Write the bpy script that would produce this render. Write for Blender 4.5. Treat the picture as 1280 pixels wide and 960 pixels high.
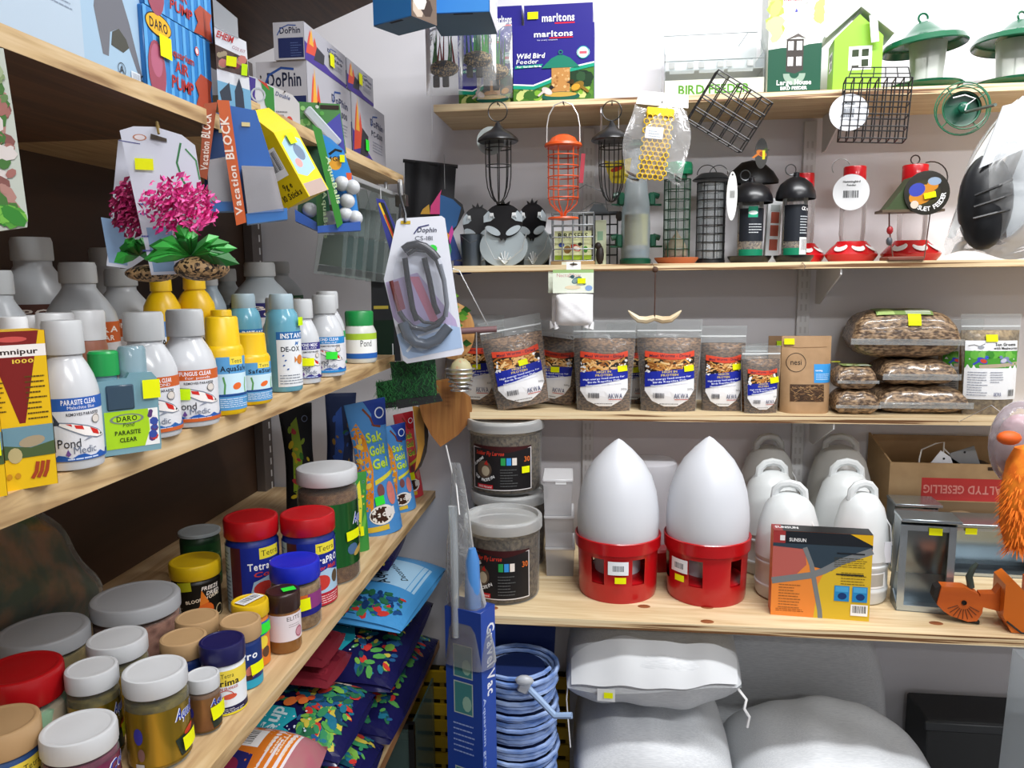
import bpy, bmesh, math, random
from math import sin, cos, pi, sqrt, radians as rad
from mathutils import Vector as V, Matrix
from mathutils.geometry import tessellate_polygon
for o in list(bpy.data.objects): bpy.data.objects.remove(o)
SC = bpy.context.scene
COL = SC.collection
# ---------------------------------------------------------------- camera (calibrated from the vanishing points)
F, CX, CY = 966.0, 640.0, 480.0
CAM = V((0, 0, 1.5))
AX = V((0.99246524, 0.00696822, -0.12232821))     # world X, Y, Z seen in the camera (right, down, forward)
AY = V((0.12214128, -0.13537325, 0.9832373))
AZ = V((-0.00970855, -0.99077017, -0.13520435))
RT = Matrix((AX, AY, AZ))                          # camera vector -> world vector
cd = bpy.data.cameras.new('camera'); cam = bpy.data.objects.new('camera', cd); COL.objects.link(cam)
cd.sensor_width = 36; cd.lens = F / 1280 * 36; cd.clip_start = .02
m3 = Matrix((RT @ V((1, 0, 0)), RT @ V((0, -1, 0)), RT @ V((0, 0, -1)))).transposed()
cam.matrix_world = Matrix.Translation(CAM) @ m3.to_4x4()
SC.camera = cam
# ---------------------------------------------------------------- world, lights, exposure
w = bpy.data.worlds.new('world'); SC.world = w; w.use_nodes = True
w.node_tree.nodes['Background'].inputs[0].default_value = (.85, .92, 1, 1)
w.node_tree.nodes['Background'].inputs[1].default_value = .3
def area(name, loc, sx, sy, power, col=(.985, .99, 1), rot=(0, 0, 0)):
    l = bpy.data.lights.new(name, 'AREA'); l.shape = 'RECTANGLE'; l.size = sx; l.size_y = sy; l.energy = power; l.color = col
    o = bpy.data.objects.new(name, l); COL.objects.link(o); o.location = loc; o.rotation_euler = rot
    return o
area('ceiling_tube_light', (.75, .85, 2.62), 1.5, .12, 17, rot=(rad(34), 0, 0))
area('ceiling_tube_light', (.95, -.45, 2.62), 1.25, .12, 19)
area('ceiling_tube_light', (.75, -2.1, 2.62), 1.25, .12, 10)
SC.view_settings.view_transform = 'Standard'; SC.view_settings.look = 'None'; SC.view_settings.gamma = 1
SC.view_settings.use_curve_mapping = False; SC.view_settings.exposure = 1.04
SC.cycles.max_bounces = 7; SC.cycles.transparent_max_bounces = 24
# ---------------------------------------------------------------- picture measurements -> metres
def ray(px, py): return RT @ V(((px - CX) / F, (py - CY) / F, 1))
def onz(px, py, z): d = ray(px, py); return CAM + d * ((z - CAM.z) / d.z)
def ony(px, py, y): d = ray(px, py); return CAM + d * (y / d.y)
def onx(px, py, x): d = ray(px, py); return CAM + d * (x / d.x)
FWD = RT @ V((0, 0, 1))
def mpp(p): return (p - CAM).dot(FWD) / F
def facing(p): return math.atan2(CAM.x - p.x, p.y - CAM.y)      # rotz that turns a local -Y front to the camera
def fit(x0, x1, yt, z, Y):                                     # thing standing on height z with its front at depth Y
    a = ony(x0, yt, Y); b = ony(x1, yt, Y); t = ony((x0 + x1) / 2, yt, Y)
    return V(((a.x + b.x) / 2, Y, z)), b.x - a.x, t.z - z
# ---------------------------------------------------------------- colours and materials
def hx(h):
    h = h.lstrip('#'); c = [int(h[i:i + 2], 16) / 255 for i in (0, 2, 4)]
    return tuple(x / 12.92 if x < .04045 else ((x + .055) / 1.055) ** 2.4 for x in c) + (1,)
MATS = {}
def _new(name):
    m = bpy.data.materials.new(name); m.use_nodes = True; MATS[name] = m
    return m, m.node_tree, m.node_tree.nodes['Principled BSDF']
def mat(col, rough=.45, metal=0, col2=None, ns=40, st=(1, 1, 1), bump=0, trans=0, spec=.5, alpha=1, lo=.35, hi=.65, det=3, coat=0, vor=0, sss=0):
    key = 'm_%s_%s' % (col, hash((rough, metal, col2, ns, st, bump, trans, spec, alpha, lo, hi, vor, coat, sss)) & 0xffffff)
    if key in MATS: return MATS[key]
    m, nt, b = _new(key); N = nt.nodes.new; L = nt.links.new
    b.inputs['Base Color'].default_value = hx(col); b.inputs['Roughness'].default_value = rough; b.inputs['Metallic'].default_value = metal
    b.inputs['Specular IOR Level'].default_value = spec; b.inputs['Alpha'].default_value = alpha; b.inputs['Transmission Weight'].default_value = trans
    b.inputs['Coat Weight'].default_value = coat; b.inputs['Coat Roughness'].default_value = .1
    if sss:
        b.inputs['Subsurface Weight'].default_value = sss; b.inputs['Subsurface Radius'].default_value = (.01, .01, .01); b.inputs['Subsurface Scale'].default_value = 1
    if col2 or bump:
        tc = N('ShaderNodeTexCoord'); mp = N('ShaderNodeMapping'); mp.inputs['Scale'].default_value = st
        L(tc.outputs['Object'], mp.inputs[0])
        if vor:
            t = N('ShaderNodeTexVoronoi'); t.inputs['Scale'].default_value = ns; fac = t.outputs['Color'] if vor == 1 else t.outputs['Distance']
        else:
            t = N('ShaderNodeTexNoise'); t.inputs['Scale'].default_value = ns; t.inputs['Detail'].default_value = det; fac = t.outputs[0]
        L(mp.outputs[0], t.inputs['Vector'])
        if col2:
            r = N('ShaderNodeValToRGB'); r.color_ramp.elements[0].color = hx(col); r.color_ramp.elements[1].color = hx(col2)
            r.color_ramp.elements[0].position = lo; r.color_ramp.elements[1].position = hi
            L(fac, r.inputs[0]); L(r.outputs[0], b.inputs['Base Color'])
        if bump:
            bp = N('ShaderNodeBump'); bp.inputs['Strength'].default_value = min(1, bump); bp.inputs['Distance'].default_value = .002 * bump
            L(fac, bp.inputs['Height']); L(bp.outputs[0], b.inputs['Normal'])
    return m
def film(tint='#ffffff', base=.1, rough=.12, k=1.0, wr=0, ws=25):                    # thin clear plastic
    key = 'film_%s_%s_%s_%s_%s' % (tint, base, rough, k, wr)
    if key in MATS: return MATS[key]
    m, nt, b = _new(key); N = nt.nodes.new; L = nt.links.new
    b.inputs['Base Color'].default_value = hx(tint); b.inputs['Roughness'].default_value = rough; b.inputs['Specular IOR Level'].default_value = .8
    tr = N('ShaderNodeBsdfTransparent'); fr = N('ShaderNodeFresnel'); fr.inputs[0].default_value = 1.45
    tr.inputs[0].default_value = tuple(.55 + .45 * c for c in hx(tint)[:3]) + (1,)
    ma = N('ShaderNodeMath'); ma.operation = 'MULTIPLY_ADD'; ma.inputs[1].default_value = k; ma.inputs[2].default_value = base; ma.use_clamp = True
    mx = N('ShaderNodeMixShader'); L(fr.outputs[0], ma.inputs[0]); L(ma.outputs[0], mx.inputs[0]); L(tr.outputs[0], mx.inputs[1]); L(b.outputs[0], mx.inputs[2])
    L(mx.outputs[0], nt.nodes['Material Output'].inputs[0])
    if wr:
        tc = N('ShaderNodeTexCoord'); t = N('ShaderNodeTexNoise'); t.inputs['Scale'].default_value = ws; t.inputs['Detail'].default_value = 2; t.inputs['Distortion'].default_value = .8
        bp = N('ShaderNodeBump'); bp.inputs['Strength'].default_value = .9; bp.inputs['Distance'].default_value = wr
        L(tc.outputs['Object'], t.inputs[0]); L(t.outputs[0], bp.inputs['Height']); L(bp.outputs[0], b.inputs['Normal']); L(bp.outputs[0], fr.inputs['Normal'])
    return m
def pmat(rough=.35, sp=.5):                                                        # printed ink: colour from the print's own attribute
    key = 'print_%s' % rough
    if key in MATS: return MATS[key]
    m, nt, b = _new(key); a = nt.nodes.new('ShaderNodeAttribute'); a.attribute_name = 'ink'
    nt.links.new(a.outputs['Color'], b.inputs['Base Color']); b.inputs['Roughness'].default_value = rough + .1; b.inputs['Specular IOR Level'].default_value = .25
    return m
def wood(name, c1, c2, c3, axis=0, plies=False, ns=7):
    if name in MATS: return MATS[name]
    m, nt, b = _new(name); N = nt.nodes.new; L = nt.links.new
    tc = N('ShaderNodeTexCoord'); mp = N('ShaderNodeMapping'); s = [1, 1, 1]
    s = [9, 9, 9]; s[axis] = .7
    if plies: s = [2.5, 2.5, 190]
    mp.inputs['Scale'].default_value = s; L(tc.outputs['Object'], mp.inputs[0])
    t = N('ShaderNodeTexNoise'); t.inputs['Scale'].default_value = 1 if plies else ns; t.inputs['Detail'].default_value = 5; t.inputs['Distortion'].default_value = .3 if plies else 1.2
    L(mp.outputs[0], t.inputs[0]); r = N('ShaderNodeValToRGB'); e = r.color_ramp.elements
    e[0].color = hx(c1); e[0].position = .43 if plies else .3; e[1].color = hx(c3); e[1].position = .56 if plies else .72; k = e.new(.48 if plies else .52); k.color = hx(c2)
    L(t.outputs[0], r.inputs[0]); L(r.outputs[0], b.inputs['Base Color']); b.inputs['Roughness'].default_value = .55
    bp = N('ShaderNodeBump'); bp.inputs['Strength'].default_value = .25; bp.inputs['Distance'].default_value = .001
    L(t.outputs[0], bp.inputs['Height']); L(bp.outputs[0], b.inputs['Normal'])
    return m
WHITE = lambda: mat('#eceef0', .35)
BLACK = lambda: mat('#141416', .4)
# ---------------------------------------------------------------- things and parts
def thing(name, label, cat, loc=(0, 0, 0), rz=0, group=None, rot=None):
    o = bpy.data.objects.new(name, None); o.empty_display_size = .02; COL.objects.link(o); o.location = loc
    o.rotation_euler = rot if rot else (0, 0, rz)
    return tag(o, label, cat, group)
def tag(o, label=None, cat=None, group=None, kind=None):
    if label: o['label'] = label
    if cat: o['category'] = cat
    if group: o['group'] = group
    if kind: o['kind'] = kind
    return o
class MB:
    def __init__(s): s.v = []; s.f = []
    def add(s, vs, fs):
        o = len(s.v); s.v += [tuple(v) for v in vs]; s.f += [tuple(i + o for i in f) for f in fs]; return s
    def box(s, c, d, bev=0, M=None):
        bm = bmesh.new(); bmesh.ops.create_cube(bm, size=1); bmesh.ops.scale(bm, vec=d, verts=bm.verts)
        if bev: bmesh.ops.bevel(bm, geom=list(bm.edges), offset=bev, segments=1, affect='EDGES')
        bm.verts.index_update(); vs = [v.co.copy() for v in bm.verts]
        if M: vs = [M @ v for v in vs]
        s.add([v + V(c) for v in vs], [[v.index for v in f.verts] for f in bm.faces]); bm.free(); return s
    def lathe(s, prof, n=32, c=(0, 0, 0), sx=1, sy=1, cap=True, rib=0, ribr=None, M=None, a0=0, a1=2 * pi):
        vs = []; fs = []; full = abs(a1 - a0 - 2 * pi) < 1e-6; nn = n if full else n + 1
        for j, (r, z) in enumerate(prof):
            for i in range(nn):
                a = a0 + (a1 - a0) * i / n; q = r - (rib if (rib and i % 2 and (ribr is None or ribr[0] <= j <= ribr[1])) else 0)
                p = V((q * sin(a) * sx, -q * cos(a) * sy, z)); vs.append((M @ p if M else p) + V(c))
        for j in range(len(prof) - 1):
            for i in range(n):
                k = (i + 1) % nn; fs.append((j * nn + i, j * nn + k, (j + 1) * nn + k, (j + 1) * nn + i))
        if cap and full:
            if prof[0][0] > 1e-6: fs.append(tuple(range(nn - 1, -1, -1)))
            if prof[-1][0] > 1e-6: fs.append(tuple(range((len(prof) - 1) * nn, len(prof) * nn)))
        return s.add(vs, fs)
    def tube(s, pts, r, n=6, closed=False, caps=True):
        pts = [V(p) for p in pts]; k = len(pts); vs = []; fs = []; nrm = None
        rr = r if isinstance(r, (list, tuple)) else [r] * k
        for i, p in enumerate(pts):
            if closed: t = pts[(i + 1) % k] - pts[i - 1]
            else: t = pts[min(i + 1, k - 1)] - pts[max(i - 1, 0)]
            t = t.normalized() if t.length > 1e-9 else V((0, 0, 1))
            if nrm is None: nrm = t.orthogonal().normalized()
            nrm = (nrm - t * nrm.dot(t)); nrm = nrm.normalized() if nrm.length > 1e-6 else t.orthogonal().normalized()
            b = t.cross(nrm)
            for j in range(n):
                a = 2 * pi * j / n; vs.append(p + (nrm * cos(a) + b * sin(a)) * rr[i])
        for i in range(k if closed else k - 1):
            q = (i + 1) % k
            for j in range(n): fs.append((i * n + j, i * n + (j + 1) % n, q * n + (j + 1) % n, q * n + j))
        if caps and not closed: fs += [tuple(range(n - 1, -1, -1)), tuple(range((k - 1) * n, k * n))]
        return s.add(vs, fs)
    def prism(s, pts, y0, y1, M=None):                      # outline in the local X-Z plane, extruded along Y
        n = len(pts); vs = [V((x, y0, z)) for x, z in pts] + [V((x, y1, z)) for x, z in pts]
        if M: vs = [M @ v for v in vs]
        tri = tessellate_polygon([[V((x, z, 0)) for x, z in pts]])
        fs = [tuple(t) for t in tri] + [tuple(i + n for i in reversed(t)) for t in tri]
        fs += [(i, i + n, (i + 1) % n + n, (i + 1) % n) for i in range(n)]
        return s.add(vs, fs)
    def grid(s, fn, nu, nv, wrap=False):
        vs = [fn(i / nu, j / nv) for j in range(nv + 1) for i in range(nu + 1)]
        fs = [(j * (nu + 1) + i, j * (nu + 1) + i + 1, (j + 1) * (nu + 1) + i + 1, (j + 1) * (nu + 1) + i) for j in range(nv) for i in range(nu)]
        return s.add(vs, fs)
    def ball(s, c, r, n=12, sc=(1, 1, 1)):
        m = max(4, n // 2); pr = [(max(1e-7, sin(pi * j / m)) * r, -cos(pi * j / m) * r) for j in range(m + 1)]
        return s.lathe(pr, n, c, cap=False, M=Matrix.Diagonal(sc))
    def build(s, name, m, parent=None, ang=38, fix=True):
        me = bpy.data.meshes.new(name); me.from_pydata(s.v, [], s.f)
        if fix and len(s.f) < 4000:
            bm = bmesh.new(); bm.from_mesh(me); bmesh.ops.remove_doubles(bm, verts=bm.verts, dist=1e-6); bmesh.ops.recalc_face_normals(bm, faces=bm.faces); bm.to_mesh(me); bm.free()
        me.polygons.foreach_set('use_smooth', [True] * len(me.polygons))
        me.set_sharp_from_angle(angle=rad(ang)); me.materials.append(m); me.update()
        o = bpy.data.objects.new(name, me); COL.objects.link(o)
        if parent: o.parent = parent
        return o
# ---------------------------------------------------------------- lettering: glyph outlines of the built-in font, read once
GLY = {}
def _glyphs():
    tmp = []
    for bold in (0, 1):
        for ch in "ABCDEFGHIJKLMNOPQRSTUVWXYZabcdefghijklmnopqrstuvwxyz0123456789-.%/!&'()+:":
            c = bpy.data.curves.new('g', 'FONT'); c.body = ch; c.resolution_u = 2; c.fill_mode = 'FRONT'; c.offset = .022 * bold
            o = bpy.data.objects.new('g', c); COL.objects.link(o); tmp.append((ch, bold, o, c))
    bpy.context.view_layer.update(); dg = bpy.context.evaluated_depsgraph_get()
    for ch, b, o, c in tmp:
        me = o.evaluated_get(dg).to_mesh(); vs = [(v.co.x, v.co.y) for v in me.vertices]; me.calc_loop_triangles()
        fs = [tuple(t.vertices) for t in me.loop_triangles]; x0 = min(v[0] for v in vs); x1 = max(v[0] for v in vs)
        GLY[ch, b] = ([(x - x0, y) for x, y in vs], fs, x1 - x0); o.evaluated_get(dg).to_mesh_clear()
    for ch, b, o, c in tmp: bpy.data.objects.remove(o); bpy.data.curves.remove(c)
_glyphs()
def flat(y=0): return lambda x, z, d: (x, y - d, z)
def cyl(R, a0=0): return lambda x, z, d: ((R + d) * sin(a0 + x / R), -(R + d) * cos(a0 + x / R), z)
def cst(R): return sqrt(8 * R * 4e-5)
def side(x0, s=1): return lambda x, z, d: (x0 + s * d, x * s, z)          # print on the +X (s=1) or -X (s=-1) face, x runs along Y
def topf(z0): return lambda x, y, d: (x, y, z0 + d)
def surf(fn): return lambda x, z, d: (x, fn(x, z) - d, z)
class Dec:                                              # flat print: coloured shapes and lettering laid on a surface
    def __init__(s, M, step=0): s.M = M; s.step = step; s.v = []; s.f = []; s.c = []; s.k = 0; s.X = None
    def tri(s, pts, tris, col):
        d = .00035 + s.k * .00005; s.k += 1; c = hx(col)
        def emit(a, b, e, n):
            if s.step and n < 6:
                l = [((a[0] - b[0]) ** 2 + (a[1] - b[1]) ** 2, 0), ((b[0] - e[0]) ** 2 + (b[1] - e[1]) ** 2, 1), ((e[0] - a[0]) ** 2 + (e[1] - a[1]) ** 2, 2)]
                q, w_ = max(l)
                if q > s.step * s.step * 1.6:
                    T = (a, b, e); p, r, t = T[w_], T[(w_ + 1) % 3], T[(w_ + 2) % 3]; mid = ((p[0] + r[0]) / 2, (p[1] + r[1]) / 2)
                    emit(p, mid, t, n + .5); emit(mid, r, t, n + .5); return
            o = len(s.v); s.v += [s.M(a[0], a[1], d), s.M(b[0], b[1], d), s.M(e[0], e[1], d)]; s.f.append((o, o + 1, o + 2)); s.c.append(c)
        if s.X: pts = [s.X(*p) for p in pts]
        for t in tris: emit(pts[t[0]], pts[t[1]], pts[t[2]], 0)
        return s
    def poly(s, pts, col): return s.tri(pts, [tuple(t) for t in tessellate_polygon([[V((x, y, 0)) for x, y in pts]])], col)
    def rect(s, x0, y0, x1, y1, col):
        if s.step:
            nx = max(1, int(math.ceil(abs(x1 - x0) / s.step))); ny = max(1, int(math.ceil(abs(y1 - y0) / (s.step * 2)))); P = []; T = []
            for j in range(ny + 1):
                for i in range(nx + 1): P.append((x0 + (x1 - x0) * i / nx, y0 + (y1 - y0) * j / ny))
            for j in range(ny):
                for i in range(nx):
                    a = j * (nx + 1) + i; T += [(a, a + 1, a + nx + 2), (a, a + nx + 2, a + nx + 1)]
            return s.tri(P, T, col)
        return s.tri([(x0, y0), (x1, y0), (x1, y1), (x0, y1)], [(0, 1, 2), (0, 2, 3)], col)
    def ell(s, x, y, rx, ry, col, n=16, rot=0):
        cr, sr = cos(rot), sin(rot); P = [(x + rx * cos(2 * pi * i / n) * cr - ry * sin(2 * pi * i / n) * sr, y + rx * cos(2 * pi * i / n) * sr + ry * sin(2 * pi * i / n) * cr) for i in range(n)]
        return s.tri([(x, y)] + P, [(0, i + 1, (i + 1) % n + 1) for i in range(n)], col)
    def ring(s, x, y, r, w_, col, n=20, a0=0, a1=2 * pi):
        P = []; T = []
        for i in range(n + 1):
            a = a0 + (a1 - a0) * i / n; P += [(x + r * cos(a), y + r * sin(a)), (x + (r - w_) * cos(a), y + (r - w_) * sin(a))]
        for i in range(n): T += [(2 * i, 2 * i + 1, 2 * i + 3), (2 * i, 2 * i + 3, 2 * i + 2)]
        return s.tri(P, T, col)
    def line(s, pts, w_, col):
        P = []; T = []
        for i, p in enumerate(pts):
            a = V(pts[max(0, i - 1)]); b = V(pts[min(len(pts) - 1, i + 1)]); t = (b - a).normalized(); n = V((-t.y, t.x)) * w_ / 2
            P += [(p[0] + n.x, p[1] + n.y), (p[0] - n.x, p[1] - n.y)]
        for i in range(len(pts) - 1): T += [(2 * i, 2 * i + 1, 2 * i + 3), (2 * i, 2 * i + 3, 2 * i + 2)]
        return s.tri(P, T, col)
    def text(s, t, x, y, h, col, w=None, al='c', bold=1, rot=0, it=0):
        P = []; T = []; cur = 0
        for ch in t:
            if ch == ' ': cur += .3; continue
            g = GLY.get((ch, bold))
            if not g: continue
            o = len(P); P += [(a + cur, b) for a, b in g[0]]; T += [tuple(i + o for i in q) for q in g[1]]; cur += g[2] + .075
        cur = max(cur - .075, .01); k = h / .72; kx = k if w is None else w / cur
        off = -cur * kx * {'l': 0, 'c': .5, 'r': 1}[al]; c_, s_ = cos(rot), sin(rot); Q = []
        for a, b in P:
            u = a * kx + off + it * b * k; v = b * k; Q.append((x + u * c_ - v * s_, y + u * s_ + v * c_))
        return s.tri(Q, T, col) if T else s
    def lines(s, x0, x1, y0, y1, n, col, seed=1, duty=.45):        # small print: rows of dashes
        R = random.Random(seed); dy = (y1 - y0) / n; P = []; T = []
        for i in range(n):
            y = y0 + dy * i; x = x0; end = x1 - (x1 - x0) * R.choice((0, .05, .3, .1))
            while x < end:
                l = min((x1 - x0) * R.uniform(.06, .18), end - x); o = len(P); P += [(x, y), (x + l, y), (x + l, y + dy * duty), (x, y + dy * duty)]; T += [(o, o + 1, o + 2), (o, o + 2, o + 3)]; x += l + (x1 - x0) * .02
        return s.tri(P, T, col)
    def bars(s, x0, y0, x1, y1, seed=3, bg='#f4f4f4', fg='#222222'):
        if bg: s.rect(x0, y0, x1, y1, bg)
        R = random.Random(seed); m_ = (x1 - x0) * .1; x = x0 + m_; P = []; T = []
        while x < x1 - m_:
            l = (x1 - x0) * R.choice((.015, .03, .045)); o = len(P); P += [(x, y0 + (y1 - y0) * .25), (x + l, y0 + (y1 - y0) * .25), (x + l, y1 - (y1 - y0) * .1), (x, y1 - (y1 - y0) * .1)]; T += [(o, o + 1, o + 2), (o, o + 2, o + 3)]; x += l + (x1 - x0) * R.choice((.02, .04))
        return s.tri(P, T, fg)
    def blobs(s, x0, y0, x1, y1, n, cols, r0, r1, seed=5, asp=1.0, k=7):
        R = random.Random(seed)
        for _ in range(n):
            r = R.uniform(r0, r1); x = R.uniform(x0 + r, x1 - r) if x1 - x0 > 2 * r else (x0 + x1) / 2; y = R.uniform(y0 + r * asp, y1 - r * asp) if y1 - y0 > 2 * r * asp else (y0 + y1) / 2; s.ell(x, y, r, r * asp, R.choice(cols), k, R.uniform(0, 3) if asp != 1 else 0); s.k -= .7
        return s
    def build(s, name, parent, rough=.35):
        me = bpy.data.meshes.new(name); me.from_pydata(s.v, [], s.f)
        a = me.color_attributes.new('ink', 'FLOAT_COLOR', 'CORNER'); buf = []
        for c in s.c: buf += list(c) * 3
        a.data.foreach_set('color', buf); me.materials.append(pmat(rough)); me.update()
        o = bpy.data.objects.new(name, me); COL.objects.link(o); o.parent = parent
        return o
YEL, LIME, GRN, ORA = '#eaf000', '#c8f000', '#35e03a', '#ff7a10'
def sticker(parent, M, x, z, w_=.02, h=.014, col=YEL, rot=0, step=0):
    d = Dec(M, step); c_, s_ = cos(rot), sin(rot)
    d.k = 60; P = [(-w_ / 2, -h / 2), (w_ / 2, -h / 2), (w_ / 2, h / 2), (-w_ / 2, h / 2)]
    d.X = lambda a, b: (x + a * c_ - b * s_, z + a * s_ + b * c_)
    d.rect(-w_ / 2, -h / 2, w_ / 2, h / 2, col)
    return d.build('price_sticker', parent, .5)
def arc(c, r, a0, a1, n, ax='xz'):
    out = []
    for i in range(n + 1):
        a = a0 + (a1 - a0) * i / n; u, v = r * cos(a), r * sin(a)
        out.append(V(c) + (V((u, 0, v)) if ax == 'xz' else V((u, v, 0)) if ax == 'xy' else V((0, u, v))))
    return out
def ringp(c, r, n=20, ax='xz'): return arc(c, r, 0, 2 * pi * (n - 1) / n, n - 1, ax)
# ================================================================ the room
YW, XW = 1.80, -.845
def slab(name, c, d, m, label=None): 
    o = MB().box(c, d).build(name, m); return tag(o, label, None, None, 'structure')
WALLM = mat('#e9e8ec', .75, col2='#dddce1', ns=3, lo=.2, hi=.9, bump=.15)
slab('floor', (1, -.6, -.02), (4.4, 5.2, .04), mat('#6f6a64', .6, col2='#5b5753', ns=9), 'grey concrete shop floor')
slab('wall_back', (1, YW + .05, 1.35), (4.4, .1, 2.7), WALLM, 'white painted plaster back wall')
slab('wall_left', (XW - .05, -.6, 1.35), (.1, 4.8, 2.7), mat('#4a3323', .5, col2='#3b281b', ns=4, st=(1, .6, 5), bump=.1), 'dark brown panelled left wall')
slab('wall_right', (3.0, -.6, 1.35), (.1, 4.8, 2.7), WALLM, 'white painted right wall')
slab('wall_rear', (1, -3.05, 1.35), (4.4, .1, 2.7), WALLM, 'white painted rear wall')
slab('ceiling', (1, -.6, 2.72), (4.4, 5.2, .04), mat('#f2f2f0', .8), 'white ceiling')
PW = wood('shelf_wood', '#cbb084', '#dcc59c', '#e8d6b2', 0); PWL = wood('shelf_wood_y', '#b8946a', '#cdae82', '#dcc29a', 1)
PE = wood('ply_edge', '#6e4a2a', '#d8b98c', '#ead6ae', 0, True); PB = wood('old_board', '#4a3220', '#5d3f28', '#6d4a30', 1)
KN = mat('#8a4f28', .6)
def board(label, x0, x1, y0, y1, zt, th, m, edge, front, knots=()):
    t = thing('shelf_board', label, 'shelf', ((x0 + x1) / 2, (y0 + y1) / 2, zt - th))
    a, b = (x1 - x0) / 2, (y1 - y0) / 2
    MB().box((0, 0, th / 2), (2 * a, 2 * b, th)).build('board', m, t)
    e = MB()                                     # sawn front edge showing its plies
    if front == 'y': e.box((0, -b - .0005, th / 2), (2 * a, .001, th))
    else: e.box((a + .0005, 0, th / 2), (.001, 2 * b, th))
    e.build('ply_edge', edge, t)
    for kx, ky in knots: MB().lathe([(.008, th + .0001), (.0075, th + .0005)], 12, (kx - t.location.x, ky - t.location.y, 0), sx=1.5).build('knot', KN, t)
    return t
Z1, Z2, Z3, Z4 = 1.851, 1.527, 1.219, .8894
board('plywood top wall shelf carrying the bird feeder boxes', -.354, 1.5, 1.6, YW, Z1, .014, PW, PE, 'y')
board('plywood wall shelf lined with wire and glass bird feeders', -.35, 1.5, 1.6, YW, Z2, .013, PW, PE, 'y')
board('plywood wall shelf under the mealworm pouches', -.33, 1.5, 1.6, YW, Z3, .015, PW, PE, 'y')
kn = [onz(x, y, Z4) for x, y in ((617, 739), (615, 760), (884, 759), (884, 777), (1170, 779), (805, 758))]
board('pale plywood lowest wall shelf under the red poultry feeders', -.29, 1.5, 1.33, YW, Z4, .0155, PW, PE, 'y', [(k.x, k.y) for k in kn])
XL = -.4128
PEL = wood('ply_edge_left', '#8a6a44', '#c4a678', '#d8c098', 1, False, 6)
ZT, ZB, ZJ, ZG = 1.676, 1.355, .992, .607
board('top left wooden shelf carrying the air pump cartons', XW, XL, -.1, .84, ZT, .016, PB, PEL, 'x')
board('far left wooden shelf carrying the white pump boxes', XW, XL, .86, 1.565, 1.708, .016, PWL, PEL, 'x')
board('left wooden shelf lined with pond treatment bottles', XW, XL, -.1, 1.46, ZB, .022, PWL, PEL, 'x')
board('left wooden shelf crowded with fish food jars', XW, XL, .1, 1.785, ZJ, .017, PWL, PEL, 'x')
board('lowest left shelf piled with aquarium gravel bags', XW, XL, .4, 1.79, ZG, .02, PWL, wood('old_edge', '#8a5f3a', '#a87850', '#b98a60', 1), 'x')
t = thing('corner_shelf', 'dark brown high shelf with a slanted end near the ceiling', 'shelf', (-.6, 1, 2.0))
MB().prism([(XW + .6, .78), (.115, .49), (.19, .43), (.19, -.9), (XW + .6, -.9)], 0, .018, Matrix(((1, 0, 0), (0, 0, 1), (0, 1, 0)))).build('board', PB, t)
c = [(-.245, .76), (-.485, .10)]
MB().box((-.2, .0, -.02), (.02, .95, .04)).build('batten', wood('batten', '#6b4a2e', '#7d5838', '#8b6542', 1), t)
# slotted uprights and brackets
UPM = mat('#e2e3e4', .45)
def upright(label, px, py, z0, z1, m, Y=YW, w_=.026):
    p = ony(px, py, Y); t = thing('slotted_upright', label, 'shelf upright', (p.x, Y - .006, z0))
    MB().box((0, 0, (z1 - z0) / 2), (w_, .011, z1 - z0), .001).build('rail', m, t)
    s = MB(); z = .03
    while z < z1 - z0 - .03:
        s.box((-.005, -.0058, z), (.004, .0008, .014)).box((.005, -.0058, z), (.004, .0008, .014)); z += .025
    s.build('slots', mat('#d0d0d0', .6), t)
upright('white slotted upright on the back wall behind the nesting bag', 1003, 380, .1, 1.83, UPM)
upright('grey slotted upright behind the left red feeder', 735, 545, .1, 1.83, UPM)
def bracket(label, px, z, Y=YW):
    p = ony(px, 300, Y); t = thing('shelf_bracket', label, 'bracket', (p.x + .03, Y - .015, z))
    MB().prism([(0, 0), (-.18, 0), (-.18, -.012), (-.03, -.075), (0, -.075)], -.0015, .0015, Matrix(((0, 1, 0), (1, 0, 0), (0, 0, 1)))).build('arm', UPM, t)
    for dz in (-.03, -.05): MB().lathe([(.004, 0), (.003, .003)], 10, (.003, -.012, dz), M=Matrix.Rotation(pi / 2, 3, 'Y')).build('bolt', BLACK(), t)
bracket('white shelf bracket under the top wall shelf by the square cage', 1003, Z1 - .0145)
bracket('white shelf bracket under the shelf of red nectar feeders', 1003, Z2 - .0135)
bracket('white bracket under the mealworm shelf beside the nesting bag', 1003, Z3 - .0155)
bracket('white bracket under the top wall shelf by the honeycomb pack', 735, Z1 - .0145)
t = thing('slotted_upright', 'dark slotted upright in the corner behind the left shelves', 'shelf upright', (XW + .012, 1.765, .1))
MB().box((0, 0, .95), (.022, .05, 1.9), .001).build('rail', mat('#5c5450', .5), t)
s = MB(); z = .03
while z < 1.87: s.box((.0115, .01, z), (.001, .005, .016)); z += .03
s.build('slots', mat('#e6e6e6', .5), t)
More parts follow.
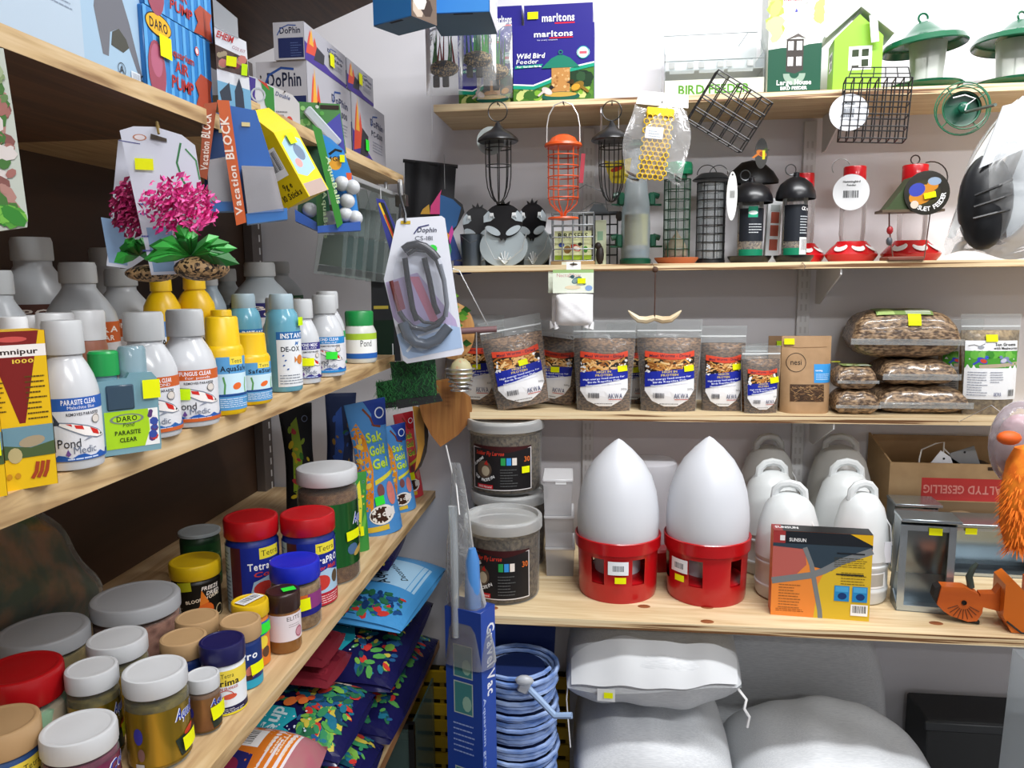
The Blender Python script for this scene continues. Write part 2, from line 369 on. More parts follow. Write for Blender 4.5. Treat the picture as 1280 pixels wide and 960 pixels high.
# ================================================================ builders shared by the bird-feeder shelves
R0 = random.Random(7)
def carton(t, w_, d, h, m, name='carton', bev=.0012):
    return MB().box((0, d / 2, h / 2), (w_, d, h), bev).build(name, m, t)
def wire(name, paths, r, m, t, n=5):
    b = MB()
    for p in paths:
        cl = isinstance(p, tuple)
        b.tube(p[0] if cl else p, r, n, closed=cl)
    return b.build(name, m, t, fix=False)
def bird(d, x, z, s, body, belly, head, flip=1):
    f = flip
    d.ell(x, z, .5 * s, .27 * s, body, 14, -.5 * f); d.ell(x + .1 * s * f, z - .05 * s, .3 * s, .2 * s, belly, 12, -.3 * f)
    d.poly([(x - .3 * s * f, z + .1 * s), (x - .85 * s * f, z - .35 * s), (x - .7 * s * f, z - .45 * s), (x - .2 * s * f, z - .1 * s)], body)
    d.ell(x + .38 * s * f, z + .3 * s, .18 * s, .17 * s, head, 12); d.poly([(x + .52 * s * f, z + .36 * s), (x + .75 * s * f, z + .28 * s), (x + .52 * s * f, z + .24 * s)], '#333333'); d.ell(x + .44 * s * f, z + .34 * s, .03 * s, .03 * s, '#000000', 6)
def feederpic(d, x, z, s):
    d.rect(x - .2 * s, z - .45 * s, x + .2 * s, z + .15 * s, '#c08a4c'); d.blobs(x - .2 * s, z - .45 * s, x + .2 * s, z + .15 * s, 26, ['#a8703a', '#d4a468', '#e0b880'], .018 * s, .035 * s, 4)
    d.poly([(x - .42 * s, z + .1 * s), (x + .42 * s, z + .1 * s), (x + .2 * s, z + .3 * s), (x + .06 * s, z + .36 * s), (x - .06 * s, z + .36 * s), (x - .2 * s, z + .3 * s)], '#1d7d66'); d.ring(x, z + .42 * s, .05 * s, .02 * s, '#1d7d66', 10)
    d.ell(x, z - .5 * s, .42 * s, .1 * s, '#1c5a4a', 16); d.ell(x, z - .46 * s, .36 * s, .05 * s, '#c9a24a', 12)
    bird(d, x + .36 * s, z - .3 * s, .32 * s, '#8a6a20', '#e0a030', '#403010', -1); bird(d, x - .3 * s, z - .38 * s, .25 * s, '#d8c8c0', '#e8d8d0', '#202020', 1)
def marltons(label, x0, x1, yt, Y, d, base=0, sub=True, grp='boxed wild bird feeders on the top shelf'):
    p, w_, h = fit(x0, x1, yt, Z1 + base, Y); t = thing('feeder_box', label, 'box', p, 0, grp)
    carton(t, w_, d, h, mat('#2a2580', .4))
    e = Dec(flat()); a = w_ / 2
    e.rect(-a, 0, a, h, '#2a2485'); e.poly([(-a, 0), (a, 0), (a, .44 * h), (.55 * a, .43 * h), (.1 * a, .33 * h), (-.3 * a, .2 * h), (-a, .2 * h)], '#4a7a2c')
    e.blobs(-a, .0, a, .2 * h, 40, ['#7fae38', '#9cc44c', '#3c6a28', '#c8d080', '#5a8a30'], .004, .012, 3, .7); e.blobs(.3 * a, .15 * h, a, .42 * h, 24, ['#1d3a22', '#2c5030', '#18301e'], .006, .014, 9)
    P = [(-a, .235 * h), (-.5 * a, .215 * h), (-.1 * a, .29 * h), (.3 * a, .42 * h), (a, .49 * h)]; e.line([(x, z - .03 * h) for x, z in P], .05 * h, '#1aa080'); e.line(P, .018 * h, '#ffffff')
    e.text('marltons', 0, .84 * h, .075 * h, '#ffffff', .95 * a); e.rect(-.1 * a, .815 * h, .48 * a, .828 * h, '#e02030'); e.text('for every creature', -.15 * a, .79 * h, .018 * h, '#d0d0f0', .5 * a)
    e.ell(.73 * a, .62 * h, .16 * a, .075 * h, '#dff0f0'); e.ring(.73 * a, .62 * h, .15 * a, .02 * a, '#2aa0a0'); e.rect(.64 * a, .6 * h, .82 * a, .635 * h, '#e06070')
    if sub:
        e.text('Wild Bird', -.92 * a, .57 * h, .065 * h, '#ffffff', .7 * a, 'l', it=.15); e.text('Feeder', -.92 * a, .5 * h, .06 * h, '#ffffff', .54 * a, 'l', 0, it=.15); e.poly([(-.96 * a, .44 * h), (-.3 * a, .455 * h), (-.26 * a, .49 * h), (-.94 * a, .475 * h)], '#1aa080'); e.text('For Garden Birds', -.6 * a, .452 * h, .024 * h, '#ffffff', .6 * a)
    feederpic(e, .18 * a, .37 * h, min(.62 * h, 1.4 * a))
    e.build('printed_front', t); return t, w_, h
marltons('purple wild bird feeder box, frontmost on the top shelf', 641, 743, 30, 1.61, .07)
t, w_, h = marltons('purple wild bird feeder box behind the frontmost one', 655, 741, 5, 1.69, .08, sub=False)
sticker(t, flat(), -.37 * w_, .9 * h, .022, .014)
marltons('purple feeder box partly hidden behind bagged aquarium plants', 572, 644, 36, 1.64, .05)
marltons('purple feeder box at the back beside the blue plant cartons', 604, 652, 8, 1.70, .07)
# ---- acrylic display rack
p, w_, h = fit(832, 957, 25, Z1, 1.645); t = thing('display_rack', 'empty clear acrylic display rack with a cream sign strip', 'display rack', p)
AC = film('#f2f8f8', .22, .08); ACE = film('#a8b4b4', .45, .1)
MB().box((0, .09, h / 2), (w_, .002, h * .98)).box((-w_ / 2, .045, h * .3), (.002, .09, h * .6)).box((w_ / 2, .045, h * .3), (.002, .09, h * .6)).box((0, .045, .38 * h), (w_, .088, .002)).build('clear_panel', AC, t)
for x in (-.42, -.12, .17): MB().box((x * w_ + .018, .0, .42 * h), (.25 * w_, .002, .16 * h)).build('clear_divider', AC, t)
for x in (-.43, -.24, -.13, .06, .15, .36): MB().box((x * w_, -.003, .44 * h), (.012, .003, .011)).build('clip', mat('#a9acab', .3), t)
wire('edge_trim', [[(-w_ / 2, 0, .5 * h), (-w_ / 2 + .002, .08, .98 * h), (w_ / 2, .08, .98 * h), (w_ / 2, 0, .55 * h)], [(-w_ / 2, -.002, .5 * h), (w_ / 2, -.002, .5 * h)], [(.3 * w_, .08, .8 * h), (.4 * w_, .08, .98 * h)]], .0009, mat('#8d9696', .3), t)
MB().box((0, -.004, .13 * h), (w_, .004, .24 * h)).build('sign_strip', mat('#d3d6c6', .5), t)
d = Dec(flat(-.006)); d.text('BIRD FEEDER', 0, .07 * h, .115 * h, '#4c8c1c', .72 * w_); d.build('lettering', t)
# ---- tall house feeder box
p, w_, h = fit(963, 1031, -22, Z1, 1.63); t = thing('house_feeder_box', 'tall white and green box picturing a dark bird house', 'box', p, .03)
carton(t, w_, .07, h, mat('#e8eee4', .4)); d = Dec(flat()); a = w_ / 2
d.rect(-a, 0, a, h, '#eef2ea'); d.blobs(-a, .45 * h, -.55 * a, h, 16, ['#b9d06a', '#a2c050', '#d4e08c'], .006, .016, 4, 1.6); d.blobs(.7 * a, .6 * h, a, .9 * h, 8, ['#b9d06a', '#d8d870'], .005, .011, 5, 1.6)
d.poly([(-a, 0), (a, 0), (a, .46 * h), (.5 * a, .45 * h), (.1 * a, .42 * h), (-.5 * a, .425 * h), (-a, .41 * h)], '#0b4a34')
d.poly([(-.32 * a, .21 * h), (.02 * a, .19 * h), (.32 * a, .22 * h), (.32 * a, .5 * h), (.0, .5 * h), (-.32 * a, .5 * h)], '#3a3430'); d.poly([(-.4 * a, .49 * h), (.1 * a, .55 * h), (.42 * a, .5 * h), (.12 * a, .52 * h)], '#57504c')
for x, z in ((-.16, .26), (.16, .26), (-.16, .4), (.16, .4)):
    d.rect((x - .1) * a, z * h, (x + .1) * a, (z + .08) * h, '#f2f2f2'); d.rect((x - .008) * a, z * h, (x + .008) * a, (z + .08) * h, '#3a3430')
d.ring(0, .19 * h, .42 * a, .012, '#8aa090', 16, pi, 2 * pi)
d.text('Large House', 0, .09 * h, .045 * h, '#ffffff', 1.3 * a); d.text('BIRD FEEDER', 0, .045 * h, .03 * h, '#ffffff', 1.0 * a); d.text("WESTERMAN'S", 0, .84 * h, .028 * h, '#c02040', 1.0 * a); d.text('NATURE AT HOME', 0, .81 * h, .012 * h, '#999999', .9 * a); d.poly([(-.06 * a, .74 * h), (.06 * a, .74 * h), (0, .775 * h)], '#5050b0')
d.build('printed_front', t)
# ---- lime wooden bird house
p, w_, h = fit(1053, 1107, 13, Z1, 1.63); t = thing('bird_house', 'lime green wooden bird house with a pale grey roof', 'bird house', p + V((.0, .045, 0)), rad(-6)); LM = mat('#86bc22', .5)
hw, hd, eh = .044, .034, .105
MB().prism([(-hw, 0), (hw, 0), (hw, eh), (0, eh + .042), (-hw, eh)], -hd, hd).build('body', LM, t)
for sgn in (-1, 1):
    M = Matrix.Rotation(sgn * .72, 3, 'Y'); MB().box((sgn * .032, 0, eh + .029), (.082, .084, .006), .001, M).build('roof_panel', mat('#d2d8da', .5), t)
def hwin(M, x, z, s):
    d = Dec(M); d.rect(x - s, z - s * 1.05, x + s, z + s * 1.05, '#f4f4f4')
    for i in (-1, 1):
        for j in (-1, 1): d.rect(x + i * s * .42 - s * .3, z + j * s * .45 - s * .32, x + i * s * .42 + s * .3, z + j * s * .45 + s * .32, '#2c3a20' if (i, j) != (-1, -1) else '#e8eee0')
    d.rect(x - s * .72, z - s * .85, x - s * .1, z - s * .62, '#3a3a34'); d.build('window', t, .4)
hwin(flat(-hd), .004, .066, .021); hwin(side(-hw, -1), 0, .068, .017)
MB().box((.024, -.048, .115), (.014, .001, .05), 0, Matrix.Rotation(-.12, 3, 'Y')).build('hang_tag', mat('#dde0e2', .4), t)
wire('tag_string', [arc((.045, -.045, .135), .022, -.4, 2.6, 10)], .0006, mat('#c8c8c8', .4), t)
# ---- green tray feeders
def trayfeeder(label, px, yt, px0, px1, rz, tilt):
    p, w_, h = fit(px0, px1, yt, Z1, 1.67); t = thing('tray_feeder', label, 'bird feeder', p, rz, 'green roofed seed feeders on the top shelf'); G = mat('#0f5a3c', .25, coat=.4); r = w_ / 2
    MB().lathe([(.0, .0), (r * .55, .0), (r * .82, .012), (r * .84, .016), (r * .78, .014), (r * .5, .01), (0, .009)], 40).build('seed_tray', G, t)
    MB().lathe([(r * .36, .01), (r * .43, h * .62)], 32, cap=False).build('seed_chamber', film('#dfe3da', .55, .25, .6), t)
    M = Matrix.Rotation(tilt, 3, 'Y')
    MB().lathe([(r * .98, h * .555), (r * 1.0, h * .57), (r * .97, h * .6), (r * .93, h * .64), (r * .6, h * .68), (r * .42, h * .75), (r * .2, h * .86), (r * .07, h * .89), (0, h * .895)], 40, (0, 0, h * .58), M=M @ Matrix.Identity(3), cap=False).build('roof', G, t).location = (0, 0, -h * .58)
    wire('centre_rod', [[(0, 0, .01), (0, 0, h * .66)]], .0016, mat('#5d6a72', .3, .6), t)
    wire('hanging_ring', [(ringp((h * .92 * sin(tilt), 0, h * .93), .0085, 14),)], .0022, G, t)
trayfeeder('green tray bird feeder with a tilted flat-rimmed roof', 1163, 15, 1110, 1216, 0, rad(-5))
trayfeeder('green tray bird feeder at the right end of the top shelf', 1274, 13, 1217, 1331, .3, rad(3))
# ================================================================ things hooked on the front edge of the top wall shelf
YH = 1.565
HK = lambda: mat('#2a2a2c', .4, .5)
def hook(t, z, y=.03):                                     # screw hook reaching back to the shelf edge
    wire('hook', [[(0, y, z), (0, .008, z), (0, 0, z - .004), (0, -.003, z - .001)]], .0012, HK(), t)
def nutcage(label, px, ytop, colr, Y=YH):
    p = ony(px, ytop, Y); t = thing('caged_feeder', label, 'bird feeder', p); s = mpp(p); m = mat(colr, .35)
    wire('hanging_ring', [(ringp((0, 0, -12 * s), 12 * s, 20),)], .0011, m, t); hook(t, -1 * s)
    MB().lathe([(.001, -24 * s), (3 * s, -26 * s), (4 * s, -29 * s), (9 * s, -34 * s), (18 * s, -39 * s), (25 * s, -45 * s), (26 * s, -48 * s), (24 * s, -49.5 * s), (0, -47 * s)], 32, cap=False).build('roof', mat(colr, .3), t)
    ps = []
    for i in range(8):
        a = 2 * pi * i / 8 + .2; q = [(16, -47), (16, -78), (15.6, -92), (14, -105), (10, -116), (5, -122), (0, -124)]
        ps.append([(r * s * cos(a), r * s * sin(a), z * s) for r, z in q])
    for z in (-57, -78): ps.append((ringp((0, 0, z * s), 16 * s, 20, 'xy'),))
    wire('wire_cage', ps, .00115, m, t); return t, s
t, s = nutcage('black caged nut feeder at the left end of the top shelf', 622, 127, '#1a1a1c')
MB().lathe([(0, -.0005), (.028, -.0005), (.028, .0005), (0, .0005)], 28, (-.018, .02, -45 * s), M=Matrix.Rotation(pi / 2, 3, 'X'), cap=False).build('round_tag', mat('#a9b0ae', .3), t)
nutcage('black caged nut feeder beside the honeycomb pack', 765, 126, '#1a1a1c')
p = ony(704, 126, YH); s = mpp(p); t = thing('caged_feeder', 'orange wire nut feeder with a tall white handle', 'bird feeder', p); m = mat('#d2501c', .35)
hook(t, -1 * s); wire('handle', [[(-21 * s, 0, -57 * s), (-20.5 * s, 0, -30 * s), (-18 * s, 0, -17 * s), (-11 * s, 0, -5 * s), (0, 0, -1 * s), (11 * s, 0, -5 * s), (18 * s, 0, -17 * s), (20.5 * s, 0, -30 * s), (21 * s, 0, -57 * s)]], .0012, mat('#d5d5d2', .3, .5), t)
MB().lathe([(0, -40 * s), (8 * s, -41.5 * s), (15 * s, -45 * s), (18 * s, -50 * s), (23 * s, -52 * s), (24 * s, -55 * s), (22 * s, -57 * s), (0, -55 * s)], 32, cap=False).build('roof', mat('#d8531c', .35), t)
ps = []
for i in range(6):
    a = 2 * pi * i / 6 + .25; ps.append([(r * s * cos(a), r * s * sin(a), z * s) for r, z in [(19, -55), (19, -118), (17, -126), (10, -133), (4, -137), (3, -142)]])
for z in (-67, -80, -93, -106, -119): ps.append((ringp((0, 0, z * s), 19.5 * s, 24, 'xy'),))
wire('wire_cage', ps, .0013, m, t)
MB().lathe([(0, -143 * s), (19 * s, -143 * s), (20 * s, -145 * s), (0, -147 * s)], 28, cap=False).build('base_plate', m, t)
MB().box((24 * s, -.004, -83 * s), (.008, .001, 36 * s), 0, Matrix.Rotation(.08, 3, 'Y')).build('hang_tag', mat('#b03a48', .4), t)
# yellow flower print tag
p = ony(773, 202, 1.60); t = thing('yellow_card', 'small yellow flower-shaped card hanging behind the black cage', 'card', p); s = mpp(p)
MB().prism([(-18 * s, 2 * s), (-8 * s, 0), (4 * s, 2 * s), (16 * s, 4 * s), (14 * s, -14 * s), (8 * s, -27 * s), (-8 * s, -26 * s), (-14 * s, -12 * s)], 0, .001).build('card', mat('#e8d21c', .4), t)
d = Dec(flat(0)); d.ell(-2 * s, -9 * s, 8 * s, 3 * s, '#d04a28', 10, .3); d.rect(-7 * s, -20 * s, 5 * s, -17 * s, '#b89a10'); d.build('print', t)
wire('tag_string', [[(0, 0, 2 * s), (0, .01, 30 * s), (0, .02, 70 * s)]], .0005, mat('#dddddd', .4), t)
# ---- honeycomb feeder in a header bag
p = ony(829, 118, 1.515); s = mpp(p); t = thing('honeycomb_pack', 'yellow honeycomb peanut feeder in a clear bag with white header', 'packaged feeder', p, rot=(0, rad(7), 0)); hook(t, -8 * s, .088)
MB().prism([(-30 * s, 2 * s), (31 * s, 2 * s), (33 * s, -14 * s), (-32 * s, -14 * s)], -.001, .001).build('header_card', mat('#f4f4f4', .4), t)
def bagf(u, v, sg):
    x = (u - .5) * (66 + 16 * sin(v * 3)) * s; e = max(0, 1 - (2 * u - 1) ** 2) * sin(min(1, v * 1.1) * pi) ** .6
    return V((x + .002 * sin(9 * v + 5 * u), sg * e * .02 + .003 * sin(20 * u + 9 * v), -(14 + 92 * v + 5 * sin(u * 7)) * s))
FB = film('#ffffff', .10, .1, 1.3, .004, 45)
MB().grid(lambda u, v: bagf(u, v, -1), 14, 14).grid(lambda u, v: bagf(u, v, 1), 14, 14).build('clear_bag', FB, t)
YH_ = mat('#f0c81a', .35); MB().box((-1 * s, 0, -23 * s), (34 * s, .03, 10 * s), .002).build('feeder_lid', YH_, t)
b = MB(); hr = 3.7 * s
for j in range(14):
    for i in range(6):
        x = (i - 2.5) * hr * 1.75 + (hr * .87 if j % 2 else 0) - 3 * s; z = -30 * s - j * hr * 1.5
        if abs(x + 1 * s) < 17 * s: b.tube([(x + hr * cos(rad(60 * k + 30)), -.0145, z + hr * sin(rad(60 * k + 30))) for k in range(6)], .0011, 4, closed=True)
b.build('honeycomb_grid', YH_, t, fix=False)
MB().box((-1 * s, 0, -65 * s), (31 * s, .024, 74 * s), .003).build('feeder_core', mat('#c9b9a0', .4, col2='#8c7a62', ns=120), t)
d = Dec(flat(-.0165)); d.rect(-16 * s, -56 * s, 6 * s, -42 * s, '#eef2f4'); d.lines(-12 * s, 3 * s, -54 * s, -45 * s, 3, '#9aa4ae', 2); d.build('price_label', t)
# ---- square wire suet cages
def cage(label, p, w_, h, dep, nx, nz, rot, m=None, r=.0013, ny=2):
    t = thing('suet_cage', label, 'wire cage', p, rot=rot); ps = []; m = m or mat('#1b1a1c', .4)
    for y in (-dep / 2, dep / 2):
        for i in range(nx + 1): x = (i / nx - .5) * w_; ps.append([(x, y, -h / 2), (x, y, h / 2)])
        for j in range(nz + 1): z = (j / nz - .5) * h; ps.append([(-w_ / 2, y, z), (w_ / 2, y, z)])
    for i in range(nx + 1):
        for sg in (-1, 1): x = (i / nx - .5) * w_; ps.append([(x, -dep / 2, sg * h / 2), (x, dep / 2, sg * h / 2)])
    for j in range(nz + 1):
        for sg in (-1, 1): z = (j / nz - .5) * h; ps.append([(sg * w_ / 2, -dep / 2, z), (sg * w_ / 2, dep / 2, z)])
    wire('wire_cage', ps, r, m, t); return t
p = ony(911, 140, 1.56); s = mpp(p)
t = cage('black square wire cage hanging at a tilt', p, 78 * s, 66 * s, .035, 5, 4, (rad(8), rad(31), rad(6)))
wire('hook', [[(-.005, .005, 33 * s), (-.0, .02, 32 * s), (.008, .04, 20 * s)]], .0013, HK(), t)
p = ony(1093, 138, 1.56); s = mpp(p)
t = cage('black square wire cage with a round white tag inside', p, 76 * s, 74 * s, .03, 8, 5, (rad(-6), rad(4), rad(-8)))
wire('hook', [[(0, .0, 38 * s), (0, .02, 38 * s), (0, .045, 34 * s)]], .0013, HK(), t)
ps = []
for i in range(6): ps.append([((i / 5 - .5) * 70 * s, -.015, 38 * s), ((i / 5 - .5) * 64 * s, -.012, 50 * s)])
ps += [[(-35 * s, -.014, 42 * s), (35 * s, -.014, 42 * s)], [(-32 * s, -.012, 50 * s), (32 * s, -.012, 50 * s)]]
wire('lid_grid', ps, .0011, mat('#1b1a1c', .4), t)
o = MB().lathe([(0, -.0005), (23 * s, -.0005), (23 * s, .0005), (0, .0005)], 30, M=Matrix.Rotation(pi / 2, 3, 'X'), cap=False).build('round_tag', mat('#e4e8ee', .35), t); o.location = (-30 * s, -.006, -4 * s)
d = Dec(flat(-.001)); d.text('Metal', 0, 10 * s, 4 * s, '#444a50', 12 * s); d.bars(-10 * s, -10 * s, 8 * s, 6 * s, 3, None, '#666c74'); d.build('tag_print', o)
# ---- green coil feeder
p = ony(1203, 136, 1.565); s = mpp(p); t = thing('coil_feeder', 'green wire ring feeder hanging below the tray feeders', 'bird feeder', p, rad(-5)); G = mat('#2c6a4c', .35)
wire('wire_rings', [(ringp((0, 0, 0), 32 * s, 28),), (ringp((1 * s, .01, -1 * s), 29 * s, 28),), (ringp((2 * s, -.008, 1 * s), 26.5 * s, 28, 'xz'),)], .0012, G, t)
MB().lathe([(21 * s, 0), (21.5 * s, .004), (20 * s, .012), (12 * s, .014), (0, .01)], 30, M=Matrix.Rotation(-pi / 2, 3, 'X'), cap=False).build('dish', mat('#0e4a36', .3), t)
MB().lathe([(21.6 * s, -.002), (22 * s, .002), (20 * s, .003), (20, -.001)][:3], 30, M=Matrix.Rotation(-pi / 2, 3, 'X'), cap=False).build('dish_rim', G, t)
MB().ball((1 * s, -.002, 1 * s), 7 * s, 14, (1, .5, 1)).build('hub', mat('#19604a', .3), t)
wire('white_tie', [[(-14 * s, -.012, 12 * s), (-2 * s, -.018, 14 * s), (10 * s, -.018, 9 * s), (2 * s, -.014, 3 * s), (0, -.014, -4 * s)]], .0014, mat('#e8e8e8', .4), t)
for a in (.6, 2.2, 3.9, 5.4): wire('spoke', [[(20 * s * cos(a), .004, 20 * s * sin(a)), (32 * s * cos(a), 0, 32 * s * sin(a))]], .0012, G, t)
wire('hook', [[(0, .0, 33 * s), (0, .035, 33 * s)]], .0014, HK(), t)
# ================================================================ wall shelf of wire and glass feeders
GAL = mat('#aab4b8', .38, .75, col2='#8f9aa0', ns=14, lo=.3, hi=.8)
BLKP = mat('#17171a', .3)
def disc_pts(rx, rz, n=28, a0=0, a1=2 * pi, cx=0, cz=0): return [(cx + rx * cos(a0 + (a1 - a0) * i / n), cz + rz * sin(a0 + (a1 - a0) * i / n)) for i in range(n if abs(a1 - a0 - 2 * pi) < 1e-6 else n + 1)]
def metalbird(label, px, yt, wpx, Y, rz, tub=False):
    p, w_, h = fit(px - wpx / 2, px + wpx / 2, yt, Z2, Y); t = thing('metal_bird', label, 'metal bird planter', p, rz, 'galvanised metal birds on the feeder shelf')
    r = w_ / 2; M = Matrix.Identity(3)
    MB().prism([(x, max(0, z)) for x, z in disc_pts(r, h * .32, 36, cz=h * .3)], -.012, .0).build('body_front', mat('#b9c6cb', .35, .35), t)
    MB().prism(disc_pts(r * .8, h * .27, 32, cz=h * .7), -.016, -.0125).build('face_plate', BLKP, t)
    MB().lathe([(0, 0), (r * .8, 0), (r * .95, h * .5)], 24, sy=.8, cap=False, a0=pi / 2, a1=pi * 1.5).build('planter_back', mat('#7d888d', .4, .5), t)
    MB().prism([(-.25 * r, .94 * h), (-.3 * r, 1.01 * h), (-.1 * r, .965 * h), (0, 1.04 * h), (.1 * r, .965 * h), (.3 * r, 1.01 * h), (.25 * r, .94 * h)], -.016, -.013).build('crest', BLKP, t)
    LT = mat('#c2ced4', .35, .2)
    for sg in (-1, 1):
        MB().prism([(sg * .8 * r, .68 * h), (sg * .8 * r, .78 * h), (sg * .6 * r, .86 * h), (sg * .34 * r, .75 * h), (sg * .52 * r, .7 * h)], -.019, -.0165).build('eye_patch', LT, t)
        o = MB().prism(disc_pts(.34 * r, .055 * h, 16), -.019, -.0165, Matrix.Rotation(-sg * .5, 3, 'Y')).build('cheek_patch', LT, t); o.location = (sg * .42 * r, 0, .55 * h)
        o = MB().prism([(-.1 * r, 0), (-.04 * r, .05 * h), (0, .02 * h), (.04 * r, .05 * h), (.1 * r, 0), (.07 * r, .085 * h), (-.07 * r, .085 * h)], -.022, -.0195).build('eyelash', mat('#eef2f2', .3), t); o.location = (sg * .46 * r, 0, .74 * h)
    MB().prism([(-.16 * r, .44 * h), (-.08 * r, .39 * h), (0, .43 * h), (.08 * r, .38 * h), (.16 * r, .44 * h), (0, .5 * h)], -.019, -.0165).build('beak', BLKP, t)
    for a in (-1.0, -.5, 0, .5, 1.0):
        wire('claw', [[(.05 * r, -.016, .004), (.05 * r + .3 * r * sin(a), -.018, .004 + .2 * h * cos(a))]], .002, mat('#dfe6e8', .3, .3), t, 5)
    wire('carry_wire', [[(-.75 * r, -.014, .62 * h), (-.7 * r, -.03, .4 * h), (-.3 * r, -.045, .1 * h), (.3 * r, -.045, .08 * h), (.8 * r, -.03, .25 * h), (.95 * r, -.014, .5 * h)]], .001, mat('#d0d4d4', .3, .5), t)
    return t, r, h
metalbird('galvanised metal penguin planter with a black face, in front', 630, 253, 60, 1.645, .0)
metalbird('metal penguin planter half behind the frontmost on its left side', 597, 257, 46, 1.745, rad(10))
metalbird('metal penguin planter half behind the front one on its right', 668, 252, 46, 1.735, rad(-14))
p, w_, h = fit(572, 600, 292, Z2, 1.625); t = thing('metal_tub', 'small plain galvanised tub at the end of the feeder shelf', 'tub', p + V((0, .03, 0)))
MB().lathe([(0, 0), (w_ * .42, 0), (w_ * .5, h), (w_ * .52, h), (w_ * .48, h - .003), (w_ * .4, .004), (0, .004)], 28, cap=False).build('tub_wall', mat('#59626a', .35, .7), t)
wire('handle', [[(-w_ * .5, 0, h), (-w_ * .3, -.03, h * .9), (w_ * .1, -.045, h * .7), (w_ * .4, -.04, h * .8)]], .001, mat('#555b60', .4, .5), t)
# flat suet cage with card
p, w_, h = fit(690, 742, 266, Z2, 1.635); t = thing('suet_cage', 'silver wire suet cage holding a printed bird card', 'wire cage', p); ps = []
WG = mat('#9aa0a4', .35, .6)
for y in (0, .035):
    for i in range(5): ps.append([((i / 4 - .5) * w_, y, .008), ((i / 4 - .5) * w_, y, h)])
    for j in range(5): z = .008 + (h - .008) * j / 4; ps.append([(-w_ / 2, y, z), (w_ / 2, y, z)])
for i in (-.5, .5):
    for j in range(5): z = .008 + (h - .008) * j / 4; ps.append([(i * w_, 0, z), (i * w_, .035, z)])
wire('wire_cage', ps, .0014, WG, t)
MB().box((0, .018, .004), (w_ * 1.06, .05, .008), .001).build('wooden_base', mat('#b89868', .5), t)
MB().box((0, .015, h * .38), (w_ * .9, .008, h * .56), .001).build('card', mat('#e4eab0', .4), t)
d = Dec(flat(.011)); a = w_ * .45; z0 = h * .1; hh = h * .56
d.rect(-a, z0, a, z0 + hh, '#e2e8b4'); d.rect(-a, z0, a, z0 + .16 * hh, '#a8c83a'); d.text('BIRDSEES', 0, z0 + .76 * hh, .17 * hh, '#26301c', 1.6 * a)
bird(d, .15 * a, z0 + .42 * hh, .6 * a, '#c03a28', '#e8e0d0', '#303028'); d.ell(-.3 * a, z0 + .36 * hh, .2 * a, .14 * hh, '#8a6a38'); d.ell(-.62 * a, z0 + .52 * hh, .16 * a, .08 * hh, '#4a62b0'); d.ell(.68 * a, z0 + .36 * hh, .12 * a, .12 * hh, '#5a9a48'); d.build('printed_front', t)
wire('bent_handle', [[(-w_ * .2, .02, h), (-w_ * .1, .02, h * 1.35), (w_ * .3, .02, h * 1.55), (w_ * .75, .03, h * 1.4), (w_ * .85, .04, h * 1.0)], [(w_ * .1, .02, h), (w_ * .5, .03, h * 1.22), (w_ * 1.15, .03, h * 1.12)]], .0009, mat('#6a6e72', .4, .4), t)
# dark cage + packet behind
p, w_, h = fit(724, 772, 268, Z2, 1.72); t = thing('suet_cage', 'dark grey metal mesh cage standing behind the silver one', 'wire cage', p); ps = []
for i in range(6): ps.append([((i / 5 - .5) * w_, 0, 0), ((i / 5 - .5) * w_, 0, h)]); ps.append([((i / 5 - .5) * w_, .03, 0), ((i / 5 - .5) * w_, .03, h)])
for j in range(6): ps.append([(-w_ / 2, 0, h * j / 5), (w_ / 2, 0, h * j / 5)])
wire('wire_cage', ps, .0016, mat('#3c4042', .4, .4), t)
MB().box((0, .015, h + .003), (w_ * 1.05, .035, .006), .001).build('lid', mat('#3a3d40', .4), t)
MB().prism([(-.3 * w_, h), (.3 * w_, h), (.12 * w_, h * 1.2), (-.12 * w_, h * 1.2)], .0, .03).build('lid_cap', mat('#43484b', .4), t)
MB().ball((w_ * .55, -.012, h * .95), .009, 10, (1, .6, 1.2)).build('knot', mat('#4a4440', .6), t)
p, w_, h = fit(744, 758, 275, Z2, 1.69); t = thing('seed_packet', 'narrow pale green seed packet behind the silver cage', 'packet', p); carton(t, w_, .012, h, mat('#d8e0c0', .4)); d = Dec(flat()); d.rect(-w_ * .3, h * .55, w_ * .2, h * .75, '#9ac0a0'); d.build('print', t)
p, w_, h = fit(742, 752, 298, Z2, 1.66); t = thing('bird_ornament', 'tiny dark brown bird ornament beside the silver cage', 'ornament', p + V((.005, 0, 0)))
MB().ball((0, 0, h * .38), .011, 12, (.8, .7, 1.9)).ball((-.004, -.002, h * .72), .0075, 10).tube([(.002, 0, h * .3), (.004, 0, .002)], [.005, .002], 6).build('body', mat('#2c2420', .5), t)
# ---- green seed tube feeder
p, w_, h = fit(778, 815, 178, Z2, 1.655); t = thing('tube_feeder', 'clear tube feeder with green perches and a yellow paper inside', 'bird feeder', p + V((0, .03, 0)), .2); G = mat('#0f4f38', .3)
r = w_ / 2
MB().lathe([(r, .012), (r * 1.02, h * .3), (r * .95, h * .52), (r * .8, h * .62), (r * .72, h * .75), (r * .72, h)], 28, cap=False).build('clear_tube', film('#d5e2e6', .3, .15, .8), t)
MB().lathe([(0, 0), (r * 1.08, 0), (r * 1.1, .01), (r * .9, .016), (0, .014)], 28, cap=False).build('base', G, t)
MB().lathe([(r * .85, .016), (r * .86, h * .12), (0, h * .14)], 24, cap=False).build('blue_seal', mat('#5e88a0', .4), t)
MB().lathe([(r * .93, h * .16), (r * .95, h * .42)], 24, cap=False, a0=-1.2, a1=.9).build('yellow_paper', mat('#d8c868', .5, col2='#b0a8a0', ns=18, lo=.5, hi=.7), t)
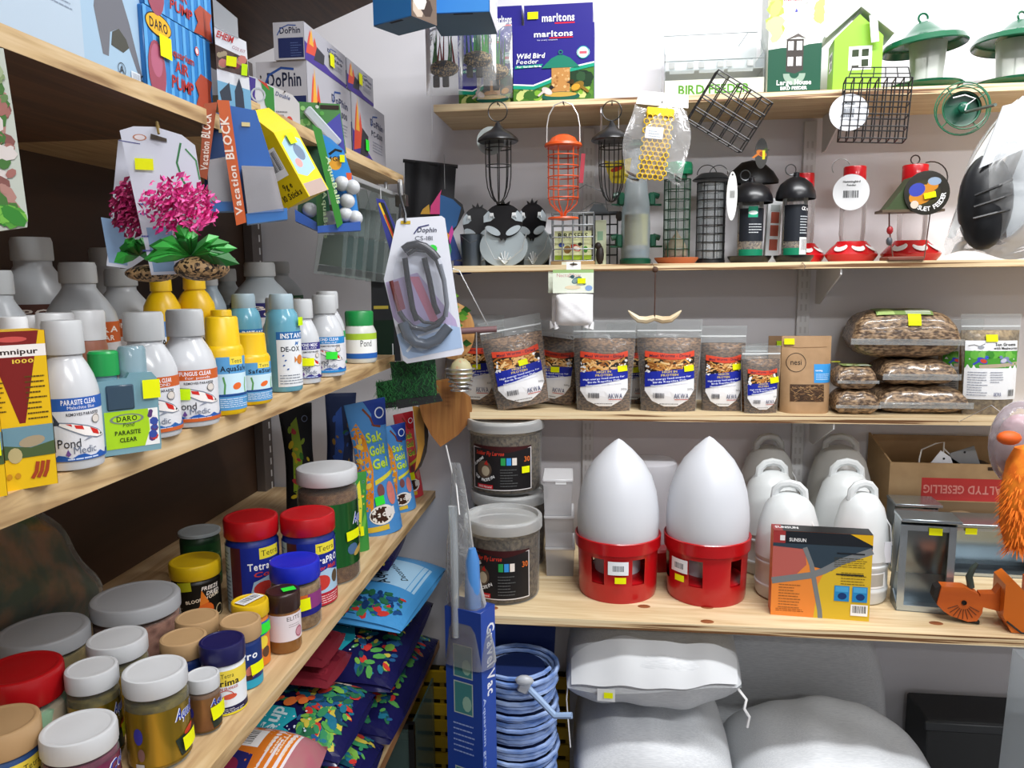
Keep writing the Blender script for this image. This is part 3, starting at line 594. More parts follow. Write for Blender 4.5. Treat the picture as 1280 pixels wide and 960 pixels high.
for z in (.2, .55):
    for sg in (-1, 1):
        q = r * (1.0 if z < .4 else .9); o = MB().box((sg * (q + .006), 0, h * z), (.014, .018, h * .11), .003).build('perch_port', G, t)
        MB().tube([(sg * q, -.004, h * z - .012), (sg * (q + .026), -.006, h * z - .012)], .0022, 6).tube([(sg * (q + .008), 0, h * z + .01), (sg * (q + .022), 0, h * z + .006)], .006, 8).build('perch', G, o)
MB().lathe([(r * .74, h * .96), (r * .9, h * .98), (r * .7, h * 1.03), (0, h * 1.05)], 24, cap=False).build('cap', G, t)
# ---- mesh feeders
def meshfeeder(label, x0, x1, yt, Y, colr, n, nr, r_=.0012):
    p, w_, h = fit(x0, x1, yt, Z2, Y); t = thing('mesh_feeder', label, 'bird feeder', p + V((0, w_ / 2, 0))); ps = []; m = mat(colr, .35); r = w_ / 2
    for i in range(n): a = 2 * pi * i / n + .15; ps.append([(r * cos(a), r * sin(a), .008), (r * cos(a), r * sin(a), h * .84)])
    for j in range(nr): ps.append((ringp((0, 0, .01 + (h * .83 - .01) * j / (nr - 1)), r, 20, 'xy'),))
    wire('wire_mesh', ps, r_, m, t); return t, r, h
t, r, h = meshfeeder('green wire mesh feeder on a terracotta saucer with a fat ball', 832, 866, 201, 1.64, '#163c28', 10, 9)
MB().lathe([(0, 0), (r * 1.35, 0), (r * 1.66, .01), (r * 1.68, .013), (r * 1.5, .012), (0, .006)], 30, cap=False).build('saucer', mat('#b4623a', .6), t)
MB().lathe([(r * .7, h * .83), (r * .72, h * .87), (r * 1.08, h * .88), (r * 1.13, h * .9), (r * 1.13, h * .97), (r * 1.05, h * .995), (0, h)], 30, cap=False).build('lid', mat('#128a5c', .2, .3, coat=.5), t)
MB().lathe([(0, .012), (r * .72, .014), (r * .86, h * .08), (r * .8, h * .17), (r * .5, h * .24), (r * .14, h * .3), (0, h * .34)], 20, cap=False).build('fat_ball', mat('#d8c49c', .6, col2='#a9825a', ns=35, bump=.4), t)
MB().lathe([(r * .97, .012), (r * .97, h * .82)], 24, cap=False).build('clear_sleeve', film('#e0e8e4', .06, .1), t)
t, r, h = meshfeeder('tall black wire mesh feeder between green and black feeders', 874, 911, 206, 1.67, '#202224', 8, 10)
MB().lathe([(0, h * .9), (r * 1.3, h * .86), (r * 1.34, h * .87), (r * .9, h * .92), (r * .8, h * .93), (0, h * .93)], 28, cap=False).build('lid', mat('#202326', .35), t)
MB().lathe([(0, 0), (r * 1.05, 0), (r * 1.05, .008), (0, .008)], 24, cap=False).build('base', mat('#202326', .35), t)
wire('handles', [arc((-.01, 0, h * .92), .02, 0, pi, 12), arc((.014, 0, h * .92), .019, 0, pi, 12)], .0009, mat('#2a2c2e', .4, .4), t)
MB().lathe([(r * .93, .01), (r * .93, h * .85)], 24, cap=False).build('clear_sleeve', film('#d0d6d8', .2, .1), t)
p = ony(915, 245, 1.60); s = mpp(p); o = thing('oval_tag', 'white oval barcode tag hanging in front of black mesh feeder', 'tag', p)
MB().prism(disc_pts(6.5 * s, 30 * s, 28), 0, .001).build('card', mat('#eceeea', .4), o); d = Dec(flat(0)); d.bars(-4 * s, -6 * s, 4 * s, 8 * s, 4, None, '#444444'); d.ell(0, 26 * s, 1.2 * s, 1.2 * s, '#222222', 8); d.build('tag_print', o)
wire('string', [[(0, 0, 27 * s), (-.01, .02, 34 * s), (-.02, .05, 38 * s)]], .0005, mat('#cccccc', .4), o)
# ---- black domed seed feeders with wrapped label
SEED = mat('#d8b888', .6, col2='#7a5a3c', ns=260, lo=.42, hi=.6, vor=1)
def domefeeder(label, px, yt, wpx, hatpx, Y, big=False, grp='black domed seed feeders'):
    p, w_, h = fit(px - wpx / 2, px + wpx / 2, yt, Z2, Y); t = thing('domed_feeder', label, 'bird feeder', p + V((0, hatpx / wpx * w_ / 2, 0)), .1, grp); r = w_ / 2; R = r * hatpx / wpx; k = mat('#15161a', .3)
    MB().lathe([(0, 0), (R * .82, 0), (R * .98, .01), (R, .014), (R * .8, .009), (0, .006)], 30, cap=False).build('tray', k, t)
    MB().lathe([(r, .01), (r, h * .7)], 28, cap=False).build('clear_tube', film('#eef2f2', .12, .08), t)
    MB().lathe([(0, .012), (r * .95, .012), (r * .95, h * .34), (0, h * .36)], 24, cap=False).build('seed', SEED, t)
    MB().lathe([(R * .98, h * .66), (R, h * .68), (R * .95, h * .74), (R * .78, h * .82), (R * .45, h * .875), (R * .15, h * .9), (R * .14, h * .94), (0, h * .95)], 32, cap=False).build('dome_roof', k, t)
    wire('ring', [(ringp((-R * .3, 0, h * .97), h * .055, 16),)], .0011, mat('#55585a', .3, .6), t)
    d = Dec(cyl(r), cst(r)); a = r * 1.25; d.rect(-a, h * .06, a, h * .15, '#16805c'); d.rect(-a, h * .22 if not big else h * .24, a, h * .6, '#23272e')
    if big: d.rect(-.35 * a, h * .5, .25 * a, h * .62, '#2aa07c'); d.ell(-.05 * a, h * .55, .3 * a, h * .022, '#e8f4f0'); d.lines(-.3 * a, .6 * a, h * .33, h * .45, 4, '#d0d4d8', 5, .3)
    else: d.ring(.3 * a, h * .56, r * .16, r * .06, '#f0f0f0', 12); d.text('C ms', .6 * a, h * .54, h * .035, '#ffffff', .5 * a); d.lines(.1 * a, .8 * a, h * .3, h * .5, 7, '#c0c6cc', 6, .35); d.bars(.1 * a, h * .08, .75 * a, h * .26, 4)
    d.build('label', t); return t, r, R, h
domefeeder('black domed seed feeder beside the white oval tag', 945, 212, 33, 57, 1.615, True)
domefeeder('black domed seed feeder before the leftmost red nectar feeder', 1002, 205, 32, 52, 1.605)
p, w_, h = fit(907, 975, 182, Z2, 1.765); t = thing('wide_feeder', 'wide black roofed feeder with oval bird tag at the back', 'bird feeder', p); k = mat('#1a1b1e', .35); r = w_ / 2
MB().lathe([(0, 0), (r * .4, 0), (r * .4, h * .72), (0, h * .72)], 24, cap=False).build('tube', film('#b8c0c0', .3, .1), t)
MB().lathe([(r, h * .68), (r, h * .71), (r * .8, h * .78), (r * .4, h * .86), (0, h * .88)], 30, cap=False, sy=.4).build('roof', k, t)
o = MB().lathe([(0, -.0006), (1, -.0006), (1, .0006), (0, .0006)], 28, M=Matrix.Diagonal((.013, .03, 1)), cap=False).build('bird_tag', mat('#2c2a26', .4), t)
o.rotation_euler = (pi / 2, 0, 0); o.location = (.002, -.09, h * .88)
d = Dec(lambda x, z, e: (x, z, e + .0006)); bird(d, 0, 0, .022, '#c0702a', '#8a3a20', '#405020'); d.rect(.002, -.012, .007, .006, '#d8d020'); d.build('tag_print', o)
p, w_, h = fit(958, 976, 248, Z2, 1.70); t = thing('seed_packet', 'slim white packet with red squares behind the domed feeder', 'packet', p, rot=(0, rad(2), 0)); carton(t, w_, .02, h, mat('#e4e8ea', .35)); d = Dec(flat())
for z in (.2, .42, .62): d.rect(-w_ * .25, z * h, w_ * .32, (z + .17) * h, '#b05a48')
d.rect(-w_ * .3, .8 * h, w_ * .35, .9 * h, '#b0b8b8'); d.build('print', t)
# ---- red nectar feeders
def nectar(label, px, yt, capw, Y, tag_=0):
    p, w_, h = fit(px - capw / 2, px + capw / 2, yt, Z2, Y); t = thing('nectar_feeder', label, 'bird feeder', p + V((0, .05, 0)), 0, 'clear nectar feeders with red bases'); r = w_ / 2; RD = mat('#c4101c', .25, coat=.4)
    MB().lathe([(0, 0), (r * 1.95, .0), (r * 2.33, .012), (r * 2.38, .016), (r * 1.9, h * .15), (r * 1.5, h * .19), (r * 1.3, h * .22), (0, h * .22)], 30, cap=False, sy=.8).build('red_base', RD, t)
    for a in (-.75, 0.1, .9):
        o = MB().lathe([(0, .001), (r * .55, .001), (r * .6, 0)], 16, cap=False, M=Matrix.Rotation(.62, 3, 'X')).build('feeding_port', mat('#f0efee', .4), t); o.location = (1.85 * r * sin(a), -1.83 * r * cos(a) * .8, h * .15); o.rotation_euler = (0, 0, a)
    MB().lathe([(r * 1.05, h * .2), (r * 1.15, h * .3), (r * 1.15, h * .7), (r * .95, h * .78)], 28, cap=False).build('clear_tube', film('#f4f0f0', .12, .06), t)
    MB().lathe([(r * .98, h * .78), (r, h * .79), (r, h * .99), (r * .95, h), (0, h)], 28, cap=False).build('red_cap', RD, t)
    return t, r, h
nectar('red-based nectar feeder behind a black domed feeder', 1014, 213, 25, 1.69)
t, r, h = nectar('red-based nectar feeder with a big round white tag', 1079, 204, 29, 1.65)
o = MB().lathe([(0, -.0005), (r * 1.6, -.0005), (r * 1.6, .0005), (0, .0005)], 36, M=Matrix.Rotation(pi / 2, 3, 'X'), cap=False).build('round_tag', mat('#eef0f2', .35), t); o.location = (-r * .95, -.052, h * .71)
d = Dec(flat(-.0006)); d.bars(-r * .85, -r * .75, r * .75, r * .25, 7, None, '#33363a'); d.text('Hummingbird', 0, r * .85, r * .2, '#30343a', r * 1.5); d.text('Feeder', 0, r * .55, r * .18, '#30343a', r * .8); d.build('tag_print', o)
wire('cap_wire', [arc((-r * 1.4, -.01, h * .99), r * .8, pi * .1, pi * 1.2, 10)], .001, mat('#999c9e', .3, .6), t)
t, r, h = nectar('red-based nectar feeder behind the bird-picture suet feeder', 1157, 202, 33, 1.66)
wire('cap_wire', [arc((r * 1.2, 0, h * .86), r * 1.35, -1.2, 1.9, 12), (ringp((-.2 * r, -.01, h * 1.05), r * .35, 12),)], .0014, mat('#4a4644', .4, .5), t)
p = ony(1152, 262, 1.60); s = mpp(p); t = thing('suet_feeder', 'roofed suet feeder with a round blue and orange bird card', 'bird feeder', V((p.x, 1.60, Z2)))
zz = p.z - Z2
MB().prism([(-44 * s, 0), (-40 * s, 4 * s), (-14 * s, 40 * s), (0, 44 * s), (-4 * s, 0)], 0, .04).build('roof', mat('#3a4a2a', .4), t).location = (0, 0, zz - 0 * s)
MB().box((-10 * s, .02, zz - 1 * s), (74 * s, .045, .005)).build('roof_edge', mat('#5a4a38', .5), t)
o = MB().lathe([(0, -.0006), (27 * s, -.0006), (27 * s, .0006), (0, .0006)], 36, M=Matrix.Rotation(pi / 2, 3, 'X'), cap=False).build('round_card', mat('#26241e', .35), t); o.location = (4 * s, -.004, zz + 20 * s)
d = Dec(flat(-.0006)); d.ell(-3 * s, 0, 19 * s, 16 * s, '#3c3a26'); d.ell(-6 * s, -2 * s, 16 * s, 11 * s, '#c8862c', 16, .5); d.ell(-12 * s, 4 * s, 10 * s, 8 * s, '#3d48a8', 14, .4); d.ell(6 * s, 9 * s, 7 * s, 6 * s, '#c8842a', 12); d.ell(8 * s, 14 * s, 8 * s, 5 * s, '#8fa2b8', 12); d.ell(-14 * s, -14 * s, 5 * s, 5 * s, '#d8c8b8', 10)
for i, ch in enumerate('SUET FEEDER'):
    a = -2.0 + i * .19; d.text(ch, 22 * s * cos(a), 22 * s * sin(a), 5.5 * s, '#f4f4f4', None, 'c', 1, a + pi / 2)
d.build('card_print', o); sticker(o, flat(-.0006), 3 * s, -3 * s, 14 * s, 7 * s, YEL, .2)
wire('chain', [[(-34 * s, .02, zz), (-33 * s, .02, zz - 18 * s), (-30 * s, .02, zz - 40 * s)]], .0015, mat('#6a3a34', .5), t)
for k_, z_ in enumerate((-24, -38)): MB().ball((-32 * s, .02, zz + z_ * s), 4 * s, 10, (1, 1, 1.4)).build('bead', mat(('#a02028', '#4a5058')[k_], .4), t)
MB().box((-16 * s, .02, .004), (44 * s, .05, .008), .002).build('wooden_base', mat('#7a4a3c', .5), t)
wire('frame_post', [[(-26 * s, .02, .004), (-30 * s, .02, zz - 40 * s)], [(14 * s, .03, .004), (18 * s, .03, zz)]], .0012, mat('#6a4a40', .5), t)
# ---- hanging plastic bag with a black item
p = ony(1278, 126, 1.395); s = mpp(p); t = thing('plastic_bag', 'clear plastic bag hanging at right holding a black dome', 'bag', p); FBG = film('#f6f8f8', .16, .12, 1.4, .006, 22)
def bagp(u, v, sg):
    half = (14 + 52 * min(1, v * 1.8) ** .7 + 4 * sin(v * 9)) * s; x = (u - .5) * 2 * half + (-18 * (v - .1) * 1 + 6) * s; e = max(0, 1 - (2 * u - 1) ** 2) ** .5 * sin(pi * min(1, v * 1.02)) ** .7
    return V((x + 3 * s * sin(11 * v + 3 * u), sg * e * .075 + .004 * sin(17 * u + 8 * v) * sg, (-v * 190 + 6 * sin(u * 8)) * s))
MB().grid(lambda u, v: bagp(u, v, -1), 24, 26).grid(lambda u, v: bagp(u, v, 1), 24, 26).build('clear_bag', FBG, t)
MB().prism([(-38 * s, -12 * s), (-8 * s, -5 * s), (-2 * s, -60 * s), (-60 * s, -85 * s)], -.045, -.042).build('white_insert', mat('#c4c8cc', .4), t)
MB().prism([(8 * s, -30 * s), (50 * s, -60 * s), (46 * s, -170 * s), (-12 * s, -180 * s), (-20 * s, -120 * s)], -.02, .03).build('white_lining', mat('#bfc4c8', .5, col2='#a4aab0', ns=14), t)
MB().ball((-42 * s, -.02, -125 * s), 44 * s, 26, (.72, .55, 1.35)).build('black_dome', mat('#1c1e21', .35), t)
for k in range(3): wire('dome_ridge', [[(-64 * s, -.048, (-118 - 14 * k) * s), (-42 * s, -.0625, (-108 - 16 * k) * s), (-24 * s, -.052, (-100 - 18 * k) * s)]], .0022, mat('#101114', .3), t)
wire('hook', [[(-14 * s, .05, 4 * s), (-14 * s, .16, 12 * s)]], .003, mat('#6f7a74', .4, .5), t)
# ================================================================ wall shelf of mealworm pouches
WORM = mat('#54361f', .6, col2='#b08458', ns=140, st=(1, 1, 2.2), lo=.38, hi=.64, bump=.6)
SEAL = film('#eef2f2', .07, .12, 1.0, .002, 40)
def pouchfn(w_, h, t_, top=.86):
    def f(x, z):
        u = max(-1, min(1, 2 * x / w_)); v = z / h; pr = max(0, 1 - (v / top) ** 2.2) if v < top else 0
        return -t_ / 2 * (max(0, 1 - abs(u) ** 2.4)) ** .65 * (pr ** .6) * (.75 + .25 * min(1, v * 5)) - .0012
    return f
def pouch(t, w_, h, t_, filling, fill=.8, top=.86, n=14, seed=1):
    f = pouchfn(w_, h, t_, top); R = random.Random(seed); ph = R.uniform(0, 6)
    wob = lambda x, z: .0003 * sin(60 * x + ph) * sin(45 * z + ph)
    def sh(sg, k, zt):
        def g(u, v):
            z = v * zt; x = (u - .5) * w_ * k * (1 - .04 * sin(pi * v)) * (.84 + .16 * min(1, v * zt / h * 1.5)); y = f(x / k, z) * k + wob(x, z)
            return V((x, y if sg < 0 else -y, z))
        return g
    b = MB().grid(sh(-1, .96, h * fill), n, 16).grid(sh(1, .96, h * fill), n, 16)
    b.build('contents', filling, t)
    b = MB().grid(sh(-1, 1, h), n, 18).grid(sh(1, 1, h), n, 18); b.build('film_pouch', SEAL, t)
    MB().box((0, -.0022, h * (top + .02)), (w_ * .97, .0012, .003)).build('zip_strip', mat('#d8dcdc', .35), t)
    return lambda x, z: f(x, z) - .0009
def worms(d, x0, y0, x1, y1, n, seed=2):
    R = random.Random(seed); d.rect(x0, y0, x1, y1, '#2c2018')
    for _ in range(n):
        x, y, l, a = R.uniform(x0 + .006, x1 - .006), R.uniform(y0 + .003, y1 - .003), R.uniform(.006, .011) * (x1 - x0) / .05, R.uniform(-.9, .9); c = R.uniform(-.4, .4)
        d.line([(max(x0, min(x1, x + l * (i / 4 - .5) * cos(a + c * i / 4))), max(y0, min(y1, y + l * (i / 4 - .5) * sin(a + c * i / 4) + .001 * sin(i * .8)))) for i in range(5)], .0017 * (x1 - x0) / .05, R.choice(['#d09a50', '#b87838', '#e0b070', '#9a5c28', '#e8c48a'])); d.k -= .8
def mealpouch(label, x0, x1, yt, Y, rz=0, roll=0, st=(.32, .13), seed=1, part=False, tilt=0):
    p, w_, h = fit(x0, x1, yt, Z3, Y); p.z += abs(sin(roll)) * w_ * .42; t = thing('mealworm_pouch', label, 'pouch', p + V((0, .02, 0)), group='dried mealworm pouches on the wall shelf', rot=(tilt, roll, rz))
    f = pouch(t, w_, h, w_ * .5, WORM, .8, .86, 14, seed); S = surf(f); d = Dec(S, w_ * .09); a = w_ * .37; z0, z1 = h * .06, h * .68
    d.poly([(-a, z0 + .17 * h), (-.7 * a, z0 + .06 * h), (-.2 * a, z0), (.3 * a, z0), (.75 * a, z0 + .07 * h), (a, z0 + .18 * h), (a, .52 * h), (-a, .5 * h)], '#f0f0f2')
    worms(d, -a, .44 * h, a, .6 * h, 60, seed); d.blobs(.62 * a, .44 * h, a, .6 * h, 14, ['#f2f2f2', '#ffffff', '#222222'], .001, .0035, seed + 3); d.blobs(-a, .42 * h, -.72 * a, .56 * h, 10, ['#f2f2f2', '#e8e8e8'], .001, .003, seed + 5)
    d.poly([(-a, .27 * h), (a, .37 * h), (a, .485 * h), (-a, .435 * h)], '#1c2a9a')
    d.text('HIGH IN', .0 * a, .432 * h, .024 * h, '#d8c060', .6 * a, rot=.06); d.text('PROTEIN', .0 * a, .397 * h, .024 * h, '#d8c060', .7 * a, rot=.06)
    for i, (tx, ww) in enumerate((('High energy food source for', 1.75), ('Birds, Reptiles, Fish,', 1.35), ('Hamsters and Meerkats', 1.5))): d.text(tx, 0, (.365 - .033 * i) * h, .019 * h, '#e8ecff', ww * a, rot=.1)
    d.poly([(-a, .6 * h), (-.5 * a, .585 * h), (0, .57 * h), (.5 * a, .575 * h), (a, .61 * h), (a, .67 * h), (.5 * a, .64 * h), (0, .635 * h), (-.5 * a, .65 * h), (-a, .665 * h)], '#d2452c'); d.text('Meal Worms - Dried', 0, .6 * h, .03 * h, '#2a2038', 1.65 * a, it=.1)
    d.bars(-.72 * a, .13 * h, -.15 * a, .22 * h, seed, None, '#3a3a44'); d.text('AKWA', .48 * a, .15 * h, .06 * h, '#24346a', .6 * a, bold=0); d.rect(.2 * a, .135 * h, .76 * a, .142 * h, '#c04030'); d.text('500g', .85 * a, .245 * h, .02 * h, '#555555', .25 * a, bold=0); d.lines(-.4 * a, .4 * a, .085 * h, .105 * h, 1, '#777777', 4)
    d.build('label', t); sticker(t, S, st[0] * w_ * .8, (st[1] + .33) * h, .02, .012, YEL, .1, .006)
    return t
mealpouch('large mealworm pouch right of the hanging cotton packs', 715, 796, 401, 1.635, 0, 0, (.36, .15), 1)
mealpouch('large mealworm pouch under the small hanging antler hook', 796, 880, 400, 1.64, 0, 0, (.36, .15), 2)
mealpouch('medium mealworm pouch, third largest of the upright row', 876, 936, 408, 1.645, 0, 0, (.36, .2), 3)
mealpouch('smallest mealworm pouch in front of the kraft nesting bag', 928, 980, 433, 1.62, .15, 0, (.36, .17), 4)
mealpouch('small mealworm pouch hidden behind the smallest front one', 920, 962, 430, 1.69, -.1, 0, (.2, .1), 5)
mealpouch('large leaning mealpouch with crumpled label beside wooden heart'.replace('mealpouch', 'mealworm pouch'), 612, 692, 402, 1.635, .25, rad(-9), (.1, .17), 6)
mealpouch('mealworm pouch leaning behind the crumpled one', 655, 725, 406, 1.71, -.3, rad(6), (.1, .1), 7)
mealpouch('leftmost mealworm pouch, half hidden by the bird swing', 560, 632, 394, 1.705, -.3, 0, (.1, .1), 8)
mealpouch('mealworm pouch behind the gap between the two large ones', 758, 822, 404, 1.73, 0, 0, (.1, .1), 9)
# ---- kraft nesting bags
def kraft(label, x0, x1, yt, Y, front):
    p, w_, h = fit(x0, x1, yt, Z3, Y); t = thing('kraft_bag', label, 'paper bag', p); m = mat('#b3906a', .7, col2='#a5835e', ns=30)
    def g(sg):
        def q(u, v):
            x = (u - .5) * w_; z = v * h; y = .024 * (1 - max(0, (v - .1) / .9) ** 1.2) * (1 - abs(2 * u - 1) ** 6) + .0015
            return V((x, .026 + sg * y, z))
        return q
    MB().grid(g(-1), 10, 12).grid(g(1), 10, 12).build('paper', m, t)
    f = lambda x, z: .026 - .024 * (1 - max(0, (z / h - .1) / .9) ** 1.2) * (1 - abs(2 * x / w_) ** 6) - .0017; S = surf(f)
    if front:
        d = Dec(S, .008); d.ring(-.22 * w_, .66 * h, .2 * w_, .012 * w_, '#3a3028', 24); d.text('nesi', -.22 * w_, .63 * h, .075 * h, '#2a2420', .22 * w_, bold=0); d.line([(-.5 * w_ * .9, .87 * h), (-.2 * w_, .85 * h), (.4 * w_, .86 * h)], .001, '#8a6a48'); d.build('stamp', t)
        d = Dec(S, .008); d.rect(.14 * w_, .4 * h, .5 * w_, .64 * h, '#3d9be0'); d.text('nesting', .24 * w_, .55 * h, .02 * h, '#ffffff', .14 * w_); d.lines(.18 * w_, .46 * w_, .44 * h, .53 * h, 4, '#cfe6fa', 3, .3); d.build('blue_label', t)
        d = Dec(S, .008); d.rect(-.34 * w_, .16 * h, .34 * w_, .38 * h, '#4a3524'); R = random.Random(3)
        for i in range(110):
            x, z, a = R.uniform(-.31, .31) * w_, R.uniform(.17, .37) * h, R.uniform(-.7, .7); l = .005; d.line([(x - l * cos(a), max(.16 * h, min(.38 * h, z - l * sin(a)))), (x + l * cos(a), max(.16 * h, min(.38 * h, z + l * sin(a))))], .0013, R.choice(['#6a4a30', '#8a6844', '#a58258', '#3a281a'])); d.k -= .9
        d.build('window', t); sticker(t, S, -.36 * w_, .93 * h, .02, .012)
    else: sticker(t, S, -.3 * w_, .9 * h, .014, .01, LIME)
kraft('brown kraft nesting bag with a blue label and window', 981, 1044, 421, 1.625, True)
kraft('plain brown kraft bag behind the one with blue label', 964, 1034, 421, 1.70, False)
# ---- pillow packs of worms
WORMB = mat('#4c3828', .45, col2='#b09270', ns=95, st=(1, 2.2, 2.2), lo=.4, hi=.62, bump=1, coat=.5)
def pillow(b, w_, l, t_, seed=1, nu=20, nv=16, ex=2.6, wr=.002, low=.35, taper=0):
    R = random.Random(seed); ph = [R.uniform(0, 6) for _ in range(6)]
    def g(sg):
        def q(u, v):
            a, c = 2 * u - 1, 2 * v - 1; e = ((1 - abs(a) ** ex) * (1 - abs(c) ** ex)) ** .55
            z = t_ * (.38 + (sg * e * (.62 if sg > 0 else .38))) + wr * sin(9 * a + ph[0] + 3 * c) * sin(7 * c + ph[1]) * (e + .3)
            edge = 1 - .05 * sin(pi * u * 3 + ph[2]) * .3
            return V((a * w_ / 2 * (1 - taper * (c + 1) / 2) * (1 - .06 * (1 - abs(c) ** 2) * 0) * edge, c * l / 2 * (1 - .05 * a * a), z))
        return q
    return b.grid(g(1), nu, nv).grid(g(-1), nu, nv)
def brick(label, x0, x1, yt, yb, Y, dep, seed, big=True, rz=0, zb=Z3):
    A = ony(x0, yb, Y); B_ = ony(x1, yb, Y); T = ony((x0 + x1) / 2, yt, Y + (.05 if big else .03)); w_ = B_.x - A.x; h = max(.02, T.z - zb)
    t = thing('worm_pack', label, 'bag', V(((A.x + B_.x) / 2, Y + dep / 2, zb)), rz, 'vacuum bags of dried worms')
    pillow(MB(), w_, dep, h, seed, 22, 16, 5, .0018).build('worms', WORMB, t)
    MB().box((0, -dep * .5, h * .36), (w_ * 1.02, .002, .012 if big else .006)).build('seam', film('#e8ecec', .2, .12), t)
    return t, w_, h
Yb = 1.625
t, w_, h = brick('large bag of dried worms at the bottom of the stack', 1100, 1215, 481, 519, Yb, .13, 1); zt = Z3 + h * 1.07
t, w_, h2 = brick('large bag of dried worms in the middle of the stack', 1104, 1200, 448, 481, Yb + .0, .13, 2, zb=zt); zt += h2 * 1.07
t, w_, h3 = brick('large bag of dried worms topmost of the stack, label upward', 1072, 1206, 388, 447, Yb + .0, .15, 3, rz=-.12, zb=zt)
def packtop(x, y, e, L=.15, W=w_, T=h3): return (x, y, T * (.38 + .62 * (max(0, 1 - min(1, abs(2 * x / W)) ** 5) * max(0, 1 - min(1, abs(2 * y / L)) ** 5)) ** .55) + .0022 + e)
d = Dec(packtop, .008); d.rect(-.055, -.058, .05, .02, '#7f9858'); d.rect(.0, -.055, .046, -.025, '#c8d0c0'); d.ell(-.005, -.03, .016, .01, '#54445e'); d.poly([(-.055, -.058), (-.02, -.058), (-.03, .0)], '#a8c078'); d.build('label', t); sticker(t, packtop, .014, -.0655, .024, .012, YEL, 0, .004)
t, w_, h4 = brick('small worm block at the bottom beside the kraft bag', 1045, 1100, 487, 518, 1.615, .08, 4, False); zt = Z3 + h4 * 1.04
t, w_, h5 = brick('small worm block resting on the other small one', 1047, 1098, 457, 487, 1.62, .075, 5, False, zb=zt)
for k in (3,):
    d = Dec(topf(h5 * 1.02)); d.rect(-.026, -.022, .03, .022, '#8fa060'); d.poly([(-.02, -.022), (.01, -.022), (-.01, .01)], '#b8c890'); d.rect(.008, -.02, .028, .0, '#c0c8b8'); d.build('label', t); sticker(t, topf(h5 * 1.04), -.03, .018, .018, .01)
# ---- bird mix pouches at right
def mix(label, x0, x1, yt, Y, front):
    p, w_, h = fit(x0, x1, yt, Z3, Y); t = thing('bird_mix_pouch', label, 'pouch', p + V((0, .02, 0))); f = pouch(t, w_, h, .05, mat('#c8ac7c', .6, col2='#8f7348', ns=160, bump=.3), .84, .86, 14, 3); S = surf(f); d = Dec(S, .01); a = w_ * .43
    d.rect(-a, .16 * h, a, .74 * h, '#f0f2f4'); d.rect(-a, .47 * h, a, .64 * h, '#4a9a32'); d.blobs(-a, .56 * h, a, .64 * h, 14, ['#62b040', '#3a8a2a', '#78bc50'], .004, .01, 3)
    d.line([(-.5 * a, .485 * h), (.2 * a, .495 * h), (a, .515 * h)], .007, '#b8a890'); bird(d, -.4 * a, .545 * h, .42 * a, '#3a4ab8', '#c8442c', '#3a58c8', 1); bird(d, .45 * a, .55 * h, .4 * a, '#8088b0', '#c8c8d8', '#7884b4', -1)
    d.text('San Greens', .5 * a, .69 * h, .03 * h, '#333333', .8 * a); d.text('with Mealworms', .5 * a, .655 * h, .026 * h, '#333333', .95 * a); d.line([(-.9 * a, .69 * h), (-.7 * a, .7 * h), (-.5 * a, .685 * h), (-.3 * a, .71 * h)], .0015, '#888888'); d.ell(-.45 * a, .675 * h, .12 * a, .015 * h, '#9aa0a8')
    d.lines(-.9 * a, -.2 * a, .2 * h, .45 * h, 10, '#8a90a0', 4, .3); d.lines(-.1 * a, .4 * a, .33 * h, .45 * h, 5, '#8a90a0', 5, .3); d.text('AKWA', .2 * a, .19 * h, .045 * h, '#3a4a80', .3 * a, bold=0); d.bars(.6 * a, .17 * h, .95 * a, .27 * h, 5, None, '#444444'); d.build('label', t)
    if front: sticker(t, S, -.02 * w_, .765 * h, .022, .014)
mix('clear bird mix pouch picturing two small birds on green', 1207, 1284, 393, 1.635, True)
mix('bird mix pouch squeezed behind the stack of worm bags', 1180, 1236, 400, 1.73, False)
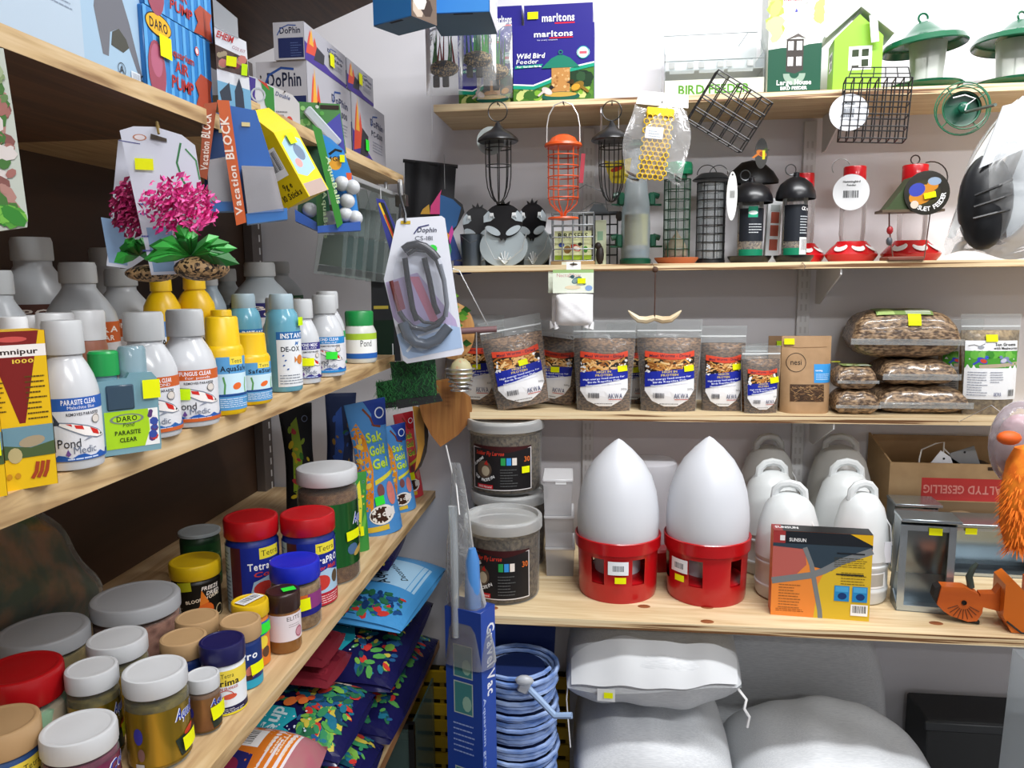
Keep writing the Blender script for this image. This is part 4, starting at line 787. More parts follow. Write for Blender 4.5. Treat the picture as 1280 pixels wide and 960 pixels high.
# ---- things hooked on the front edge of the feeder shelf
p = ony(717, 333, 1.575); s = mpp(p)
def cottonpack(label, dy, dx, rz, front):
    t = thing('nest_cotton_pack', label, 'packet', p + V((dx, dy, 0)), rz, 'hanging packs of white nesting cotton')
    MB().prism([(-9 * s, 6 * s), (9 * s, 6 * s), (9 * s, -4 * s), (25 * s, -4 * s), (25 * s, -33 * s), (-26 * s, -33 * s), (-26 * s, -4 * s), (-9 * s, -4 * s)], -.001, .001).build('header_card', mat('#dfe6d4', .4), t)
    o = pillow(MB(), 46 * s, 40 * s, .026, 3, 16, 14, 3.5, .001).build('cotton_pillow', mat('#f2f2f4', .7), t)
    o.rotation_euler = (pi / 2, 0, 0); o.location = (1 * s, .008, -54 * s)
    for cx_ in (-21, 22): MB().lathe([(3.5 * s, 0), (1 * s, 9 * s)], 8, (cx_ * s, 0, -78 * s), M=Matrix.Rotation(.3 if cx_ > 0 else -.3, 3, 'Y')).build('corner', mat('#f2f2f4', .7), t)
    if front:
        d = Dec(flat(-.001)); d.rect(-9 * s, -4 * s, 9 * s, 5.5 * s, '#f4f4f2'); d.ell(0, 2.5 * s, 5 * s, 1.4 * s, '#5a5040'); d.rect(-26 * s, -8 * s, 25 * s, -4 * s, '#9cc07c'); d.poly([(-26 * s, -33 * s), (25 * s, -33 * s), (25 * s, -8 * s), (-26 * s, -8 * s)], '#e6eedc'); d.text('NectaPillow', -6 * s, -13 * s, 4.5 * s, '#c88a90', 30 * s, bold=0)
        bird(d, 4 * s, -17 * s, 14 * s, '#5a7a80', '#88a0a0', '#40606a', -1); d.ell(19 * s, -27 * s, 4.5 * s, 3.5 * s, '#88a8d8'); d.ell(-1 * s, -26 * s, 10 * s, 2.5 * s, '#e8d8b8'); d.build('card_print', t); sticker(t, flat(-.001), 10 * s, -18 * s, 10 * s, 6.5 * s)
        wire('hook', [[(0, .025, 2 * s), (0, -.004, 2 * s), (0, -.006, 5 * s)]], .001, HK(), t)
    else: MB().box((0, .006, -3 * s), (4 * s, .014, 2 * s)).build('hang_tab', mat('#dfe6d4', .4), t)
cottonpack('white nesting cotton pack with a pale green bird header, frontmost', 0, 0, .0, True)
cottonpack('white nesting cotton pack hanging behind the front one', .03, -7 * s, .06, False)
p = ony(819, 345, 1.575); s = mpp(p); t = thing('antler_hook', 'small pale antler-shaped wooden hook hanging on a brown string', 'ornament', p)
wire('string', [[(0, .02, 8 * s), (0, 0, 4 * s), (0, 0, -50 * s)]], .0012, mat('#4a2c22', .6), t)
MB().ball((0, .003, 8 * s), 4 * s, 10, (1, .5, 1)).build('knot', mat('#4a3020', .7), t)
for sg in (-1, 1): MB().tube([(sg * x * s, 0, z * s) for x, z in ((0, -52), (10, -55), (20, -54), (28, -48), (33, -43))], [3.6 * s, 4.6 * s, 4.2 * s, 2.8 * s, .8 * s], 8).build('antler', mat('#cbb28a', .5, col2='#e4d5b4', ns=12), t)
# small wire hooks screwed below the shelf edge
for k, (px_, lb) in enumerate(((815, 'the antler hook'), (1003, 'the nectar feeders'))):
    p = ony(px_, 334, 1.596); s = mpp(p); t = thing('screw_hook', 'tiny bent wire screw hook on the shelf edge above ' + ('the second large pouch' if k == 0 else 'the kraft bag'), 'hook', p)
    wire('hook', [[(0, .012, 6 * s), (0, -.006, 5 * s), (2 * s, -.01, 1 * s), (0, -.009, -5 * s), (-3 * s, -.008, -2 * s)]], .0009, mat('#6a5a4c', .4, .5), t)
# ================================================================ lowest wall shelf: buckets, poultry feeders, drinkers
LARV = mat('#4a4034', .7, col2='#8a7a62', ns=130, lo=.35, hi=.7, bump=.5)
def bucket(label, px, yrim, wpx, Y, zb, h, lid_open=False, sub=True):
    c = ony(px, yrim, Y); s = mpp(c); R = wpx / 2 * s; t = thing('larvae_bucket', label, 'bucket', V((c.x, Y, zb)), 0, 'clear buckets of dried larvae')
    MB().lathe([(0, .001), (R * .88, .001), (R * .91, .006), (R * .94, h * .87)], 36, cap=False).build('tub', film('#e8eaea', .05, .15, .5), t)
    MB().lathe([(0, .004), (R * .87, .004), (R * .91, h * .8), (0, h * .82)], 32, cap=False).build('larvae', LARV, t)
    MB().lathe([(R * .95, h * .85), (R * 1.0, h * .86), (R, h * .98), (R * .97, h), (R * .9, h), (R * .88, h * .95), (0, h * .94)], 48, cap=False, rib=.0007, ribr=(1, 2)).build('lid', film('#f0f2f2', .3, .2, .6), t)
    d = Dec(cyl(R * .935), cst(R)); a = R * .82; z0, z1 = h * .08, h * .66
    d.rect(-a, z0, a, z1, '#ddd8d8'); d.rect(-a * .97, z0 + h * .012, a * .97, z1 - h * .012, '#1c1a1c'); d.poly([(-a, z1), (-.4 * a, z1 - .02 * h), (.2 * a, z1 - .06 * h), (a, z1), (a, z1 + .02 * h), (-a, z1 + .03 * h)], '#3a1416')
    d.text('Soldier Fly Larvae', -.38 * a, z1 - .1 * h, .055 * h, '#c83a28', .95 * a, it=.15); d.ell(-.55 * a, .36 * h, .26 * a, .12 * h, '#5a4a3c'); d.ell(-.5 * a, .34 * h, .14 * a, .07 * h, '#b0a48c'); d.poly([(-.55 * a, .43 * h), (-.45 * a, .49 * h), (-.4 * a, .42 * h)], '#b02820')
    for i, ch in enumerate('SUPREME'): d.text(ch, (-.9 + .055 * i) * a, (.4 + .018 * i) * h, .035 * h, '#f0f0f0', None, 'c', 1, .5)
    for i, ch in enumerate('TOP PROTEIN'): d.text(ch, (-.88 + .065 * i) * a, (.25 - .055 * sin(pi * i / 10)) * h, .04 * h, '#f0f0f0', None, 'c', 1, -.4 + .08 * i)
    d.rect(-.8 * a, .1 * h, -.25 * a, .155 * h, '#b82028'); d.text('100% Natural', -.52 * a, .113 * h, .03 * h, '#f0d0d0', .45 * a)
    for i, c_ in enumerate(('#2c9a50', '#3a90d8', '#e8e0d8')): d.rect((.0 + .17 * i) * a, .43 * h, (.14 + .17 * i) * a, .53 * h, c_)
    d.lines(-.02 * a, .5 * a, .14 * h, .4 * h, 7, '#5a5c5c', 4, .3); d.text('30', .82 * a, .47 * h, .07 * h, '#d06a30', .2 * a)
    d.build('label', t)
    if sub: sticker(t, cyl(R * .935), .76 * a, .36 * h, .018, .014, YEL, 0, .006)
    return t, R
bh = .158
bucket('clear larvae bucket at the front of the lowest shelf', 629, 655, 98, 1.44, Z4, bh, sub=False)
bucket('clear larvae bucket under the topmost bucket', 637, 622, 97, 1.62, Z4, bh + .002, sub=False)
bucket('clear larvae bucket stacked on top of another at the back', 632, 550, 97, 1.625, Z4 + bh + .003, bh * .98)
# ---- stacked clear tubs
zb = Z4
for i, (yt, h, lb) in enumerate(((0, .062, 'bottom'), (0, .066, 'middle'), (0, .077, 'top'))):
    c = ony(700, 700, 1.53); s = mpp(c); w_ = (36 - 1.5 * i * 0) * s
    t = thing('plastic_tub', 'frosted plastic tub, %s of the stack of three' % lb, 'tub', V((c.x - .002 * i, 1.53, zb)), .05, 'stacked frosted tubs beside the buckets'); FM = film('#eeeef0', .26, .3, .5)
    MB().prism([(-w_ * .46, 0), (w_ * .46, 0), (w_ * .5, h - .004), (-w_ * .5, h - .004)], 0, .09).build('tub', FM, t)
    MB().box((0, .045, h - .003), (w_ * 1.04, .096, .005), .001).build('rim', film('#f4f4f6', .5, .25, .5), t)
    if i == 2: MB().box((.006, -.0005, h * .92), (.022, .001, .01)).build('price_label', mat('#f4f6f8', .4), t)
    zb += h + .0005
# ---- red and white poultry feeders
def poultry(label, px, ytip, wpx, Y, rz, lab=None):
    c = ony(px, 700, Y); s = mpp(c); R = wpx / 2 * s; tip = ony(px, ytip, Y).z - Z4; t = thing('poultry_feeder', label, 'poultry feeder', V((c.x, Y, Z4)), rz, 'red and white poultry feeders')
    zr = tip * .385; RD = mat('#b50d16', .3, coat=.3)
    MB().lathe([(R * .93, zr - .012), (R * .985, zr + .002), (R * 1.0, zr + tip * .1), (R * .98, zr + tip * .18), (R * .92, zr + tip * .28), (R * .8, zr + tip * .38), (R * .6, zr + tip * .47), (R * .34, zr + tip * .545), (R * .1, zr + tip * .6), (R * .02, tip * .997), (0, tip)], 48, cap=False).build('white_hopper', mat('#d2d5db', .4), t)
    b = MB(); n = 72; ri = R * 1.0; lo, hi = tip * .12, tip * .285      # skirt with arched feeding windows
    def win(a):
        k = (a / (2 * pi) * 6) % 1
        return abs(k - .5) < .17, k
    rows = [(R * .92, 0), (R * .95, .008), (R * .96, lo), (R * .97, (lo + hi) / 2), (R * .98, hi), (R * .99, tip * .31)]
    vs = []; fs = []
    for r, z in rows:
        for i in range(n): a = 2 * pi * i / n; vs.append((r * sin(a), -r * cos(a), z))
    for j in range(len(rows) - 1):
        for i in range(n):
            if j in (2, 3) and win(2 * pi * (i + .5) / n)[0]: continue
            fs.append((j * n + i, j * n + (i + 1) % n, (j + 1) * n + (i + 1) % n, (j + 1) * n + i))
    b.add(vs, fs); b.lathe([(R * .99, tip * .31), (R * 1.04, tip * .315), (R * 1.05, tip * .39), (R * 1.03, tip * .395), (R * .985, tip * .385)], n, cap=False); b.build('red_base', RD, t, fix=False)
    MB().lathe([(0, .004), (R * .9, .004), (R * .9, tip * .12), (R * .7, tip * .13), (0, tip * .2)], 40, cap=False).build('feed_pan', RD, t)
    MB().lathe([(R * .55, tip * .1), (R * .6, zr)], 32, cap=False).build('inner_cone', mat('#d8d4da', .4), t)
    if lab:
        M = cyl(R * 1.0, lab); d = Dec(lambda x, z, e: M(x, z, e + .001), .006); d.rect(-.019, .0, .019, .026, '#e8eef4'); d.bars(-.013, .003, .013, .02, 3, None, '#44505c'); d.X = lambda x, y: (x, y)
        o = d.build('barcode_label', t); o.location = (0, 0, tip * .195); sticker(t, lambda x, z, e: M(x, z, e + .001), 0.004, tip * .165, .02, .012, YEL, 0, .006)
    return t
poultry('red and white poultry feeder with a front barcode label', 772, 548, 101, 1.475, rad(0), .001)
poultry('red and white poultry feeder nearest the white drinkers', 883, 545, 101, 1.475, rad(8), -.95)
c = ony(812, 700, 1.665); s = mpp(c); H = ony(812, 574, 1.665).z - Z4; R = 50 * s; t = thing('poultry_feeder', 'flat-topped frosted feeder with red tray behind the front two', 'poultry feeder', V((c.x, 1.665, Z4)), 0, 'red and white poultry feeders')
MB().lathe([(0, 0), (R * 1.1, 0), (R * 1.15, .012), (R * 1.15, H * .2), (R * 1.1, H * .22), (R * .7, H * .2), (0, H * .19)], 40, cap=False).build('red_base', mat('#b50d16', .3, coat=.3), t)
MB().lathe([(R * .62, H * .2), (R * .66, H * .9), (R * .62, H * .98), (R * .55, H), (0, H)], 40, cap=False).build('frosted_hopper', film('#e4e4ea', .55, .3, .4), t)
# ---- white drinker jugs
def jug(label, px, ytop, wpx, Y, rz, clear=False, tagged=False):
    c = ony(px, 720, Y); s = mpp(c); R = wpx / 2 * s; H = ony(px, ytop, Y).z - Z4; t = thing('drinker_jug', label, 'drinker', V((c.x, Y, Z4)), rz, 'white plastic bird drinkers'); m = film('#e6e6e2', .6, .3, .4) if clear else mat('#d2d6d6', .35)
    MB().lathe([(0, .002), (R * .9, .002), (R * .96, .008), (R * .97, H * .1), (R * .99, H * .11), (R * .99, H * .13), (R * .96, H * .14), (R * .96, H * .3), (R, H * .315), (R, H * .335), (R * .96, H * .345), (R * .97, H * .37), (R * 1.01, H * .38), (R, H * .41), (R * .97, H * .5), (R * .9, H * .65), (R * .74, H * .8), (R * .5, H * .89), (R * .2, H * .92), (0, H * .925)], 44, cap=False).build('jug', m, t)
    M = cyl(R * .965); d = Dec(M, cst(R)); w2 = R * .5; d.rect(-w2, H * .155, w2, H * .285, '#f0f2f2'); d.rect(-w2 * .82, H * .17, w2 * .82, H * .275, '#a8a49a'); d.build('drinking_opening', t)
    hp = [(-R * .45, 0, H * .86), (-R * .42, 0, H * .94), (-R * .25, 0, H * .985), (0, 0, H), (R * .25, 0, H * .985), (R * .42, 0, H * .94), (R * .45, 0, H * .86)]
    MB().tube(hp, .008, 8).build('handle', m, t)
    wire('hanger_wire', [[(R * .5, -R * .3, H * .8), (R * .75, -R * .6, H * .66), (R * .8, -R * .66, H * .5)]], .0015, mat('#e8eaea', .4), t)
    if tagged: MB().box((R * .5, -R * .9, H * .46), (.014, .001, .04)).build('hang_tag', mat('#e4e8f0', .4), t)
    return t
jug('white drinker jug at the front, half behind the orange carton', 983, 604, 78, 1.485, -.2, tagged=False)
jug('white drinker jug at the front right of orange carton', 1073, 604, 68, 1.487, .25, tagged=True)
jug('white drinker jug behind the front left one', 960, 577, 73, 1.613, .2)
jug('white drinker jug with a loop handle behind the front right one', 1052, 577, 74, 1.603, 0)
jug('frosted drinker jug at the back beside second poultry feeder', 955, 545, 70, 1.737, .2, True)
jug('frosted drinker jug at the back beside the cardboard box', 1043, 545, 78, 1.735, -.3, True)
# ---- orange pump carton
A = onz(963, 768, Z4); B_ = onz(1086, 777, Z4); ang = math.atan2(B_.y - A.y, B_.x - A.x); w_ = (B_ - A).length; h = ony(963, 660, A.y).z - Z4 - .004
t = thing('pump_carton', 'orange, yellow and black pond pump carton', 'carton', (A + B_) / 2, ang); dpt = .036
carton(t, w_, dpt, h, mat('#d8631c', .4)); a = w_ / 2; d = Dec(flat())
d.rect(-a, 0, a, h, '#e88a3c'); d.poly([(-a, .42 * h), (-.5 * a, .5 * h), (-.3 * a, .62 * h), (-.35 * a, .8 * h), (-a, .82 * h)], '#b86058'); d.poly([(-.12 * a, 0), (a, 0), (a, .82 * h), (.75 * a, .8 * h), (.1 * a, .6 * h), (-.05 * a, .4 * h)], '#d8b430')
d.poly([(-a, .82 * h), (-.35 * a, .8 * h), (-.15 * a, .6 * h), (.2 * a, .56 * h), (.6 * a, .73 * h), (a, .84 * h), (a, h), (-a, h)], '#33424e'); d.line([(-a, .41 * h), (-.55 * a, .46 * h), (-.2 * a, .5 * h), (.05 * a, .56 * h), (.4 * a, .68 * h), (a, .82 * h)], .012, '#7a7e80'); d.line([(-.35 * a, .82 * h), (-.2 * a, .62 * h), (-.12 * a, .4 * h), (.0, .1 * h), (.02 * a, 0)], .008, '#7a7e80')
d.rect(-a, .86 * h, a, h, '#20242a'); d.rect(-a, .86 * h, -.75 * a, h, '#a03838'); d.poly([(.55 * a, h), (a, .88 * h), (a, h)], '#e0b020'); d.text('SUNSUN', -.5 * a, .885 * h, .04 * h, '#e8e8e8', .34 * a); d.rect(-.86 * a, .89 * h, -.76 * a, .95 * h, '#e8e8e8')
for x0, x1, y0, y1, n, c in ((-.85, -.4, .1, .4, 9, '#8a5a30'), (.25, .9, .62, .74, 5, '#4a4020'), (.4, .9, .42, .58, 5, '#6a5820'), (-.9, -.3, .06, .1, 2, '#6a3010')): d.lines(x0 * a, x1 * a, y0 * h, y1 * h, n, c, 3, .25)
d.rect(.3 * a, .77 * h, .85 * a, .785 * h, '#20242a'); d.rect(.3 * a, .525 * h, .85 * a, .54 * h, '#20242a')
for x in (.28, .64): d.rect(x * a, .22 * h, (x + .3) * a, .4 * h, '#2a86c0'); d.ell((x + .16) * a, .28 * h, .09 * a, .04 * h, '#1a3a70'); d.rect((x + .02) * a, .33 * h, (x + .28) * a, .39 * h, '#4aa4d8')
d.bars(.62 * a, .06 * h, .96 * a, .19 * h, 3); d.build('printed_front', t)
d = Dec(topf(h)); d.rect(-a, 0, a, dpt, '#1a1a1c'); d.rect(-a, 0, -.8 * a, dpt, '#8a3030'); d.text('SUNSUN', -.7 * a, .015, .012, '#e0e0e0', .04); d.build('printed_top', t)
# ---- galvanised feeders
def galfeeder(label, x0, x1, yt, yb, rz, dep, stk):
    A = onz(x0, yb, Z4); s = mpp(A); w_ = (x1 - x0) * s * 1.02; h = ony((x0 + x1) / 2, yt, A.y).z - Z4; c = onz((x0 + x1) / 2, yb, Z4)
    t = thing('metal_feeder', label, 'metal feeder', c, rz, 'galvanised gravity feeders'); m = mat('#9aa6ac', .28, .85, col2='#7c8890', ns=6)
    for x_ in (-w_ / 2, w_ / 2 - .0015): MB().prism([(0, 0), (dep, 0), (dep, h), (.0, h), (.0, h * .9), (.03, h * .18), (.0, h * .06)], x_, x_ + .0015, Matrix(((0, 1, 0), (1, 0, 0), (0, 0, 1)))).build('side_plate', m, t)
    MB().add([(-w_ / 2, .022, h * .92), (w_ / 2, .022, h * .92), (w_ / 2, .05, h * .16), (-w_ / 2, .05, h * .16), (-w_ / 2, .024, h * .92), (w_ / 2, .024, h * .92), (w_ / 2, .052, h * .16), (-w_ / 2, .052, h * .16)], [(0, 1, 2, 3), (7, 6, 5, 4), (0, 4, 5, 1), (2, 6, 7, 3)]).build('front_plate', mat('#8a949a', .22, .9), t)
    MB().box((0, dep, h / 2), (w_, .0015, h)).box((0, dep / 2, .001), (w_, dep, .002)).build('back_plate', m, t)
    MB().box((0, .001, h * .035), (w_, .002, h * .07)).box((0, .001, h * .925), (w_, .002, h * .06)).build('front_lip', mat('#b8c2c8', .22, .85), t)
    for sg in (-1, 1): MB().box((sg * (w_ / 2 - .006), .0, h * .5), (.012, .002, h * .9)).build('front_flange', mat('#b4bec4', .25, .85), t)
    MB().box((.002, dep / 2 - .004, h + .003), (w_ * 1.07, dep + .014, .006), .001).build('lid', mat('#a9b4ba', .25, .85), t)
    if stk: sticker(t, flat(.0), stk * w_, h * .9, .022, .013)
    return t
galfeeder('galvanised gravity feeder beside the white drinker jug', 1123, 1185, 653, 766, rad(-6), .044, .12)
A = onz(1175, 745, Z4)
t = galfeeder('wide galvanised feeder behind the orange wooden toy', 1186, 1300, 660, 722, rad(-2), .07, -.27)
t = galfeeder('galvanised feeder standing behind the front one', 1116, 1165, 633, 716, rad(-4), .055, 0)
# ---- cardboard box with black hangers inside
p, w_, h = fit(1116, 1300, 580, Z4 + .003, 1.695); t = thing('cardboard_box', 'open cardboard box with upside-down red lettering', 'cardboard box', p, rad(-1.5)); CB = mat('#b8986e', .75, col2='#aa8a62', ns=20); a = w_ / 2; dp = .09
for nm, c, dd in (('front_panel', (0, .002, h / 2), (w_, .004, h)), ('back_panel', (0, dp, h * .6), (w_ * 1.1, .004, h * 1.2)), ('side_panel', (a, dp / 2, h / 2), (.004, dp, h)), ('bottom_panel', (0, dp / 2, .002), (w_, dp, .004))): MB().box(c, dd).build(nm, CB, t)
MB().add([(-a, 0, 0), (-a - .02, dp, 0), (-a - .02, dp, h * 1.22), (-a, 0, h), (-a - .004, 0, 0), (-a - .024, dp, 0), (-a - .024, dp, h * 1.22), (-a - .004, 0, h)], [(0, 1, 2, 3), (7, 6, 5, 4), (0, 3, 7, 4), (1, 5, 6, 2), (3, 2, 6, 7), (0, 4, 5, 1)]).build('side_panel', CB, t)
d = Dec(flat(0)); d.rect(-.58 * a, .62 * h, a, .85 * h, '#c03a36'); d.text('ALTYD GESELLIG', -.02 * a, .775 * h, .085 * h, '#e09488', 1.06 * a, rot=pi); d.rect(-.6 * a, .2 * h, a, .61 * h, '#7a6246'); d.ell(-.03 * a, .27 * h, .4 * a, .25 * h, '#b09270', 28); d.ring(-.03 * a, .25 * h, .3 * a * 1.05, .035, '#1c1814', 20, .9, 2.24)
for i, ch in enumerate('SOLERA'):
    an = 1.02 + i * .2; d.text(ch, -.03 * a + .265 * a * cos(an), .25 * h + .265 * a * sin(an), .05 * h, '#e8dcc8', None, 'c', 1, an + pi / 2)
for i in range(13): an = .5 + i * .18; d.line([(-.03 * a + .16 * a * cos(an), .25 * h + .16 * a * sin(an)), (-.03 * a + .22 * a * cos(an), .25 * h + .22 * a * sin(an))], .002, '#4a3a28')
d.lines(.6 * a, .95 * a, .28 * h, .5 * h, 4, '#5a4632', 5, .5); d.rect(.3 * a, .94 * h, .42 * a, .975 * h, '#3a2c20'); d.build('printed_front', t)
bx = p
def instuff(label, px, py, Y, fn):
    q = ony(px, py, Y); tt = thing('wire_hanger' if 'wire' in label else 'black_feeder_part', label, 'hanger' if 'wire' in label else 'feeder part', q); fn(tt, mpp(q)); return tt
instuff('white bent wire hanger sticking out of the cardboard box', 1172, 580, 1.712, lambda t, s: wire('wire', [[(-22 * s, 0, -70 * s), (-22 * s, 0, 6 * s), (-20 * s, 0, 18 * s), (-4 * s, 0, 26 * s), (6 * s, 0, 28 * s), (6 * s, 0, -70 * s)], [(6 * s, 0, 20 * s), (14 * s, 0, 12 * s), (10 * s, 0, -4 * s), (2 * s, 0, -12 * s)]], .0016, mat('#e4e4e2', .35), t))
def tagfn(c, rot):
    def f(t, s):
        MB().box((0, 0, 0), (30 * s, .0015, 26 * s), 0, Matrix.Rotation(rot, 3, 'Y')).build('tag', mat(c, .4), t); d = Dec(flat(-.001)); d.ell(-1 * s, 9 * s, 1.5 * s, 1.5 * s, '#222222', 8); d.build('hole', t)
        wire('cord', [[(0, .002, 9 * s), (2 * s, .01, -30 * s), (3 * s, .02, -70 * s)]], .0008, BLACK(), t)
    return f
instuff('white square tag leaning out of the cardboard box', 1180, 582, 1.708, tagfn('#dfe2e8', .6))
instuff('grey square tag among black parts in the cardboard box', 1206, 574, 1.708, tagfn('#7a7c7e', -.35))
def blk(t, s):
    R = random.Random(4)
    for i in range(5): MB().lathe([(0, 0), (14 * s, 0), (15 * s, .008), (7 * s, .016), (0, .016)], 18, ((i - 2) * 17 * s, .005, (-6 + 6 * (i % 2)) * s), M=Matrix.Rotation(R.uniform(-.6, .6), 3, 'X') @ Matrix.Rotation(R.uniform(-.5, .5), 3, 'Y'), cap=False).build('black_roof', mat('#18191b', .35), t)
    MB().box((0, .005, -58 * s), (90 * s, .04, 80 * s), .005).build('black_body', mat('#141517', .5), t)
instuff('jumble of black feeder roofs inside the cardboard box', 1210, 588, 1.74, blk)
# ---- orange wooden dog toy
c = onz(1245, 781, Z4); s = mpp(c); t = thing('wooden_toy', 'orange wooden animal toy with carved mane, jointed blocks', 'wooden toy', c + V((0, 0, .0012)), rad(-8)); OW = mat('#c05c18', .45, col2='#b04f14', ns=8, st=(1, 1, 5)); OW2 = mat('#d06a1a', .4)
P = [(-70, 22), (-66, 46), (-40, 47), (-24, 40), (-18, 28), (-19, 16), (-24, 5), (-34, 3), (-44, 6), (-54, 9), (-62, 14)]
MB().prism([(x * s, z * s) for x, z in P], -.012, .012).build('head', OW, t)
for i in range(9):
    a_ = 3.5 + i * .3; MB().tube([(-40 * s + 7 * s * cos(a_), -.0125, 26 * s + 7 * s * sin(a_)), (-40 * s + 19 * s * cos(a_), -.0125, 25 * s + 19 * s * sin(a_))], .0007, 5).build('carved_line', mat('#5a2a0c', .6), t)
MB().lathe([(0, 0), (3 * s, 0), (3 * s, .002)], 12, (-40 * s, -.0125, 28 * s), M=Matrix.Rotation(pi / 2, 3, 'X'), cap=False).build('eye', mat('#1a1512', .3), t)
MB().prism([(x * s, z * s) for x, z in [(-74, 30), (-70, 22), (-62, 14), (-54, 8), (-40, 3), (-20, 0), (-20, 4), (-34, 4), (-50, 9), (-60, 15), (-68, 24), (-66, 46), (-72, 42)]], -.008, .016).build('black_mane', mat('#1c1816', .8), t)
MB().prism([(x * s, z * s) for x, z in [(-22, 24), (-22, 40), (-6, 42), (6, 62), (14, 40), (10, 18)]], -.010, .010).build('neck', OW, t)
for k, (x0, x1) in enumerate(((0, 28), (32, 62))):
    MB().prism([(x * s, z * s) for x, z in [(x0 + 10, 0), (x0, 20), (x0, 60), (x0 + 8, 66), (x1 - 4, 50), (x1, 36), (x1, 4), (x1 - 6, 0)]], -.03, .03).build('body_block', OW2 if k == 0 else OW, t)
MB().box((30 * s, 0, 30 * s), (6 * s, .008, 8 * s)).build('joint', mat('#e8dcc8', .5), t)
MB().box((70 * s, -.01, 16 * s), (18 * s, .05, 32 * s), .004).build('front_leg_block', OW2, t)
MB().tube([(-30 * s, .004, 44 * s), (-33 * s, .004, 58 * s), (-29 * s, .004, 70 * s), (-25 * s, .004, 76 * s)], [.006, .006, .005, .003], 8).build('ear', mat('#3c4840', .6), t)
wire('cord', [[(4 * s, -.032, 14 * s), (20 * s, -.035, 2 * s), (40 * s, -.036, 2 * s), (52 * s, -.05, .003)]], .0018, mat('#1a1614', .7), t)
# ---- orange furry toy hanging at the right edge
p = ony(1282, 560, 1.30); s = mpp(p); t = thing('furry_toy', 'bright orange furry toy hanging at the right edge', 'plush toy', p); OF = mat('#e06a08', .8, col2='#f08a1a', ns=60)
MB().lathe([(0, -135 * s), (14 * s, -128 * s), (22 * s, -100 * s), (24 * s, -60 * s), (20 * s, -20 * s), (12 * s, 0), (0, 5 * s)], 20, cap=False).build('body', OF, t)
R = random.Random(5); b = MB()
for i in range(900):
    z = R.uniform(-132, -5); a_ = R.uniform(0, 2 * pi); r = 22 * sin(pi * min(1, max(.12, (z + 138) / 136))) ** .5 * s; l = R.uniform(8, 16) * s; P0 = V((r * cos(a_) * .96, r * sin(a_) * .96, z * s)); P1 = P0 + V((cos(a_) * l * .7, sin(a_) * l * .7, -l * .8)); tn = V((-sin(a_), cos(a_), 0)) * 1.3 * s
    b.add([P0 + tn, P0 - tn, P1], [(0, 1, 2)])
tag(b.build('fur', mat('#f07c10', .8), t, fix=False), kind='stuff')
MB().ball((-24 * s, -.01, 14 * s), 12 * s, 14, (1.2, .8, .75)).build('ear', mat('#d85a10', .6), t)
wire('hanging_cord', [[(0, 0, 0), (0, 0, 2.7 - p.z)]], .0008, mat('#9a9a9a', .6), t)
p = ony(1272, 562, 1.375); s = mpp(p); t = thing('treat_bag', 'clear crinkled bag of pink treats at the right edge', 'bag', p)
MB().ball((0, 0, 5 * s), 30 * s, 20, (.9, .6, 1.35)).build('pink_treat', mat('#c09aa0', .4, col2='#a87e88', ns=12), t); MB().ball((0, 0, 8 * s), 36 * s, 22, (.95, .65, 1.5)).build('clear_bag', film('#f4f0f4', .16, .1, 1.3, .005, 30), t)
wire('hang_string', [[(0, 0, 30 * s), (0, .1, 44 * s), (0, .222, 1.212 - p.z), (0, .23, 1.212 - p.z)]], .0006, mat('#dddddd', .4), t)
# ================================================================ below the lowest wall shelf
SKM = mat('#dde0e3', .36, col2='#c6cace', ns=60, st=(1, 12, 12), lo=.3, hi=.7, bump=.35)
def sack(label, loc, w_, l, t_, seed, rz, tie=True, low=False, m=None):
    t = thing('woven_sack', label, 'sack', loc, rz, 'white woven sacks under the lowest shelf')
    R = random.Random(seed); ph = [R.uniform(0, 6) for _ in range(8)]
    def g(sg):
        def q(u, v):
            a, c = 2 * u - 1, 2 * v - 1; e = max(0, (1 - abs(a) ** 3.2) * (1 - abs(c) ** 3)) ** .5
            wr = .006 * (sin(5 * a + ph[0] + 2 * c) * sin(4 * c + ph[1]) + .5 * sin(13 * a + ph[2]) * sin(3 * c + ph[3])) * (e + .2)
            z = t_ * (.42 + sg * e * (.58 if sg > 0 else .42)) + wr + .012 * sin(2.2 * a + ph[4]) * (1 - e)
            return V((a * w_ / 2 * (1 - .07 * c * c), c * l / 2 * (1 - .09 * a * a), max(.0, z)))
        return q
    MB().grid(g(1), 36, 30).grid(g(-1), 36, 30).build('sack_body', m or SKM, t)
    return t, g
zs = 0
W1 = onz(700, 960, .42)
def sk(label, px, py, z, w_, l, t_, seed, rz=0): return sack(label, V((ony(px, py, 1.52).x, 1.52, z)), w_, l, t_, seed, rz)
XA, XB = .105, .415
def sx(label, x, y, z, w_, l, t_, seed, rz=0): return sack(label, V((x, y, z)), w_, l, t_, seed, rz)
sx('white woven sack at the bottom of the left pile', XA - .005, 1.51, .0, .275, .38, .24, 3, .02)
sx('white woven sack second from the bottom of the left pile', XA, 1.51, .25, .285, .38, .21, 4, -.02)
sx('white woven sack third up the left pile, below the tied one', XA - .015, 1.50, .47, .31, .40, .205, 5, .02)
t, g = sx('plump white woven sack with a folded seam on top of the pile', XA - .015, 1.52, .69, .335, .4, .168, 6, -.02)
lip = MB()                                       # the sewn mouth folded over the front
def lipf(u, v):
    p_ = g(1)(.03 + .94 * u, .03 + .10 * (1 - v)); dr = v * (.012 + .03 * sin(pi * u) ** .7); return V((p_.x, p_.y - .006 - .012 * v, p_.z + .004 - dr * .8))
lip.grid(lipf, 30, 5); lip.build('folded_mouth', mat('#d0d3d6', .5), t)
wire('tie_string', [[(-.155, -.15, .07), (-.158, -.17, .03), (-.154, -.18, -.01), (-.15, -.18, -.06)]], .0012, mat('#e8e8e8', .5), t)
